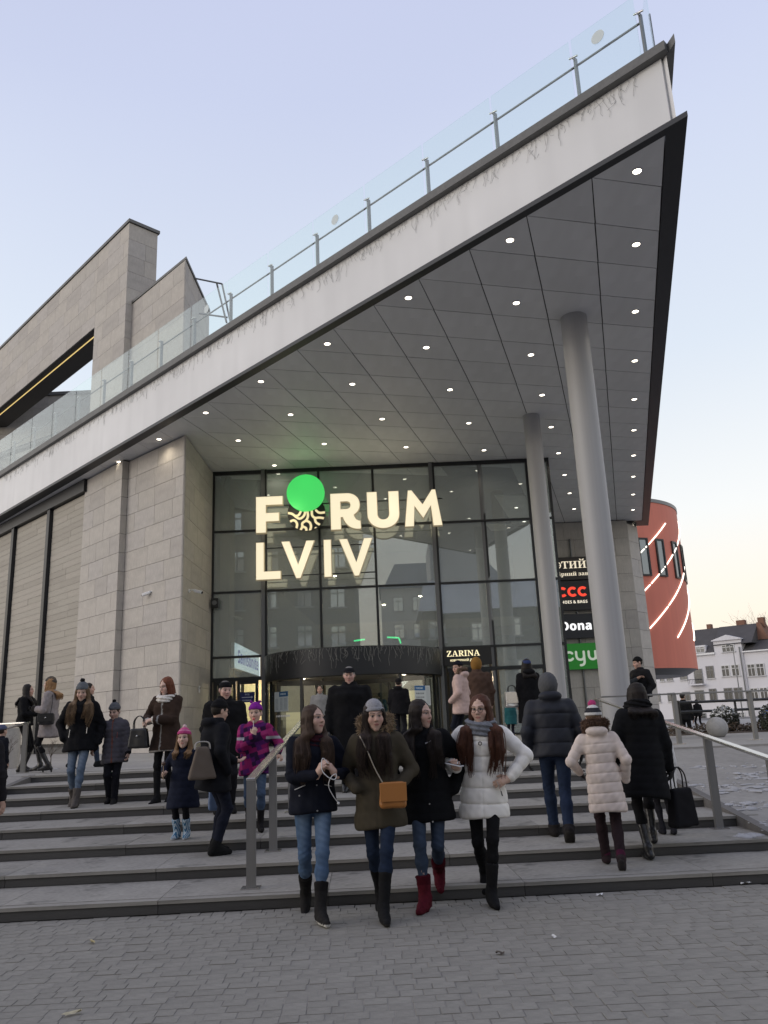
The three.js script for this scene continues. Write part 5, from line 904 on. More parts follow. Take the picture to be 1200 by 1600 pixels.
    const inst = limb([0, .005, .012], [0, -.05, .095], .043 * bw, .034 * bw); const hh = bt.heel ? limb([0, -.05, -.05], [0, -.12, -.055], .022, .014) : null;
    const f = (x, y, z) => { const p = loc(x, y, z); let d = smin(heel(...p), toe(...p), .03); d = smin(d, ank(...p), .03); d = smin(d, inst(...p), .03); d = smax(d, -.09 - p[1] - (bt.heel ? .0 : 0), .006); if (hh) d = smin(d, hh(...p), .01); d = smin(d, shaft(x, y, z), .025); const e = dot(sub([x, y, z], l.an), upv) - top; d = smax(d, e, .012); if (bt.fur) d += .006 * wob(x * 6, y * 6, z * 6); return d + .0025 * wob(x * 2.4, y * 3, z * 2.4); };
    part(bt.h > .16 ? 'boot' : 'shoe', f, [l.an, add(l.an, [0, -.1, 0]), add(l.an, mul(upv, top)), add(l.an, [sy * .19, 0, cy * .19]), add(l.an, [sy * .1, -.12, cy * .1])], .135, .0105 * Math.max(1, lod * .9), (x, y, z) => { const p = loc(x, y, z), v = 1 + .2 * wob(x * 3, y * 3, z * 3); if (bt.sole && p[1] < -.071) return bt.sole; if (bt.band) { const q = Math.floor((y + .3 * Math.sin(x * 20)) * 22); if (q % 2) return bt.band; } if (bt.cuffC && dot(sub([x, y, z], l.an), upv) > top - .07) return mul(bt.cuffC, v); return mul(bt.c, v); }, bt.shine ? M.leather : M.cloth);
  }
  // --- coat
  const ct = s.coat, hem = ct.hem || .75, W = ct.w || 1, puff = ct.puff || 0, amp = ct.amp || (puff ? .011 : 0);
  const prof = ct.prof || (male ? [[.3, .24, .185], [hem, .225 * (ct.flare || 1), .175], [.95, .205, .165], [1.12, .195, .155], [1.28, .215, .165], [1.38, .19, .13], [1.44, .09, .085], [1.5, .08, .08]] : [[.3, .225, .19], [hem, .21 * (ct.flare || 1), .175 * (ct.flare || 1)], [.95, .19, .155], [1.12, .165 * (ct.waist || 1), .14 * (ct.waist || 1)], [1.28, .183, .15], [1.38, .16, .12], [1.44, .085, .082], [1.5, .075, .075]]);
  const pr = y => { let i = 0; while (i < prof.length - 2 && y > prof[i + 1][0]) i++; const a = prof[i], b = prof[i + 1]; let t = (y - a[0]) / ((b[0] - a[0]) || 1e-6); t = t < 0 ? 0 : t > 1 ? 1 : t; t = t * t * (3 - 2 * t); return [(a[1] + (b[1] - a[1]) * t) * W, (a[2] + (b[2] - a[2]) * t) * W]; };
  const ribs = u => Math.sqrt(Math.abs(Math.sin(Math.PI * u)));
  const topY = ct.collar || 1.47, sleeve = ct.sleeve || 1, fold = (ct.fold === undefined ? .005 : ct.fold) * (puff ? .4 : 1);
  const torso = (x, y, z) => { const p = dn(x, y, z); const py = p[1], [rx, rz] = pr(py), X = p[0] / rx, Z = (p[2] + .005) / rz, k0 = Math.sqrt(X * X + Z * Z), k1 = Math.sqrt(X * X / (rx * rx) + Z * Z / (rz * rz)); let d = k0 < .05 ? -Math.min(rx, rz) : k0 * (k0 - 1) / k1; if (puff) { const u = (py - hem) / puff, fr = (u - Math.round(u)) * puff; d -= amp * (ribs(u) - .4); if (ct.seam) d += ct.seam * Math.exp(-Math.pow(fr / .007, 2)); } d += fold * (Math.sin(py * 38 + p[0] * 23) * Math.sin(p[0] * 19 + p[2] * 31 + py * 7) + .7 * Math.sin(py * 21 - p[0] * 34 + 2) * Math.sin(py * 9 + p[2] * 12) + (py < 1.0 ? .6 * Math.sin(Math.atan2(p[0], p[2]) * 9 + py * 5) : 0)); if (ct.zip) d += .006 * Math.exp(-Math.pow(p[0] / .008, 2)) * (p[2] > 0 ? 1 : 0); if (ct.belt) d += .012 * Math.exp(-Math.pow((py - ct.belt) / .018, 2)); d = smax(d, hem + .015 * Math.sin(p[0] * 9 + 1) - py, .03); d = smax(d, py - topY, .02); return d; };
  const sl2 = []; for (const k of ['L', 'R']) { const a = arms[k], r = sleeve * (male ? 1.1 : 1), e = a.a.hide ? 1 : .93, wEnd = mixv(a.el, a.wr, e); sl2.push([limb(a.sh, a.el, .066 * r, .056 * r), limb(a.el, wEnd, .054 * r, (ct.cuffR || .042) * r), k]); }
  const coatF = (x, y, z) => { let d = torso(x, y, z); for (const [u, v] of sl2) { let e = smin(u(x, y, z), v(x, y, z), .02); if (puff && Math.abs(e) < .06) { const w = u(x, y, z) < v(x, y, z) ? u.t(x, y, z) * u.L : u.L + v.t(x, y, z) * v.L; e -= amp * .75 * (ribs(w / (puff * .8)) - .4); } else if (Math.abs(e) < .06) { const w = u(x, y, z) < v(x, y, z) ? u.t(x, y, z) * u.L : u.L + v.t(x, y, z) * v.L; e += fold * Math.sin(x * 40 + y * 46) * Math.sin(z * 38 + y * 21) + .0055 * Math.exp(-Math.pow((w - u.L) / .06, 2)) * Math.sin(w * 140 + x * 30); } d = smin(d, e, .055); } if (ct.hood === 'down') d = smin(d, hoodF(x, y, z), .03); return d; };
  const hoodC = up([0, 1.435, -.1]), hoodE = ell(hoodC, [.125, .062, .085]), hoodI = ell(add(hoodC, [0, .06, .05]), [.085, .06, .075]), hoodF = (x, y, z) => smax(hoodE(x, y, z), -hoodI(x, y, z), .02);
  const cc = ct.c, cpts = [up([-.25, hem - .03, -.2]), up([.25, hem - .03, .22]), up([.25, 1.5, .1]), up([-.25, 1.5, -.2])]; for (const k of ['L', 'R']) cpts.push(arms[k].sh, arms[k].el, arms[k].wr);
  part('coat', coatF, cpts, .1, (ct.cell || .0118) * lod, (x, y, z) => {
    const p = dn(x, y, z), v = 1 + .13 * wob(x * 1.7, y * 1.7, z * 1.7); if (ct.pattern) { const c = ct.pattern(p[0], p[1], p[2], x, y, z); if (c) return c; }
    if (ct.cuffC) for (const k of ['L', 'R']) if (len(sub([x, y, z], arms[k].wr)) < (ct.cuffL || .09)) return ct.cuffC;
    if (ct.hemC && p[1] < hem + .03) return ct.hemC;
    if (ct.zipC && Math.abs(p[0]) < .009 && p[2] > 0) return ct.zipC; return mul(cc, v);
  }, ct.shiny ? M.shell : M.cloth);
  // --- fur trims: short tapered tufts along a ring
  const tuft = (name, pts, n, L, c, seed, spread) => { const r = rng(seed), g2 = []; for (let i = 0; i < n; i++) { const u = r() * (pts.length - 1), k = Math.floor(u), p = mixv(pts[k], pts[Math.min(pts.length - 1, k + 1)], u - k); const d = nrm([r() - .5, r() - .5, r() - .5]); const o = add(p, mul(d, spread * r())); const e = add(o, mul(nrm(add(d, [0, -.25, .1])), L * (.5 + r() * .7))); const b = bar(o, e, .0042, 3, .0008).toNonIndexed(); const q = .6 + r() * .75, col = new Float32Array(b.attributes.position.count * 3); for (let j = 0; j < col.length; j += 3) { col[j] = c[0] * q; col[j + 1] = c[1] * q; col[j + 2] = c[2] * q; } b.deleteAttribute('uv'); b.setAttribute('color', new THREE.BufferAttribute(col, 3)); g2.push(b); } const core = tube(pts, spread * .8, 8, false, 24).toNonIndexed(); core.deleteAttribute('uv'); const cA = new Float32Array(core.attributes.position.count * 3); for (let j = 0; j < cA.length; j += 3) { cA[j] = c[0] * .6; cA[j + 1] = c[1] * .6; cA[j + 2] = c[2] * .6; } core.setAttribute('color', new THREE.BufferAttribute(cA, 3)); g2.push(core); const m = mesh(name, mergeGeometries(g2), M.hairM, root); m.userData.kind = 'stuff'; return m; };
  if (ct.fur) { const f = ct.fur, pts = []; if (f.kind === 'hood') for (let a = -1; a <= 1.001; a += .1) { const t = a * 2.35; pts.push(up([Math.sin(t) * .118, 1.47 + .045 * Math.cos(t * .5) + (Math.abs(a) > .75 ? -.05 : .02), -.035 - Math.cos(t) * .095 + (f.fwd || 0)])); } else for (let a = 0; a <= 1.001; a += .1) { const t = a * 6.283; pts.push(up([Math.sin(t) * .1, 1.45, Math.cos(t) * .085 - .01])); } tuft('fur_trim', pts, Math.round((f.n || 900) * 3.2 / lod), (f.L || .035) * .72, f.c, 900 + Math.round(s.at[0] * 10), f.r || .03); }
  // --- scarf
  if (s.scarf) { const c = s.scarf, rg = []; const f = (x, y, z) => { const p = dn(x, y, z), [h0, h1] = c.y || [1.4, 1.5]; const ym = (h0 + h1) / 2, rr = Math.hypot(p[0] * .95, p[2] - .018), wv = .008 * Math.sin(p[1] * 150 + Math.atan2(p[0], p[2]) * 3) + .006 * wob(x * 3, y * 3, z * 3); const dr = Math.abs(rr - (c.r || .082)) - .032 - wv, dy = Math.abs(p[1] - ym + p[2] * .25) - (h1 - h0) / 2; return smax(dr, dy, .03); }; part('scarf', f, [up([-.16, (c.y || [1.4])[0] - .05, -.16]), up([.16, (c.y || [0, 1.5])[1] + .05, .18])], .02, .0085 * lod, (x, y, z) => mul(c.c, 1 + .35 * wob(x * 5, y * 5, z * 5)), M.cloth); }
  // --- hair
  const hr2 = s.hair;
  if (hr2 && hr2.style !== 'none') {
    const r = rng(hr2.seed || 5), locks = [], cap0 = ell([0, .032, -.018], [.0785, .0985, .0965]), faceCut = ell([0, -.022 - (hr2.low || 0), .112], [.0685 * (hr2.face || 1), .113, .094]), capCut = ell([0, -.16, .0], [.2, .085, .2]);
    const cap = inHead((x, y, z) => { let d = cap0(x, y, z); d = smax(d, -faceCut(x, y, z), .012); if (hr2.style === 'short') d = smax(d, -capCut(x, y + .03, z), .01); d += (z < .03 ? .0016 : 0) * Math.sin(Math.atan2(x, -z + .02) * 46 + y * 30) + .003 * Math.exp(-x * x / .00003) * (y > .05 ? 1 : 0); return d; });
    if (hr2.style !== 'short') {
      const n = hr2.n || 34, L = hr2.len || .3;
      for (let i = 0; i < n; i++) {
        const ph = (-1 + 2 * (i + .5) / n) * 2.95 + Math.PI, a = Math.atan2(Math.sin(ph), Math.cos(ph)); const ab = Math.abs(a); if (ab < .82) continue; const sg = Math.sign(a), front = ab < 1.9 && hr2.front !== 0, j = () => (r() - .5);
        const p0 = fromHead([Math.sin(a) * .076, .03, Math.cos(a) * .084 - .01]), p1 = fromHead([Math.sin(a) * .087, -.05, Math.cos(a) * .075 - .012]), p2 = fromHead([Math.sin(a) * (.085 + .02 * r()), -.12, Math.cos(a) * .07 - .005 + (front ? .01 : 0)]); const zr = Math.cos(a) * .05 - .02, part0 = hr2.part === undefined ? .006 : hr2.part, pa = fromHead([part0 + sg * .008, .124, zr * .7]), pb = fromHead([Math.sin(a) * .05, .105, zr * 1.1]), pc = fromHead([Math.sin(a) * .07, .072, Math.cos(a) * .074 - .014]); const pl = [pa, pb, pc, p0, p1, p2]; const endY = 1.42 - L * (.62 + .52 * r());
        if (front) { const fx = sg * (hr2.fx || .075) + sg * (ab - 1.2) * .075 + j() * .03; pl.push(up([fx * 1.02, 1.39, .10 + j() * .02]), up([fx * 1.1 + j() * .045, (1.39 + endY) / 2, .16 + j() * .03]), up([fx * 1.05 + j() * .075, endY, .165 + j() * .03])); }
        else pl.push(up([Math.sin(a) * .1, 1.40, -.105 + j() * .02]), up([Math.sin(a) * .12 + j() * .02, (1.39 + endY) / 2, -.165]), up([Math.sin(a) * .11 + j() * .03, endY, -.16 + j() * .02]));
        locks.push(pl);
      }
      const segs = []; for (const pl of locks) for (let k = 0; k < pl.length - 1; k++) { const rr = [.007, .011, .014, .016, .018, .021, .021, .0175, .004]; segs.push(limb(pl[k], pl[k + 1], rr[k] * (hr2.vol || 1), rr[k + 1] * (hr2.vol || 1))); }
      const f = (x, y, z) => { let d = cap(x, y, z); for (const g of segs) d = smin(d, g(x, y, z), .013); return d + .0012 * Math.sin(x * 300 + y * 10) * Math.sin(z * 280 + y * 12); }, pts = [fromHead([0, .14, 0]), fromHead([.1, 0, -.12]), fromHead([-.1, 0, .1])]; for (const pl of locks) pts.push(...pl);
      part('hair', f, pts, .04, .0098 * lod, (x, y, z) => { const v = .82 + .36 * hash3(Math.floor(x * 130), Math.floor(z * 130), 3) ; return hr2.tip && y < 1.3 ? mul(mixv(hr2.c, hr2.tip, Math.min(1, (1.3 - y) / .25)), v) : mul(hr2.c, v); }, M.hairM);
      if (lod < 1.3) { const g2 = []; for (let i = 0; i < 600; i++) { const pl = locks[Math.floor(r() * locks.length)], d = nrm([r() - .5, 0, r() - .3]), o = .018 + r() * .012, q = pl.map((p, k) => add(p, mul(d, k < 3 ? .012 + k * .002 : o * [1, 1, 1, .8, .9, 1, 1.08, 1.1, .9][k]))); q[q.length - 1][1] -= r() * .05; const b = tube(q, .0013, 3, false, 16).toNonIndexed(), v = .75 + r() * .6, cA = new Float32Array(b.attributes.position.count * 3); for (let j = 0; j < cA.length; j += 3) { cA[j] = hr2.c[0] * v; cA[j + 1] = hr2.c[1] * v; cA[j + 2] = hr2.c[2] * v; } b.deleteAttribute('uv'); b.setAttribute('color', new THREE.BufferAttribute(cA, 3)); g2.push(b); } mesh('hair_strands', mergeGeometries(g2), M.hairM, root).userData.kind = 'stuff'; }
    } else part('hair', cap, [fromHead([0, .14, 0]), fromHead([.1, 0, -.13]), fromHead([-.1, -.1, .1])], .02, .0085 * lod, () => hr2.c, M.hairM);
  }
  // --- hats and hoods
  const ht = s.hat;
  if (ht) {
    if (ht.style === 'hood') { const e = ell([0, .012, -.022], [.104, .138, .13]), i = ell([0, .0, .03], [.08, .115, .12]), cut = ell([0, -.01, .12], [.072, .105, .075]); part('hood', inHead((x, y, z) => smax(smax(e(x, y, z), -i(x, y, z), .01), -cut(x, y, z), .02) + .004 * wob(x * 3, y * 3, z * 3)), [fromHead([0, .16, 0]), fromHead([.11, -.15, -.15]), fromHead([-.11, -.1, .13])], .02, .0095 * lod, (x, y, z) => mul(ht.c, 1 + .15 * wob(x * 3, y * 3, z * 3)), M.cloth); }
    else if (ht.style === 'cap') { const e = ell([0, .05, -.008], [.085, .082, .1]), br = ell([0, .052, .105], [.062, .008, .05]); part('cap', inHead((x, y, z) => smin(smax(smax(e(x, y, z), .045 - y, .006), y - .118, .03), br(x, y, z), .008)), [fromHead([0, .15, .1]), fromHead([.1, 0, -.12]), fromHead([-.1, 0, .16])], .02, .0075 * lod, (x, y, z) => mul(ht.c, 1 + .12 * wob(x * 4, y * 4, z * 4)), M.cloth); }
    else { // knitted hat
      const hgt = ht.tall || 0, e = ell([0, .042 + hgt * .3, -.014], [.0845, .1 + hgt, .1035]), rim = ht.rim === undefined ? .055 : ht.rim, low = ht.low === undefined ? .045 : ht.low;
      const rib = ht.rib || 0; const f = inHead((x, y, z) => { const yy = y - .28 * z * .6; let d = e(x, y, z); const a = Math.atan2(x, z + .014); d -= rib * (.0018 * Math.sin(a * 44)); if (yy < low + rim) d -= .005; if (Math.abs(yy - low - rim) < .006) d += .003; d += .003 * wob(x * 4, y * 5, z * 4); return smax(d, low - yy, .008); });
      const hb = part('hat', f, [fromHead([0, .17 + hgt, 0]), fromHead([.1, -.03, -.13]), fromHead([-.1, 0, .12])], .02, .0072 * lod, (x, y, z) => { const p = toHead(x, y, z), yy = p[1] - .28 * p[2] * .6; if (ht.pattern) { const c = ht.pattern(p[0], yy, p[2]); if (c) return c; } return mul(yy < low + rim && ht.rimC ? ht.rimC : ht.c, .85 + .3 * hash3(Math.floor(p[0] * 160), Math.floor(yy * 160), Math.floor(p[2] * 160))); }, M.cloth);
      if (ht.pom) { const c = fromHead([0, .15 + hgt * 1.3, -.02]), rr = ht.pomR || .032; part('pompom', (x, y, z) => Math.hypot(x - c[0], y - c[1], z - c[2]) - rr - .006 * wob(x * 7, y * 7, z * 7), [c], rr + .02, .0075 * lod, (x, y, z) => mul(ht.pom, .8 + .4 * hash3(Math.floor(x * 120), Math.floor(y * 120), Math.floor(z * 120))), M.cloth); }
      if (ht.ears) for (const sg of [-1, 1]) { const c = fromHead([sg * .055, .142 + hgt, -.02]); part('hat_ear', (x, y, z) => Math.hypot((x - c[0]) * 1, (y - c[1]), (z - c[2]) * 1.4) - .022, [c], .04, .0075, () => ht.c, M.cloth); }
      if (ht.flower) { const p = fromHead([.06, .055, .075]); const m = mesh('hat_flower', new THREE.DodecahedronGeometry(.017, 0), plain([.02, .02, .02], .8), root); m.position.set(...p); }
    }
  }
  if (s.glasses) { const g2 = []; for (const sg of [-1, 1]) { const t = new THREE.TorusGeometry(.021, .002, 6, 20); t.translate(sg * .031, .006, .103); g2.push(t.toNonIndexed()); g2.push(bar([sg * .052, .01, .1], [sg * .078, .012, .0], .002, 5).toNonIndexed()); } g2.push(bar([-.011, .008, .106], [.011, .008, .106], .002, 5).toNonIndexed()); const gg = mergeGeometries(g2); gg.scale(hs, hs, hs); gg.applyQuaternion(hq); gg.translate(...headC); mesh('glasses', gg, plain([.02, .018, .016], .4), root); }
  // --- small fittings: [part name, point a, point b, radius, colour, metal]
  for (const d of s.bits || []) mesh(d[0], bar(d[1], d[2], d[3], 6), plain(d[4], .35, d[5] ? .9 : 0), root);
  root.userData.sc = undefined; delete root.userData.sc;
  const world = p => { const v = new THREE.Vector3(...p).multiplyScalar(sc).applyAxisAngle(new THREE.Vector3(0, 1, 0), root.rotation.y).add(root.position); return [v.x, v.y, v.z]; };
  return { root, world, arms, headC, fromHead: p => world(fromHead(p)), up };
}
// ---------------------------------------------------------------- the people in the photograph
const Lv = k => k * RISE, BLK = [.012, .012, .014];
const strap = (name, label, cat, pts, r, m, extra) => { const t = thing(name, label, cat, null, pts[0]); const g = tube(pts.map(p => sub(p, pts[0])), r, 6); mesh('strap', g, m, t); if (extra) extra(t); return t; };
function bagThing(name, label, at, turn, w, h, d, m, opt = {}) { // soft bag hanging from its handles
  const t = thing(name, label, 'bag', null, at, turn);
  const f = (x, y, z) => { const k = 1 - .22 * Math.max(0, (y + h / 2) / h) * (opt.taper || 1); const qx = Math.abs(x) / k - w / 2 + .03, qy = Math.abs(y) - h / 2 + .03, qz = Math.abs(z) / (1 - .3 * Math.max(0, (y + h / 2) / h)) - d / 2 + .03; return Math.hypot(Math.max(qx, 0), Math.max(qy, 0), Math.max(qz, 0)) + Math.min(Math.max(qx, qy, qz), 0) - .03 + .005 * wob(x * .9, y * .9, z * .9); };
  const g = nets(f, [-w / 2 - .03, -h / 2 - .03, -d / 2 - .03], [w / 2 + .03, h / 2 + .03, d / 2 + .03], .011, () => opt.c || [1, 1, 1]); mesh('bag_body', g, m, t);
  if (opt.flap) { const fl = mesh('flap', new RoundedBoxGeometry(w * .98, h * .72, .012, 2, .005), opt.flapM || m, t); fl.position.set(0, h * .12, d / 2 + .006); }
  if (opt.handles) for (const z of [-d * .2, d * .2]) mesh('handle', tube([[-w * .26, h * .42, z], [-w * .22, h / 2 + opt.handles * .7, z * .6], [0, h / 2 + opt.handles, z * .2], [w * .22, h / 2 + opt.handles * .7, z * .6], [w * .26, h * .42, z]], .0075, 6), opt.handleM || m, t);
  if (opt.clasp) mesh('clasp', new THREE.SphereGeometry(.014, 10, 8), M.steel, t).position.set(0, h * .12, d / 2 + .01);
  return t;
}
M.lb = mat(C(1), .42, { vertexColors: true });

// girl in the navy jacket with earphones
{
  const p = person({ label: 'long haired girl in navy jacket and blue jeans, winding white earphones', at: [-.70, -7.05], H: 1.66, yaw: 11, head: [40, -6, -3], lean: 2, sway: 1.5, feet: { L: [.02, 0, .27, 12, 0], R: [-.05, .03, -.25, -14, 34] },
    arms: { L: { w: [.165, 1.115, .25], e: [.7, -.8, -.35], d: [-.5, .75, .35], n: [-.8, -.2, -.5], curl: .75, thumb: .3 }, R: { w: [.02, 1.12, .27], e: [-.8, -.8, -.25], d: [.35, .8, .35], n: [.8, -.2, -.5], curl: .8, thumb: .3 } },
    coat: { c: [.0095, .011, .018], hem: .80, flare: 1.0, fold: .006, zip: 1, collar: 1.46, w: 1.02, waist: 1.08 }, trousers: { c: [.055, .095, .165], fade: [.15, .215, .31], w: .98 }, boots: { c: [.018, .017, .017], h: .3, sole: [.55, .54, .5], cuffC: [.012, .011, .011], cuff: 1.12, fur: 0 },
    hair: { style: 'long', c: [.052, .032, .021], len: .34, seed: 3, fx: .085, vol: 1.06 }, scarf: { c: [.035, .008, .013], y: [1.35, 1.455], r: .07 }, skin: [.50, .33, .255],
    bits: [['zip', [-.16, 1.0, .125], [-.075, 1.035, .165], .004, [.6, .6, .6], 1], ['zip', [.085, 1.03, .16], [.15, 1.01, .128], .004, [.6, .6, .6], 1], ['snap_button', [-.125, .955, .155], [-.125, .955, .168], .007, [.6, .6, .6], 1], ['snap_button', [.02, 1.03, .165], [.02, 1.03, .175], .006, [.4, .4, .4], 1], ['snap_button', [.02, .83, .17], [.02, .83, .185], .007, [.5, .5, .5], 1]] });
  const w = q => p.world(q), pts = [[.1, 1.205, .35], [.055, 1.25, .36], [.045, 1.16, .37], [.095, 1.1, .365], [.15, 1.08, .36], [.165, 1.12, .355], [.13, 1.11, .36], [.1, 1.04, .33], [.14, .95, .27], [.19, .885, .23]].map(w);
  const e = thing('earphones', 'white earphone cable dangling from the hands of the girl in navy', 'earphones', null, pts[0]); mesh('cable', tube(pts.map(q => sub(q, pts[0])), .0035, 5, false, 60), M.offwhite, e); const b = sub(pts[9], pts[0]); const s = new THREE.SphereGeometry(.011, 10, 8); s.translate(...b); mesh('earbud', s, M.offwhite, e);
}
// girl in the olive parka
{
  const p = person({ label: 'girl in olive parka with fur hood and grey knitted hat', at: [-.14, -7.0], H: 1.67, yaw: -5, head: [16, 6, 2], lean: 2, sway: -1, feet: { L: [.025, 0, .24, 14, 0], R: [-.045, .03, -.24, -8, 34] },
    arms: { L: { w: [.175, .985, .15], e: [.7, -.2, -.8], hide: 1 }, R: { w: [-.175, .985, .15], e: [-.7, -.2, -.8], hide: 1 } },
    coat: { c: [.058, .049, .034], hem: .66, flare: 1.05, puff: .15, amp: .007, zip: 1, belt: 1.08, w: 1.01, sleeve: 1.04, fold: .006, hood: 'down', fur: { kind: 'hood', c: [.30, .215, .13], n: 1300, L: .05, r: .04, fwd: .02 } }, trousers: { c: [.014, .022, .042], w: .95, fade: [.022, .034, .065] }, boots: { c: [.012, .012, .013], h: .36, cuffC: [.01, .01, .01], sole: [.03, .028, .025] },
    hair: { style: 'long', c: [.026, .017, .013], len: .34, seed: 8, fx: .06 }, hat: { c: [.27, .27, .285], style: 'knit', rim: .03, low: .04, tall: .006, flower: 1 }, skin: [.46, .30, .235] });
  const w = q => p.world(q);
  const b = bagThing('shoulder_bag', 'small tan leather flap bag hanging in front of the girl in olive', w([.135, .935, .245]), .12, .22, .2, .075, M.lb, { c: [.34, .135, .03], flap: 1, flapM: plain([.37, .15, .035], .45), taper: .2 });
  mesh('strap', (() => { const o = w([.135, .935, .245]); return tube([[-.13, 1.4, .14], [-.06, 1.27, .2], [-.01, 1.15, .215], [.055, 1.03, .235]].map(q => sub(w(q), o)).map(q => { const c = Math.cos(-.12), s = Math.sin(-.12); return [q[0] * c + q[2] * s, q[1], -q[0] * s + q[2] * c]; }), .0055, 6); })(), plain([.32, .28, .22], .3, .6), b);
}
// girl in the black coat with burgundy boots
person({ label: 'dark haired girl in long black coat, ripped jeans and burgundy fur boots', at: [.27, -7.28], H: 1.67, yaw: -7, head: [58, 2, 0], lean: 2, sway: -1.5, feet: { R: [-.045, 0, .2, -14, 0], L: [.045, .13, -.24, 8, 24] }, arms: { L: { w: [.24, .92, .02], e: [.7, -.2, -.6], hide: 1 }, R: { w: [-.23, .92, .06], e: [-.7, -.2, -.6], hide: 1 } },
  coat: { c: [.0075, .0078, .009], hem: .66, puff: .085, amp: .006, flare: 1.06, w: 1.03, sleeve: 1.08, zip: 1 }, trousers: { c: [.03, .043, .07], fade: [.055, .075, .11], rip: 1, w: .95 }, boots: { c: [.075, .008, .015], h: .27, fur: 1, w: 1.12, cuff: 1.1, cuffC: [.05, .004, .009] }, hair: { style: 'long', c: [.022, .016, .013], len: .32, seed: 14, fx: .09, vol: 1.05 }, skin: [.48, .315, .245],
  bits: [['snap_button', [.03, .82, .178], [.03, .82, .192], .006, [.5, .5, .5], 1], ['snap_button', [.05, .68, .19], [.05, .68, .2], .007, [.6, .6, .6], 1], ['zip', [.02, 1.31, .165], [.07, 1.33, .16], .006, [.5, .5, .5], 1]] });
// girl in the white puffer
{
  const p = person({ label: 'girl with glasses and auburn hair in white puffer coat, hand on hip', at: [.76, -7.32], H: 1.69, yaw: -9, head: [-14, 4, 0], lean: 1, sway: 2, feet: { L: [.015, 0, .16, 16, 0], R: [-.05, .1, -.26, -6, 34] }, arms: { L: { w: [.235, .985, .12], e: [1, -.15, -.25], d: [-.75, -.3, .45], n: [-.3, -.3, -.85], curl: .5 }, R: { w: [-.2, 1.08, .17], e: [-.9, -.7, -.5], d: [-.1, .1, 1], n: [.1, .95, -.1], curl: .75, thumb: .2 } },
    coat: { c: [.80, .775, .72], hem: .655, puff: .128, amp: .0115, seam: .007, cell: .0088, flare: 1.02, w: 1.0, sleeve: 1.06, zip: 1, fold: .0045, shiny: 0, cuffR: .046 }, trousers: { c: [.009, .009, .010], w: .9, fold: .001 }, boots: { c: [.011, .011, .012], h: .33, cuffC: [.012, .012, .013], w: 1.02 }, hair: { style: 'long', c: [.075, .03, .017], len: .36, seed: 21, fx: .105, vol: 1.05 }, scarf: { c: [.17, .18, .2], y: [1.36, 1.485], r: .098 }, glasses: 1, skin: [.52, .35, .27],
    bits: [['badge', [.008, 1.275, .172], [.008, 1.275, .18], .019, [.05, .045, .04], 0], ['badge', [.008, 1.275, .179], [.008, 1.275, .183], .011, [.6, .57, .52], 0], ['zip_pull', [.155, .885, .17], [.165, .845, .175], .006, [.05, .05, .05], 0], ['pocket_seam', [.125, .97, .178], [.16, .87, .168], .003, [.35, .33, .3], 0], ['boot_trim', [.0, .135, .16], [.07, .135, .16], .004, [.35, .3, .2], 1]] });
  const h = p.world([-.215, 1.115, .27]), ph = thing('phone', 'white phone in the hand of the girl in white', 'phone', null, h, -.5); const g = mesh('phone_body', new RoundedBoxGeometry(.15, .012, .075, 2, .005), plain([.6, .6, .6], .3), ph); g.rotation.z = -.2; const sc = mesh('phone_screen', new RoundedBoxGeometry(.135, .002, .066, 1, .001), M.black, g); sc.position.y = .0068;
}
// man walking up in the dark puffer
person({ label: 'man in dark navy puffer jacket and jeans walking up, grey hood', at: [1.74, -9.05], y: Lv(2), H: 1.72, male: 1, yaw: 176, head: [2, 4, 0], lean: 5, feet: { L: [.05, .0, .22, 4, 0], R: [-.04, .03, -.26, -8, 45] }, arms: { L: { w: [.285, .84, .03], e: [.5, 0, -1], glove: BLK }, R: { w: [-.29, .85, .1], e: [-.5, 0, -1], glove: BLK } }, coat: { c: [.017, .019, .026], hem: .80, puff: .15, amp: .009, seam: .006, cell: .01, w: 1.02, sleeve: 1.02, collar: 1.49, shiny: 1, hood: 'down' }, trousers: { c: [.016, .025, .05], w: 1.12, low: 1.15, fade: [.024, .036, .066] }, boots: { c: [.02, .018, .018], h: .13, w: 1.1, sole: [.03, .028, .026] }, hat: { style: 'hood', c: [.085, .087, .09] }, hair: { style: 'short', c: [.03, .025, .02] } });
// child in the cream coat
person({ label: 'child in cream padded coat with brown fur hood and pink bobble hat, seen from behind', at: [1.98, -8.0], y: Lv(1), H: 1.42, kid: 1, headScale: 1.1, yaw: 172, head: [5, 8, 0], lean: 4, sway: 3, feet: { L: [.04, .0, .2, 3, 0], R: [-.07, .04, -.24, -8, 45] }, arms: { L: { w: [.24, .98, .16], e: [.8, -.4, -.7], glove: [.02, .015, .015] }, R: { w: [-.25, .9, .06], e: [-.6, -.2, -.9], hide: 1 } }, coat: { c: [.64, .55, .49], hem: .56, puff: .105, amp: .0085, seam: .006, cell: .0092, w: .98, sleeve: 1.04, hood: 'down', fur: { kind: 'hood', c: [.13, .075, .05], n: 1200, L: .045, r: .042 }, fold: .006 }, trousers: { c: [.025, .016, .018], w: 1.1, low: 1.15 }, boots: { c: [.03, .02, .022], h: .17, sole: [.05, .045, .045], w: 1.05, cuffC: [.06, .012, .03] }, hat: { c: [.55, .54, .52], style: 'knit', pattern: (x, y, z) => y > .075 && y < .125 ? [.03, .03, .035] : null, pom: [.42, .05, .16], pomR: .045, tall: .01 }, hair: { style: 'short', c: [.1, .06, .035] } });
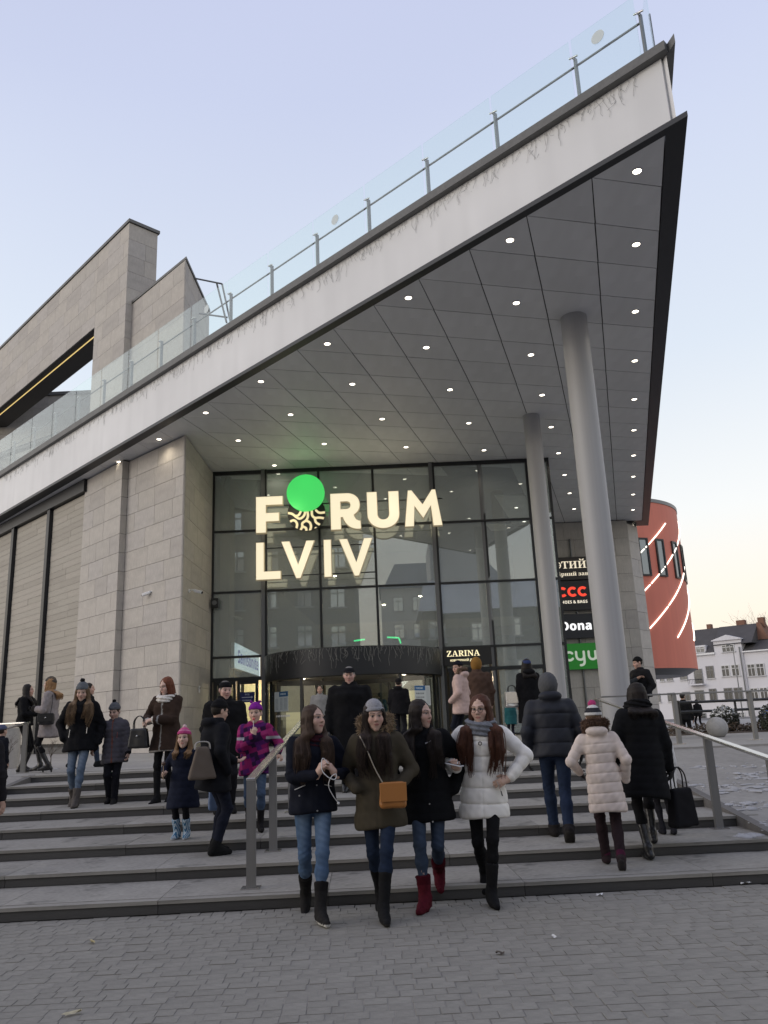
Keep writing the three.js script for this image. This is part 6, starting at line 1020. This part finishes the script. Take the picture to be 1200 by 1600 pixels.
// woman walking up in the long black quilted coat
{
  const p = person({ label: 'woman in long black quilted coat and tall boots walking up, seen from behind', at: [2.46, -8.3], y: Lv(1), H: 1.66, yaw: 178, head: [10, 5, 0], lean: 4, sway: -3, feet: { L: [.05, .0, -.02, 4, 0], R: [-.06, .11, .2, -4, 0] }, arms: { L: { w: [.23, .92, .16], e: [.6, -.2, -.8], hide: 1 }, R: { w: [-.27, .82, .05], e: [-.5, 0, -1], curl: 1.1, glove: BLK } }, coat: { c: [.0095, .0098, .011], hem: .56, puff: .075, amp: .006, w: 1.06, flare: 1.06, sleeve: 1.12, collar: 1.52 }, trousers: { c: [.01, .01, .011], w: .95 }, boots: { c: [.012, .012, .013], h: .42, shine: 1, sole: [.02, .02, .02] }, hair: { style: 'long', c: [.018, .014, .012], len: .06, seed: 31, front: 0, vol: 1.1 }, scarf: { c: [.009, .009, .010], y: [1.38, 1.5], r: .1 } });
  const b = p.world([-.34, .46, .05]); bagThing('hand_bag', 'large black bag hanging from the hand of the woman in the quilted coat', b, .5, .32, .36, .14, M.cloth, { c: BLK, handles: .2, handleM: M.black });
}
person({ label: 'child in white coat mostly hidden behind the woman in the quilted coat', at: [2.86, -9.05], y: Lv(2), H: 1.12, kid: 1, headScale: 1.2, yaw: 178, lod: 1.3, coat: { c: [.66, .65, .63], hem: .58, puff: .12, amp: .01, w: 1.1, sleeve: 1.15 }, trousers: { c: [.02, .02, .025] }, boots: { c: [.02, .02, .025], h: .2 }, hat: { c: [.6, .6, .58], style: 'knit' }, hair: { style: 'short', c: [.05, .04, .03] }, feet: { L: [.06, 0, .05, 4, 0], R: [-.08, 0, -.05, -4, 10] } });
// man in the black overcoat coming down
person({ label: 'broad elderly man in long black overcoat and flat dark cap coming down', at: [-.62, -12.0], y: Lv(5), H: 1.76, male: 1, yaw: 2, head: [0, 6, 0], shoulder: .215, lod: 1.2, stubble: 0, feet: { L: [.09, 0, .1, 6, 0], R: [-.09, .01, -.1, -6, 8] }, arms: { L: { w: [.3, .82, .03], e: [.6, 0, -1], glove: BLK }, R: { w: [-.3, .82, .03], e: [-.6, 0, -1], glove: BLK } }, coat: { c: [.0085, .0085, .0095], hem: .5, w: 1.2, flare: 1.02, sleeve: 1.2, collar: 1.475, zip: 1, fold: .006 }, trousers: { c: [.012, .012, .014], w: 1.15, low: 1.2 }, boots: { c: [.02, .019, .018], h: .1, w: 1.1, shine: 1 }, hat: { style: 'cap', c: [.012, .012, .014] }, hair: { style: 'short', c: [.2, .19, .18] }, skin: [.50, .31, .25] });
// people by the revolving door
person({ label: 'man in light grey jacket standing in the revolving door', at: [-2.17, -24.6], y: T, H: 1.76, male: 1, yaw: 10, head: [-15, 0, 0], lod: 1.9, coat: { c: [.25, .25, .255], hem: .82, zip: 1 }, trousers: { c: [.02, .022, .03], w: 1.1 }, hair: { style: 'short', c: [.02, .016, .013], low: -.02 }, stubble: 1, skin: [.46, .29, .225] });
person({ label: 'man in black hooded jacket entering the revolving door, seen from behind', at: [.19, -22.2], y: T, H: 1.75, male: 1, yaw: 165, lod: 1.8, coat: { c: [.009, .009, .011], hem: .76, w: 1.06, hood: 'down' }, trousers: { c: [.012, .012, .016], w: 1.1 }, hat: { style: 'knit', c: [.01, .01, .012] }, hair: { style: 'short', c: [.02, .016, .013] } });
person({ label: 'small figure in blue and dark clothes inside behind the revolving door', at: [-.43, -29.6], y: T, H: 1.66, yaw: 170, lod: 2.2, coat: { c: [.02, .06, .11], hem: .78 }, hair: { style: 'short', c: [.015, .012, .01] } });
person({ label: 'woman in pale pink padded coat and black beanie looking back over her shoulder', at: [1.27, -15.1], y: T, H: 1.66, yaw: -112, head: [62, 4, 0], lod: 1.35, feet: { L: [.07, 0, .05, 6, 0], R: [-.07, 0, -.06, -6, 0] }, arms: { L: { w: [.19, .95, .14], e: [.6, -.3, -.9], hide: 1 }, R: { w: [-.19, .95, .14], e: [-.6, -.3, -.9], hide: 1 } }, coat: { c: [.50, .37, .33], hem: .70, puff: .07, amp: .007, sleeve: 1.1, fur: { kind: 'hood', c: [.22, .15, .1], n: 500, L: .035, r: .03 }, hood: 'down' }, trousers: { c: [.012, .014, .022], w: .95 }, boots: { c: [.012, .012, .013], h: .3 }, hat: { c: [.011, .012, .018], style: 'knit', rim: .04 }, hair: { style: 'short', c: [.06, .035, .02] } });
person({ label: 'person in brown jacket with mustard hood up, facing the doors', at: [1.68, -15.9], y: T, H: 1.76, male: 1, yaw: 185, lod: 1.35, coat: { c: [.075, .046, .034], hem: .82, w: 1.04, fold: .007 }, trousers: { c: [.014, .016, .022], w: 1.05 }, hat: { style: 'hood', c: [.22, .115, .03] }, hair: { style: 'short', c: [.03, .02, .015] } });
{
  const p = person({ label: 'woman in long black coat and blue hat facing the doors, silver bag at her side', at: [2.66, -15.85], y: T, H: 1.69, yaw: 186, lod: 1.35, coat: { c: [.008, .008, .009], hem: .48, w: 1.1, flare: 1.1, collar: 1.5, hood: 'down' }, trousers: { c: [.01, .01, .011] }, boots: { c: [.01, .01, .011], h: .4 }, hat: { c: [.035, .05, .13], style: 'knit', rim: .06, low: .055 }, hair: { style: 'long', c: [.015, .012, .01], len: .12, front: 0, seed: 41 } });
  bagThing('silver_bag', 'shiny silver bag beside the woman with the blue hat', p.world([.33, .93, .03]), .3, .32, .3, .12, mat(C(1), .28, { vertexColors: true, metalness: .75 }), { c: [.5, .5, .5], flap: 1, flapM: M.steel, handles: .12, handleM: M.black, taper: .3 });
}
person({ label: 'small child in teal jacket and grey hat by the glass front', at: [2.86, -20], y: T, H: 1.0, kid: 1, headScale: 1.25, yaw: 190, lod: 1.7, coat: { c: [.02, .09, .10], hem: .72, puff: .12, amp: .009, w: 1.12 }, trousers: { c: [.02, .02, .03] }, hat: { c: [.16, .16, .17], style: 'knit', pom: [.3, .3, .3] }, hair: { style: 'short', c: [.05, .03, .02] } });
// right terrace
person({ label: 'smiling man in dark jacket, jeans and black beanie beside the right column', at: [5.62, -18.4], y: T, H: 1.80, male: 1, yaw: -66, head: [-14, 10, 0], lod: 1.35, arms: { L: { w: [.27, .9, .12], e: [.4, 0, -1], hide: 1 }, R: { w: [-.15, 1.02, .25], e: [-.5, -.5, -.8], curl: .6 } }, coat: { c: [.016, .016, .018], hem: .84, w: 1.05, sleeve: 1.12, zip: 1 }, trousers: { c: [.018, .028, .055], w: 1.12, low: 1.15 }, hat: { c: [.01, .01, .011], style: 'knit', rim: .04 }, hair: { style: 'short', c: [.02, .016, .013] }, skin: [.52, .33, .26] });
person({ label: 'person hidden behind the right column with one grey sleeved arm stretched out', at: [5.03, -18.1], y: T, H: 1.70, male: 1, yaw: 86, lod: 1.5, arms: { L: { w: [.14, 1.30, .44], e: [.4, -1, .1], curl: .4, n: [-.3, -1, 0] }, R: { w: [-.2, .95, .1] } }, coat: { c: [.055, .06, .066], hem: .82 }, trousers: { c: [.02, .02, .03], w: 1.1 }, hat: { c: [.012, .012, .013], style: 'knit' }, hair: { style: 'short', c: [.02, .015, .01] } });
person({ label: 'distant figure in black behind the black railing, nearest the red building', at: [9.9, -28], y: .3, H: 1.71, male: 1, yaw: 150, lod: 2.2, coat: { c: [.012, .012, .013], hem: .8 }, trousers: { c: [.015, .015, .018], w: 1.1 }, hat: { c: [.05, .05, .05], style: 'knit' }, hair: { style: 'short', c: [.02, .015, .01] } });
person({ label: 'small distant figure in black walking before the white town house', at: [16.65, -45], y: .3, H: 1.66, male: 1, yaw: 200, lod: 2.4, coat: { c: [.012, .012, .013], hem: .78 }, trousers: { c: [.015, .015, .018] }, hair: { style: 'short', c: [.02, .015, .01] }, feet: { L: [.1, 0, .15, 4, 0], R: [-.1, 0, -.15, -4, 10] } });
// left terrace
{
  const p = person({ label: 'woman in long grey coat, brown beanie and tall heeled boots, seen from the side', at: [-6.27, -14.95], y: T, H: 1.67, yaw: -84, head: [-4, -3, 0], lod: 1.2, feet: { L: [.07, .03, -.06, 4, 0], R: [-.06, .03, .12, -4, 0] }, arms: { L: { w: [.1, 1.12, .24], e: [.6, -.9, -.4], hide: 1 }, R: { w: [-.08, 1.12, .26], e: [-.6, -.9, -.4], glove: BLK } }, coat: { c: [.27, .24, .235], hem: .6, w: 1.02, sleeve: 1.15, cuffR: .055, cuffC: [.016, .014, .014], cuffL: .1, collar: 1.46 }, trousers: { c: [.009, .009, .01], w: .85 }, boots: { c: [.014, .013, .013], h: .48, heel: 1, shine: 1, w: .92 }, hat: { c: [.085, .074, .062], style: 'knit', rim: .05, tall: .008 }, hair: { style: 'long', c: [.33, .19, .09], len: .1, seed: 51, front: 0 }, skin: [.56, .38, .30] });
  const b = p.world([.235, .93, -.02]); bagThing('shoulder_bag', 'small black box bag at the hip of the woman in the grey coat', b, .1, .28, .2, .09, M.lb, { c: BLK, taper: .1, flap: 1, flapM: M.black, clasp: 1 });
  strap('bag_strap', 'thin black strap over the shoulder of the woman in the grey coat', 'strap', [[.12, 1.43, -.05], [.2, 1.3, -.1], [.235, 1.12, -.1], [.25, 1.02, -.09]].map(q => p.world(q)), .006, M.black);
}
person({ label: 'woman in black jacket facing the woman in the grey coat at the far left', at: [-6.98, -15.55], y: T, H: 1.6, yaw: 95, lod: 1.5, arms: { L: { w: [.12, 1.1, .24], e: [.6, -.9, -.4], hide: 1 }, R: { w: [-.1, 1.1, .26], e: [-.6, -.9, -.4], hide: 1 } }, coat: { c: [.011, .011, .012], hem: .86 }, trousers: { c: [.01, .01, .011] }, boots: { c: [.012, .011, .011], h: .4, heel: 1, shine: 1 }, hair: { style: 'long', c: [.015, .012, .011], len: .2, seed: 61 } });
person({ label: 'figure in black coat and jeans half hidden behind the girl in the bobble hat', at: [-6.05, -16.2], y: T, H: 1.62, male: 1, yaw: 100, lod: 1.6, coat: { c: [.012, .012, .013], hem: .78 }, trousers: { c: [.03, .042, .065], w: 1.1 }, hair: { style: 'short', c: [.03, .025, .02] }, feet: { L: [.1, 0, .24, 4, 0], R: [-.1, 0, -.24, -4, 25] } });
person({ label: 'fair haired girl in long black parka, jeans and grey bobble hat', at: [-4.42, -11.65], y: Lv(5), H: 1.66, yaw: 6, head: [4, 14, 0], lod: 1.1, lean: 2, feet: { L: [.03, -.1, .26, 4, 0], R: [-.07, .0, -.06, -6, 15] }, arms: { L: { w: [.26, .86, .04], e: [.8, 0, -.8], hide: 1 }, R: { w: [-.23, .93, .05], e: [-.8, 0, -.8], hide: 1 } }, coat: { c: [.0088, .009, .0105], hem: .74, flare: 1.08, w: 1.08, sleeve: 1.18, zip: 1, hood: 'down', fold: .007 }, trousers: { c: [.075, .105, .15], fade: [.16, .2, .26], w: .95 }, boots: { c: [.085, .075, .068], h: .26, fur: 1, w: 1.1, sole: [.03, .028, .025] }, hair: { style: 'long', c: [.16, .105, .06], len: .28, seed: 71, fx: .09 }, hat: { c: [.12, .13, .14], style: 'knit', rim: .05, tall: .015, rib: 1, pom: [.012, .012, .013], pomR: .034 }, skin: [.52, .35, .275], bits: [['zip', [.12, .98, .17], [.125, 1.06, .165], .005, [.6, .6, .6], 1], ['zip', [-.12, .93, .175], [-.11, 1.04, .165], .004, [.5, .5, .5], 1], ['print', [.085, 1.26, .165], [.13, 1.262, .155], .004, [.6, .6, .6], 0]] });
person({ label: 'boy in grey padded jacket and grey hat with black bobble, holding a hand out', at: [-4.0, -11.85], y: Lv(5), H: 1.33, kid: 1, headScale: 1.16, yaw: 2, head: [-6, 16, 0], lod: 1.1, sway: -2, feet: { L: [.05, -.03, .08, 4, 0], R: [-.06, 0, -.02, -4, 0] }, arms: { L: { w: [.27, .84, .08], e: [.7, 0, -.8], curl: .6 }, R: { w: [-.36, .93, .1], e: [-.6, -.6, -.6], curl: .7 } }, coat: { c: [.085, .08, .092], hem: .68, puff: .09, amp: .012, w: 1.12, sleeve: 1.3, zip: 1, zipC: [.16, .06, .04], hood: 'down', cuffC: BLK, cuffL: .06 }, trousers: { c: [.011, .011, .015], w: 1.2, low: 1.2 }, boots: { c: [.018, .017, .017], h: .15, w: 1.15 }, hat: { c: [.11, .115, .125], style: 'knit', rim: .05, tall: .015, rib: 1, pom: [.01, .01, .011], pomR: .034 }, hair: { style: 'short', c: [.06, .04, .025] }, skin: [.52, .35, .275], bits: [['zip', [.085, 1.12, .185], [.09, 1.22, .182], .004, [.3, .06, .05], 0]] });
{
  const p = person({ label: 'red haired woman in brown sheepskin coat with white collar and cuffs', at: [-3.24, -11.75], y: Lv(5), H: 1.70, yaw: -12, head: [-22, 14, 0], lod: 1.1, feet: { L: [.05, 0, -.08, 4, 10], R: [-.04, -.06, .14, -4, 0] }, arms: { L: { w: [-.06, 1.1, .24], e: [.9, -.7, -.4], d: [-1, -.05, .25], n: [0, -.7, -.6], curl: .5 }, R: { w: [-.2, 1.09, .16], e: [-.8, -.7, -.6], d: [-.3, -.3, .9], n: [.5, -.8, 0], curl: 1.0 } }, coat: { c: [.045, .029, .022], hem: .66, flare: 1.1, waist: 1.05, w: 1.02, sleeve: 1.1, cuffR: .06, cuffC: [.58, .55, .5], cuffL: .055, zip: 1, zipC: [.3, .29, .27], hemC: [.4, .38, .35] }, trousers: { c: [.009, .009, .01], w: .92 }, boots: { c: [.01, .01, .011], h: .44 }, scarf: { c: [.62, .59, .54], y: [1.36, 1.46], r: .1 }, hair: { style: 'long', c: [.15, .05, .025], len: .18, seed: 81, front: 0, low: .02 }, skin: [.56, .385, .31] });
  bagThing('hand_bag', 'black leather handbag held in front by the woman in the sheepskin coat', p.world([-.28, .86, .25]), -.1, .3, .27, .13, M.lb, { c: [.013, .013, .014], handles: .17, handleM: M.black, clasp: 1 });
}
{
  const p = person({ label: 'little girl in navy coat, pink bobble hat and blue patterned snow boots', at: [-2.42, -9.55], y: Lv(3), H: 1.13, kid: 1, headScale: 1.34, yaw: -4, head: [4, -2, 0], feet: { L: [.08, 0, .02, 6, 0], R: [-.08, 0, .03, -6, 0] }, arms: { L: { w: [.3, .98, .1], e: [.8, -.5, -.6], hide: 1 }, R: { w: [-.28, 1.0, .2], e: [-.8, -.8, -.4], d: [.1, .9, .4], n: [.8, 0, .5], curl: 1.05 } }, coat: { c: [.013, .016, .03], hem: .48, puff: .11, amp: .007, w: 1.16, flare: 1.15, sleeve: 1.15, hood: 'down', fold: .006, cuffC: [.05, .04, .035], cuffL: .12 }, trousers: { c: [.01, .01, .012], w: 1.0 }, boots: { c: [.42, .5, .56], h: .33, band: [.05, .15, .26], w: 1.3, sole: [.5, .52, .55] }, hat: { c: [.50, .08, .22], style: 'knit', rim: .045, rib: 1, rimC: [.42, .06, .18], pom: [.62, .45, .46], pomR: .036, pattern: (x, y, z) => y > .09 && y < .1 ? [.55, .3, .38] : null }, hair: { style: 'long', c: [.2, .12, .06], len: .1, seed: 91, fx: .08 }, skin: [.54, .37, .29] });
  const o = p.world([-.26, 1.06, .27]), l = thing('lollipop', 'dark round lollipop on a stick held by the little girl', 'lollipop', null, o); mesh('stick', bar([0, -.06, 0], [.0, .09, 0], .005, 6), plain([.3, .22, .14], .6), l); const s = new THREE.SphereGeometry(.024, 14, 10); s.translate(0, .105, 0); mesh('candy', s, plain([.10, .06, .04], .35), l);
  for (const sg of [-1, 1]) { } // strings of the hat
  const c = p.fromHead([-.075, -.02, .03]), c2 = p.fromHead([-.09, -.2, .06]); const st = thing('hat_tassel', 'pale tassel hanging from the pink bobble hat', 'tassel', null, c); mesh('cord', bar([0, 0, 0], sub(c2, c), .004, 5), plain([.5, .1, .2], .8), st); const b = new THREE.SphereGeometry(.018, 10, 8); b.translate(...sub(c2, c)); mesh('tassel_ball', b, plain([.6, .5, .48], .9), st);
}
{
  const p = person({ label: 'woman in short black hooded coat with a canvas bag, turned to the girl in purple', at: [-1.95, -9.0], y: Lv(2), H: 1.58, yaw: 128, head: [6, 12, 0], lod: 1, lean: 3, feet: { L: [.085, 0, .06, 10, 0], R: [-.085, 0, -.02, -8, 0] }, arms: { L: { w: [.2, .98, .36], e: [.3, -1, -.3], d: [.2, .0, 1], n: [-.1, .9, .1], curl: .25 }, R: { w: [-.24, .9, .05], e: [-.6, 0, -.8], hide: 1 } }, coat: { c: [.0095, .01, .0125], hem: .68, puff: .1, amp: .005, w: 1.12, flare: 1.02, sleeve: 1.18, hood: 'down', collar: 1.49 }, trousers: { c: [.012, .014, .024], w: 1.12, low: 1.1 }, boots: { c: [.012, .012, .012], h: .17, w: 1.18, sole: [.02, .02, .02] }, hat: { c: [.009, .009, .01], style: 'knit', rim: .045, tall: .008 }, hair: { style: 'short', c: [.02, .016, .013] }, glasses: 1 });
  bagThing('canvas_bag', 'grey brown canvas tote hanging behind the woman in the hooded coat', p.world([-.17, 1.0, -.23]), .35, .3, .33, .14, M.cloth, { c: [.13, .105, .085], handles: .05, handleM: plain([.35, .33, .3], .7), taper: 2.7 });
  const b = bagThing('shopping_bag', 'blue patterned shopping bag held low behind the woman in the hooded coat', p.world([.24, .6, .16]), .2, .2, .3, .08, M.lb, { c: [.1, .16, .3], handles: .1, handleM: M.offwhite, taper: .2 });
}
person({ label: 'man in black coat and black flat fur hat behind the woman with the canvas bag', at: [-2.24, -10.95], y: Lv(4), H: 1.68, male: 1, yaw: 18, head: [12, 8, 0], lod: 1.1, coat: { c: [.009, .009, .01], hem: .6, w: 1.12, sleeve: 1.15, collar: 1.49 }, trousers: { c: [.012, .012, .015], w: 1.1 }, hat: { c: [.008, .008, .009], style: 'knit', rim: .075, low: .035, tall: -.012 }, hair: { style: 'short', c: [.12, .11, .1] }, skin: [.52, .33, .27] });
{
  const cols = [[.19, .012, .085], [.028, .01, .04], [.075, .012, .10], [.30, .03, .13]];
  const p = person({ label: 'girl in purple patterned jacket and purple hat holding the handrail, lollipop at her mouth', at: [-1.66, -9.92], y: Lv(3), H: 1.42, kid: 1, headScale: 1.12, yaw: 8, head: [-10, 2, 0], feet: { L: [.07, .0, .06, 8, 0], R: [-.1, .08, -.28, -6, 35] }, arms: { L: { w: [.30, .99, .16], e: [.8, -.8, -.4], d: [.6, -.1, .6], n: [0, -1, 0], curl: .9 }, R: { w: [-.02, 1.27, .21], e: [-.8, -.8, -.3], d: [.15, .9, .2], n: [.2, .2, -.9], curl: .95 } }, coat: { c: cols[0], hem: .74, puff: .2, amp: .006, w: 1.12, sleeve: 1.25, hood: 'down', cuffC: BLK, cuffL: .07, pattern: (x, y, z) => { if (Math.abs(y - 1.235) < .02 && Math.abs(x) > .15) return [.32, .31, .33]; const u = Math.floor((x * 1.0 + z * .6 + y * .35) / .062), v = Math.floor((y - x * .3) / .062); return cols[Math.floor(hash3(u, v, 7) * 4)]; }, cell: .0095 }, trousers: { c: [.045, .07, .12], w: 1.02, fade: [.08, .115, .17] }, boots: { c: [.014, .013, .014], h: .3 }, hat: { c: [.21, .02, .26], style: 'knit', rim: .05, rib: 1.6, tall: .006, ears: 1 }, hair: { style: 'short', c: [.16, .1, .05] }, skin: [.54, .36, .28] });
  const o = p.fromHead([0, -.062, .105]), l = thing('lollipop', 'small pink lollipop at the mouth of the girl in purple', 'lollipop', null, o); const s = new THREE.SphereGeometry(.017, 12, 10); mesh('candy', s, plain([.55, .12, .1], .3), l); mesh('stick', bar([0, 0, 0], [.0, -.09, .02], .0035, 5), M.offwhite, l);
}
// two people cut by the left edge of the picture
person({ label: 'person in dark jacket cut off by the left edge low on the steps', at: [-4.12, -8.25], y: Lv(1), H: 1.62, yaw: 180, lod: 1.2, arms: { L: { w: [-.22, .8, .0] }, R: { w: [-.27, .72, .02], e: [-.6, 0, -1] } }, coat: { c: [.018, .017, .019], hem: .8, w: 1.05 }, trousers: { c: [.015, .015, .02] }, hair: { style: 'short', c: [.03, .02, .015] } });
person({ label: 'child with a blue hat cut off by the left edge high on the steps', at: [-5.86, -12.3], y: Lv(6), H: 1.0, kid: 1, headScale: 1.2, yaw: 160, lod: 1.4, coat: { c: [.014, .015, .02], hem: .7, w: 1.1 }, trousers: { c: [.014, .014, .018] }, hat: { c: [.09, .10, .16], style: 'knit' }, hair: { style: 'short', c: [.03, .02, .015] } });
renderer.render(scene, camera);
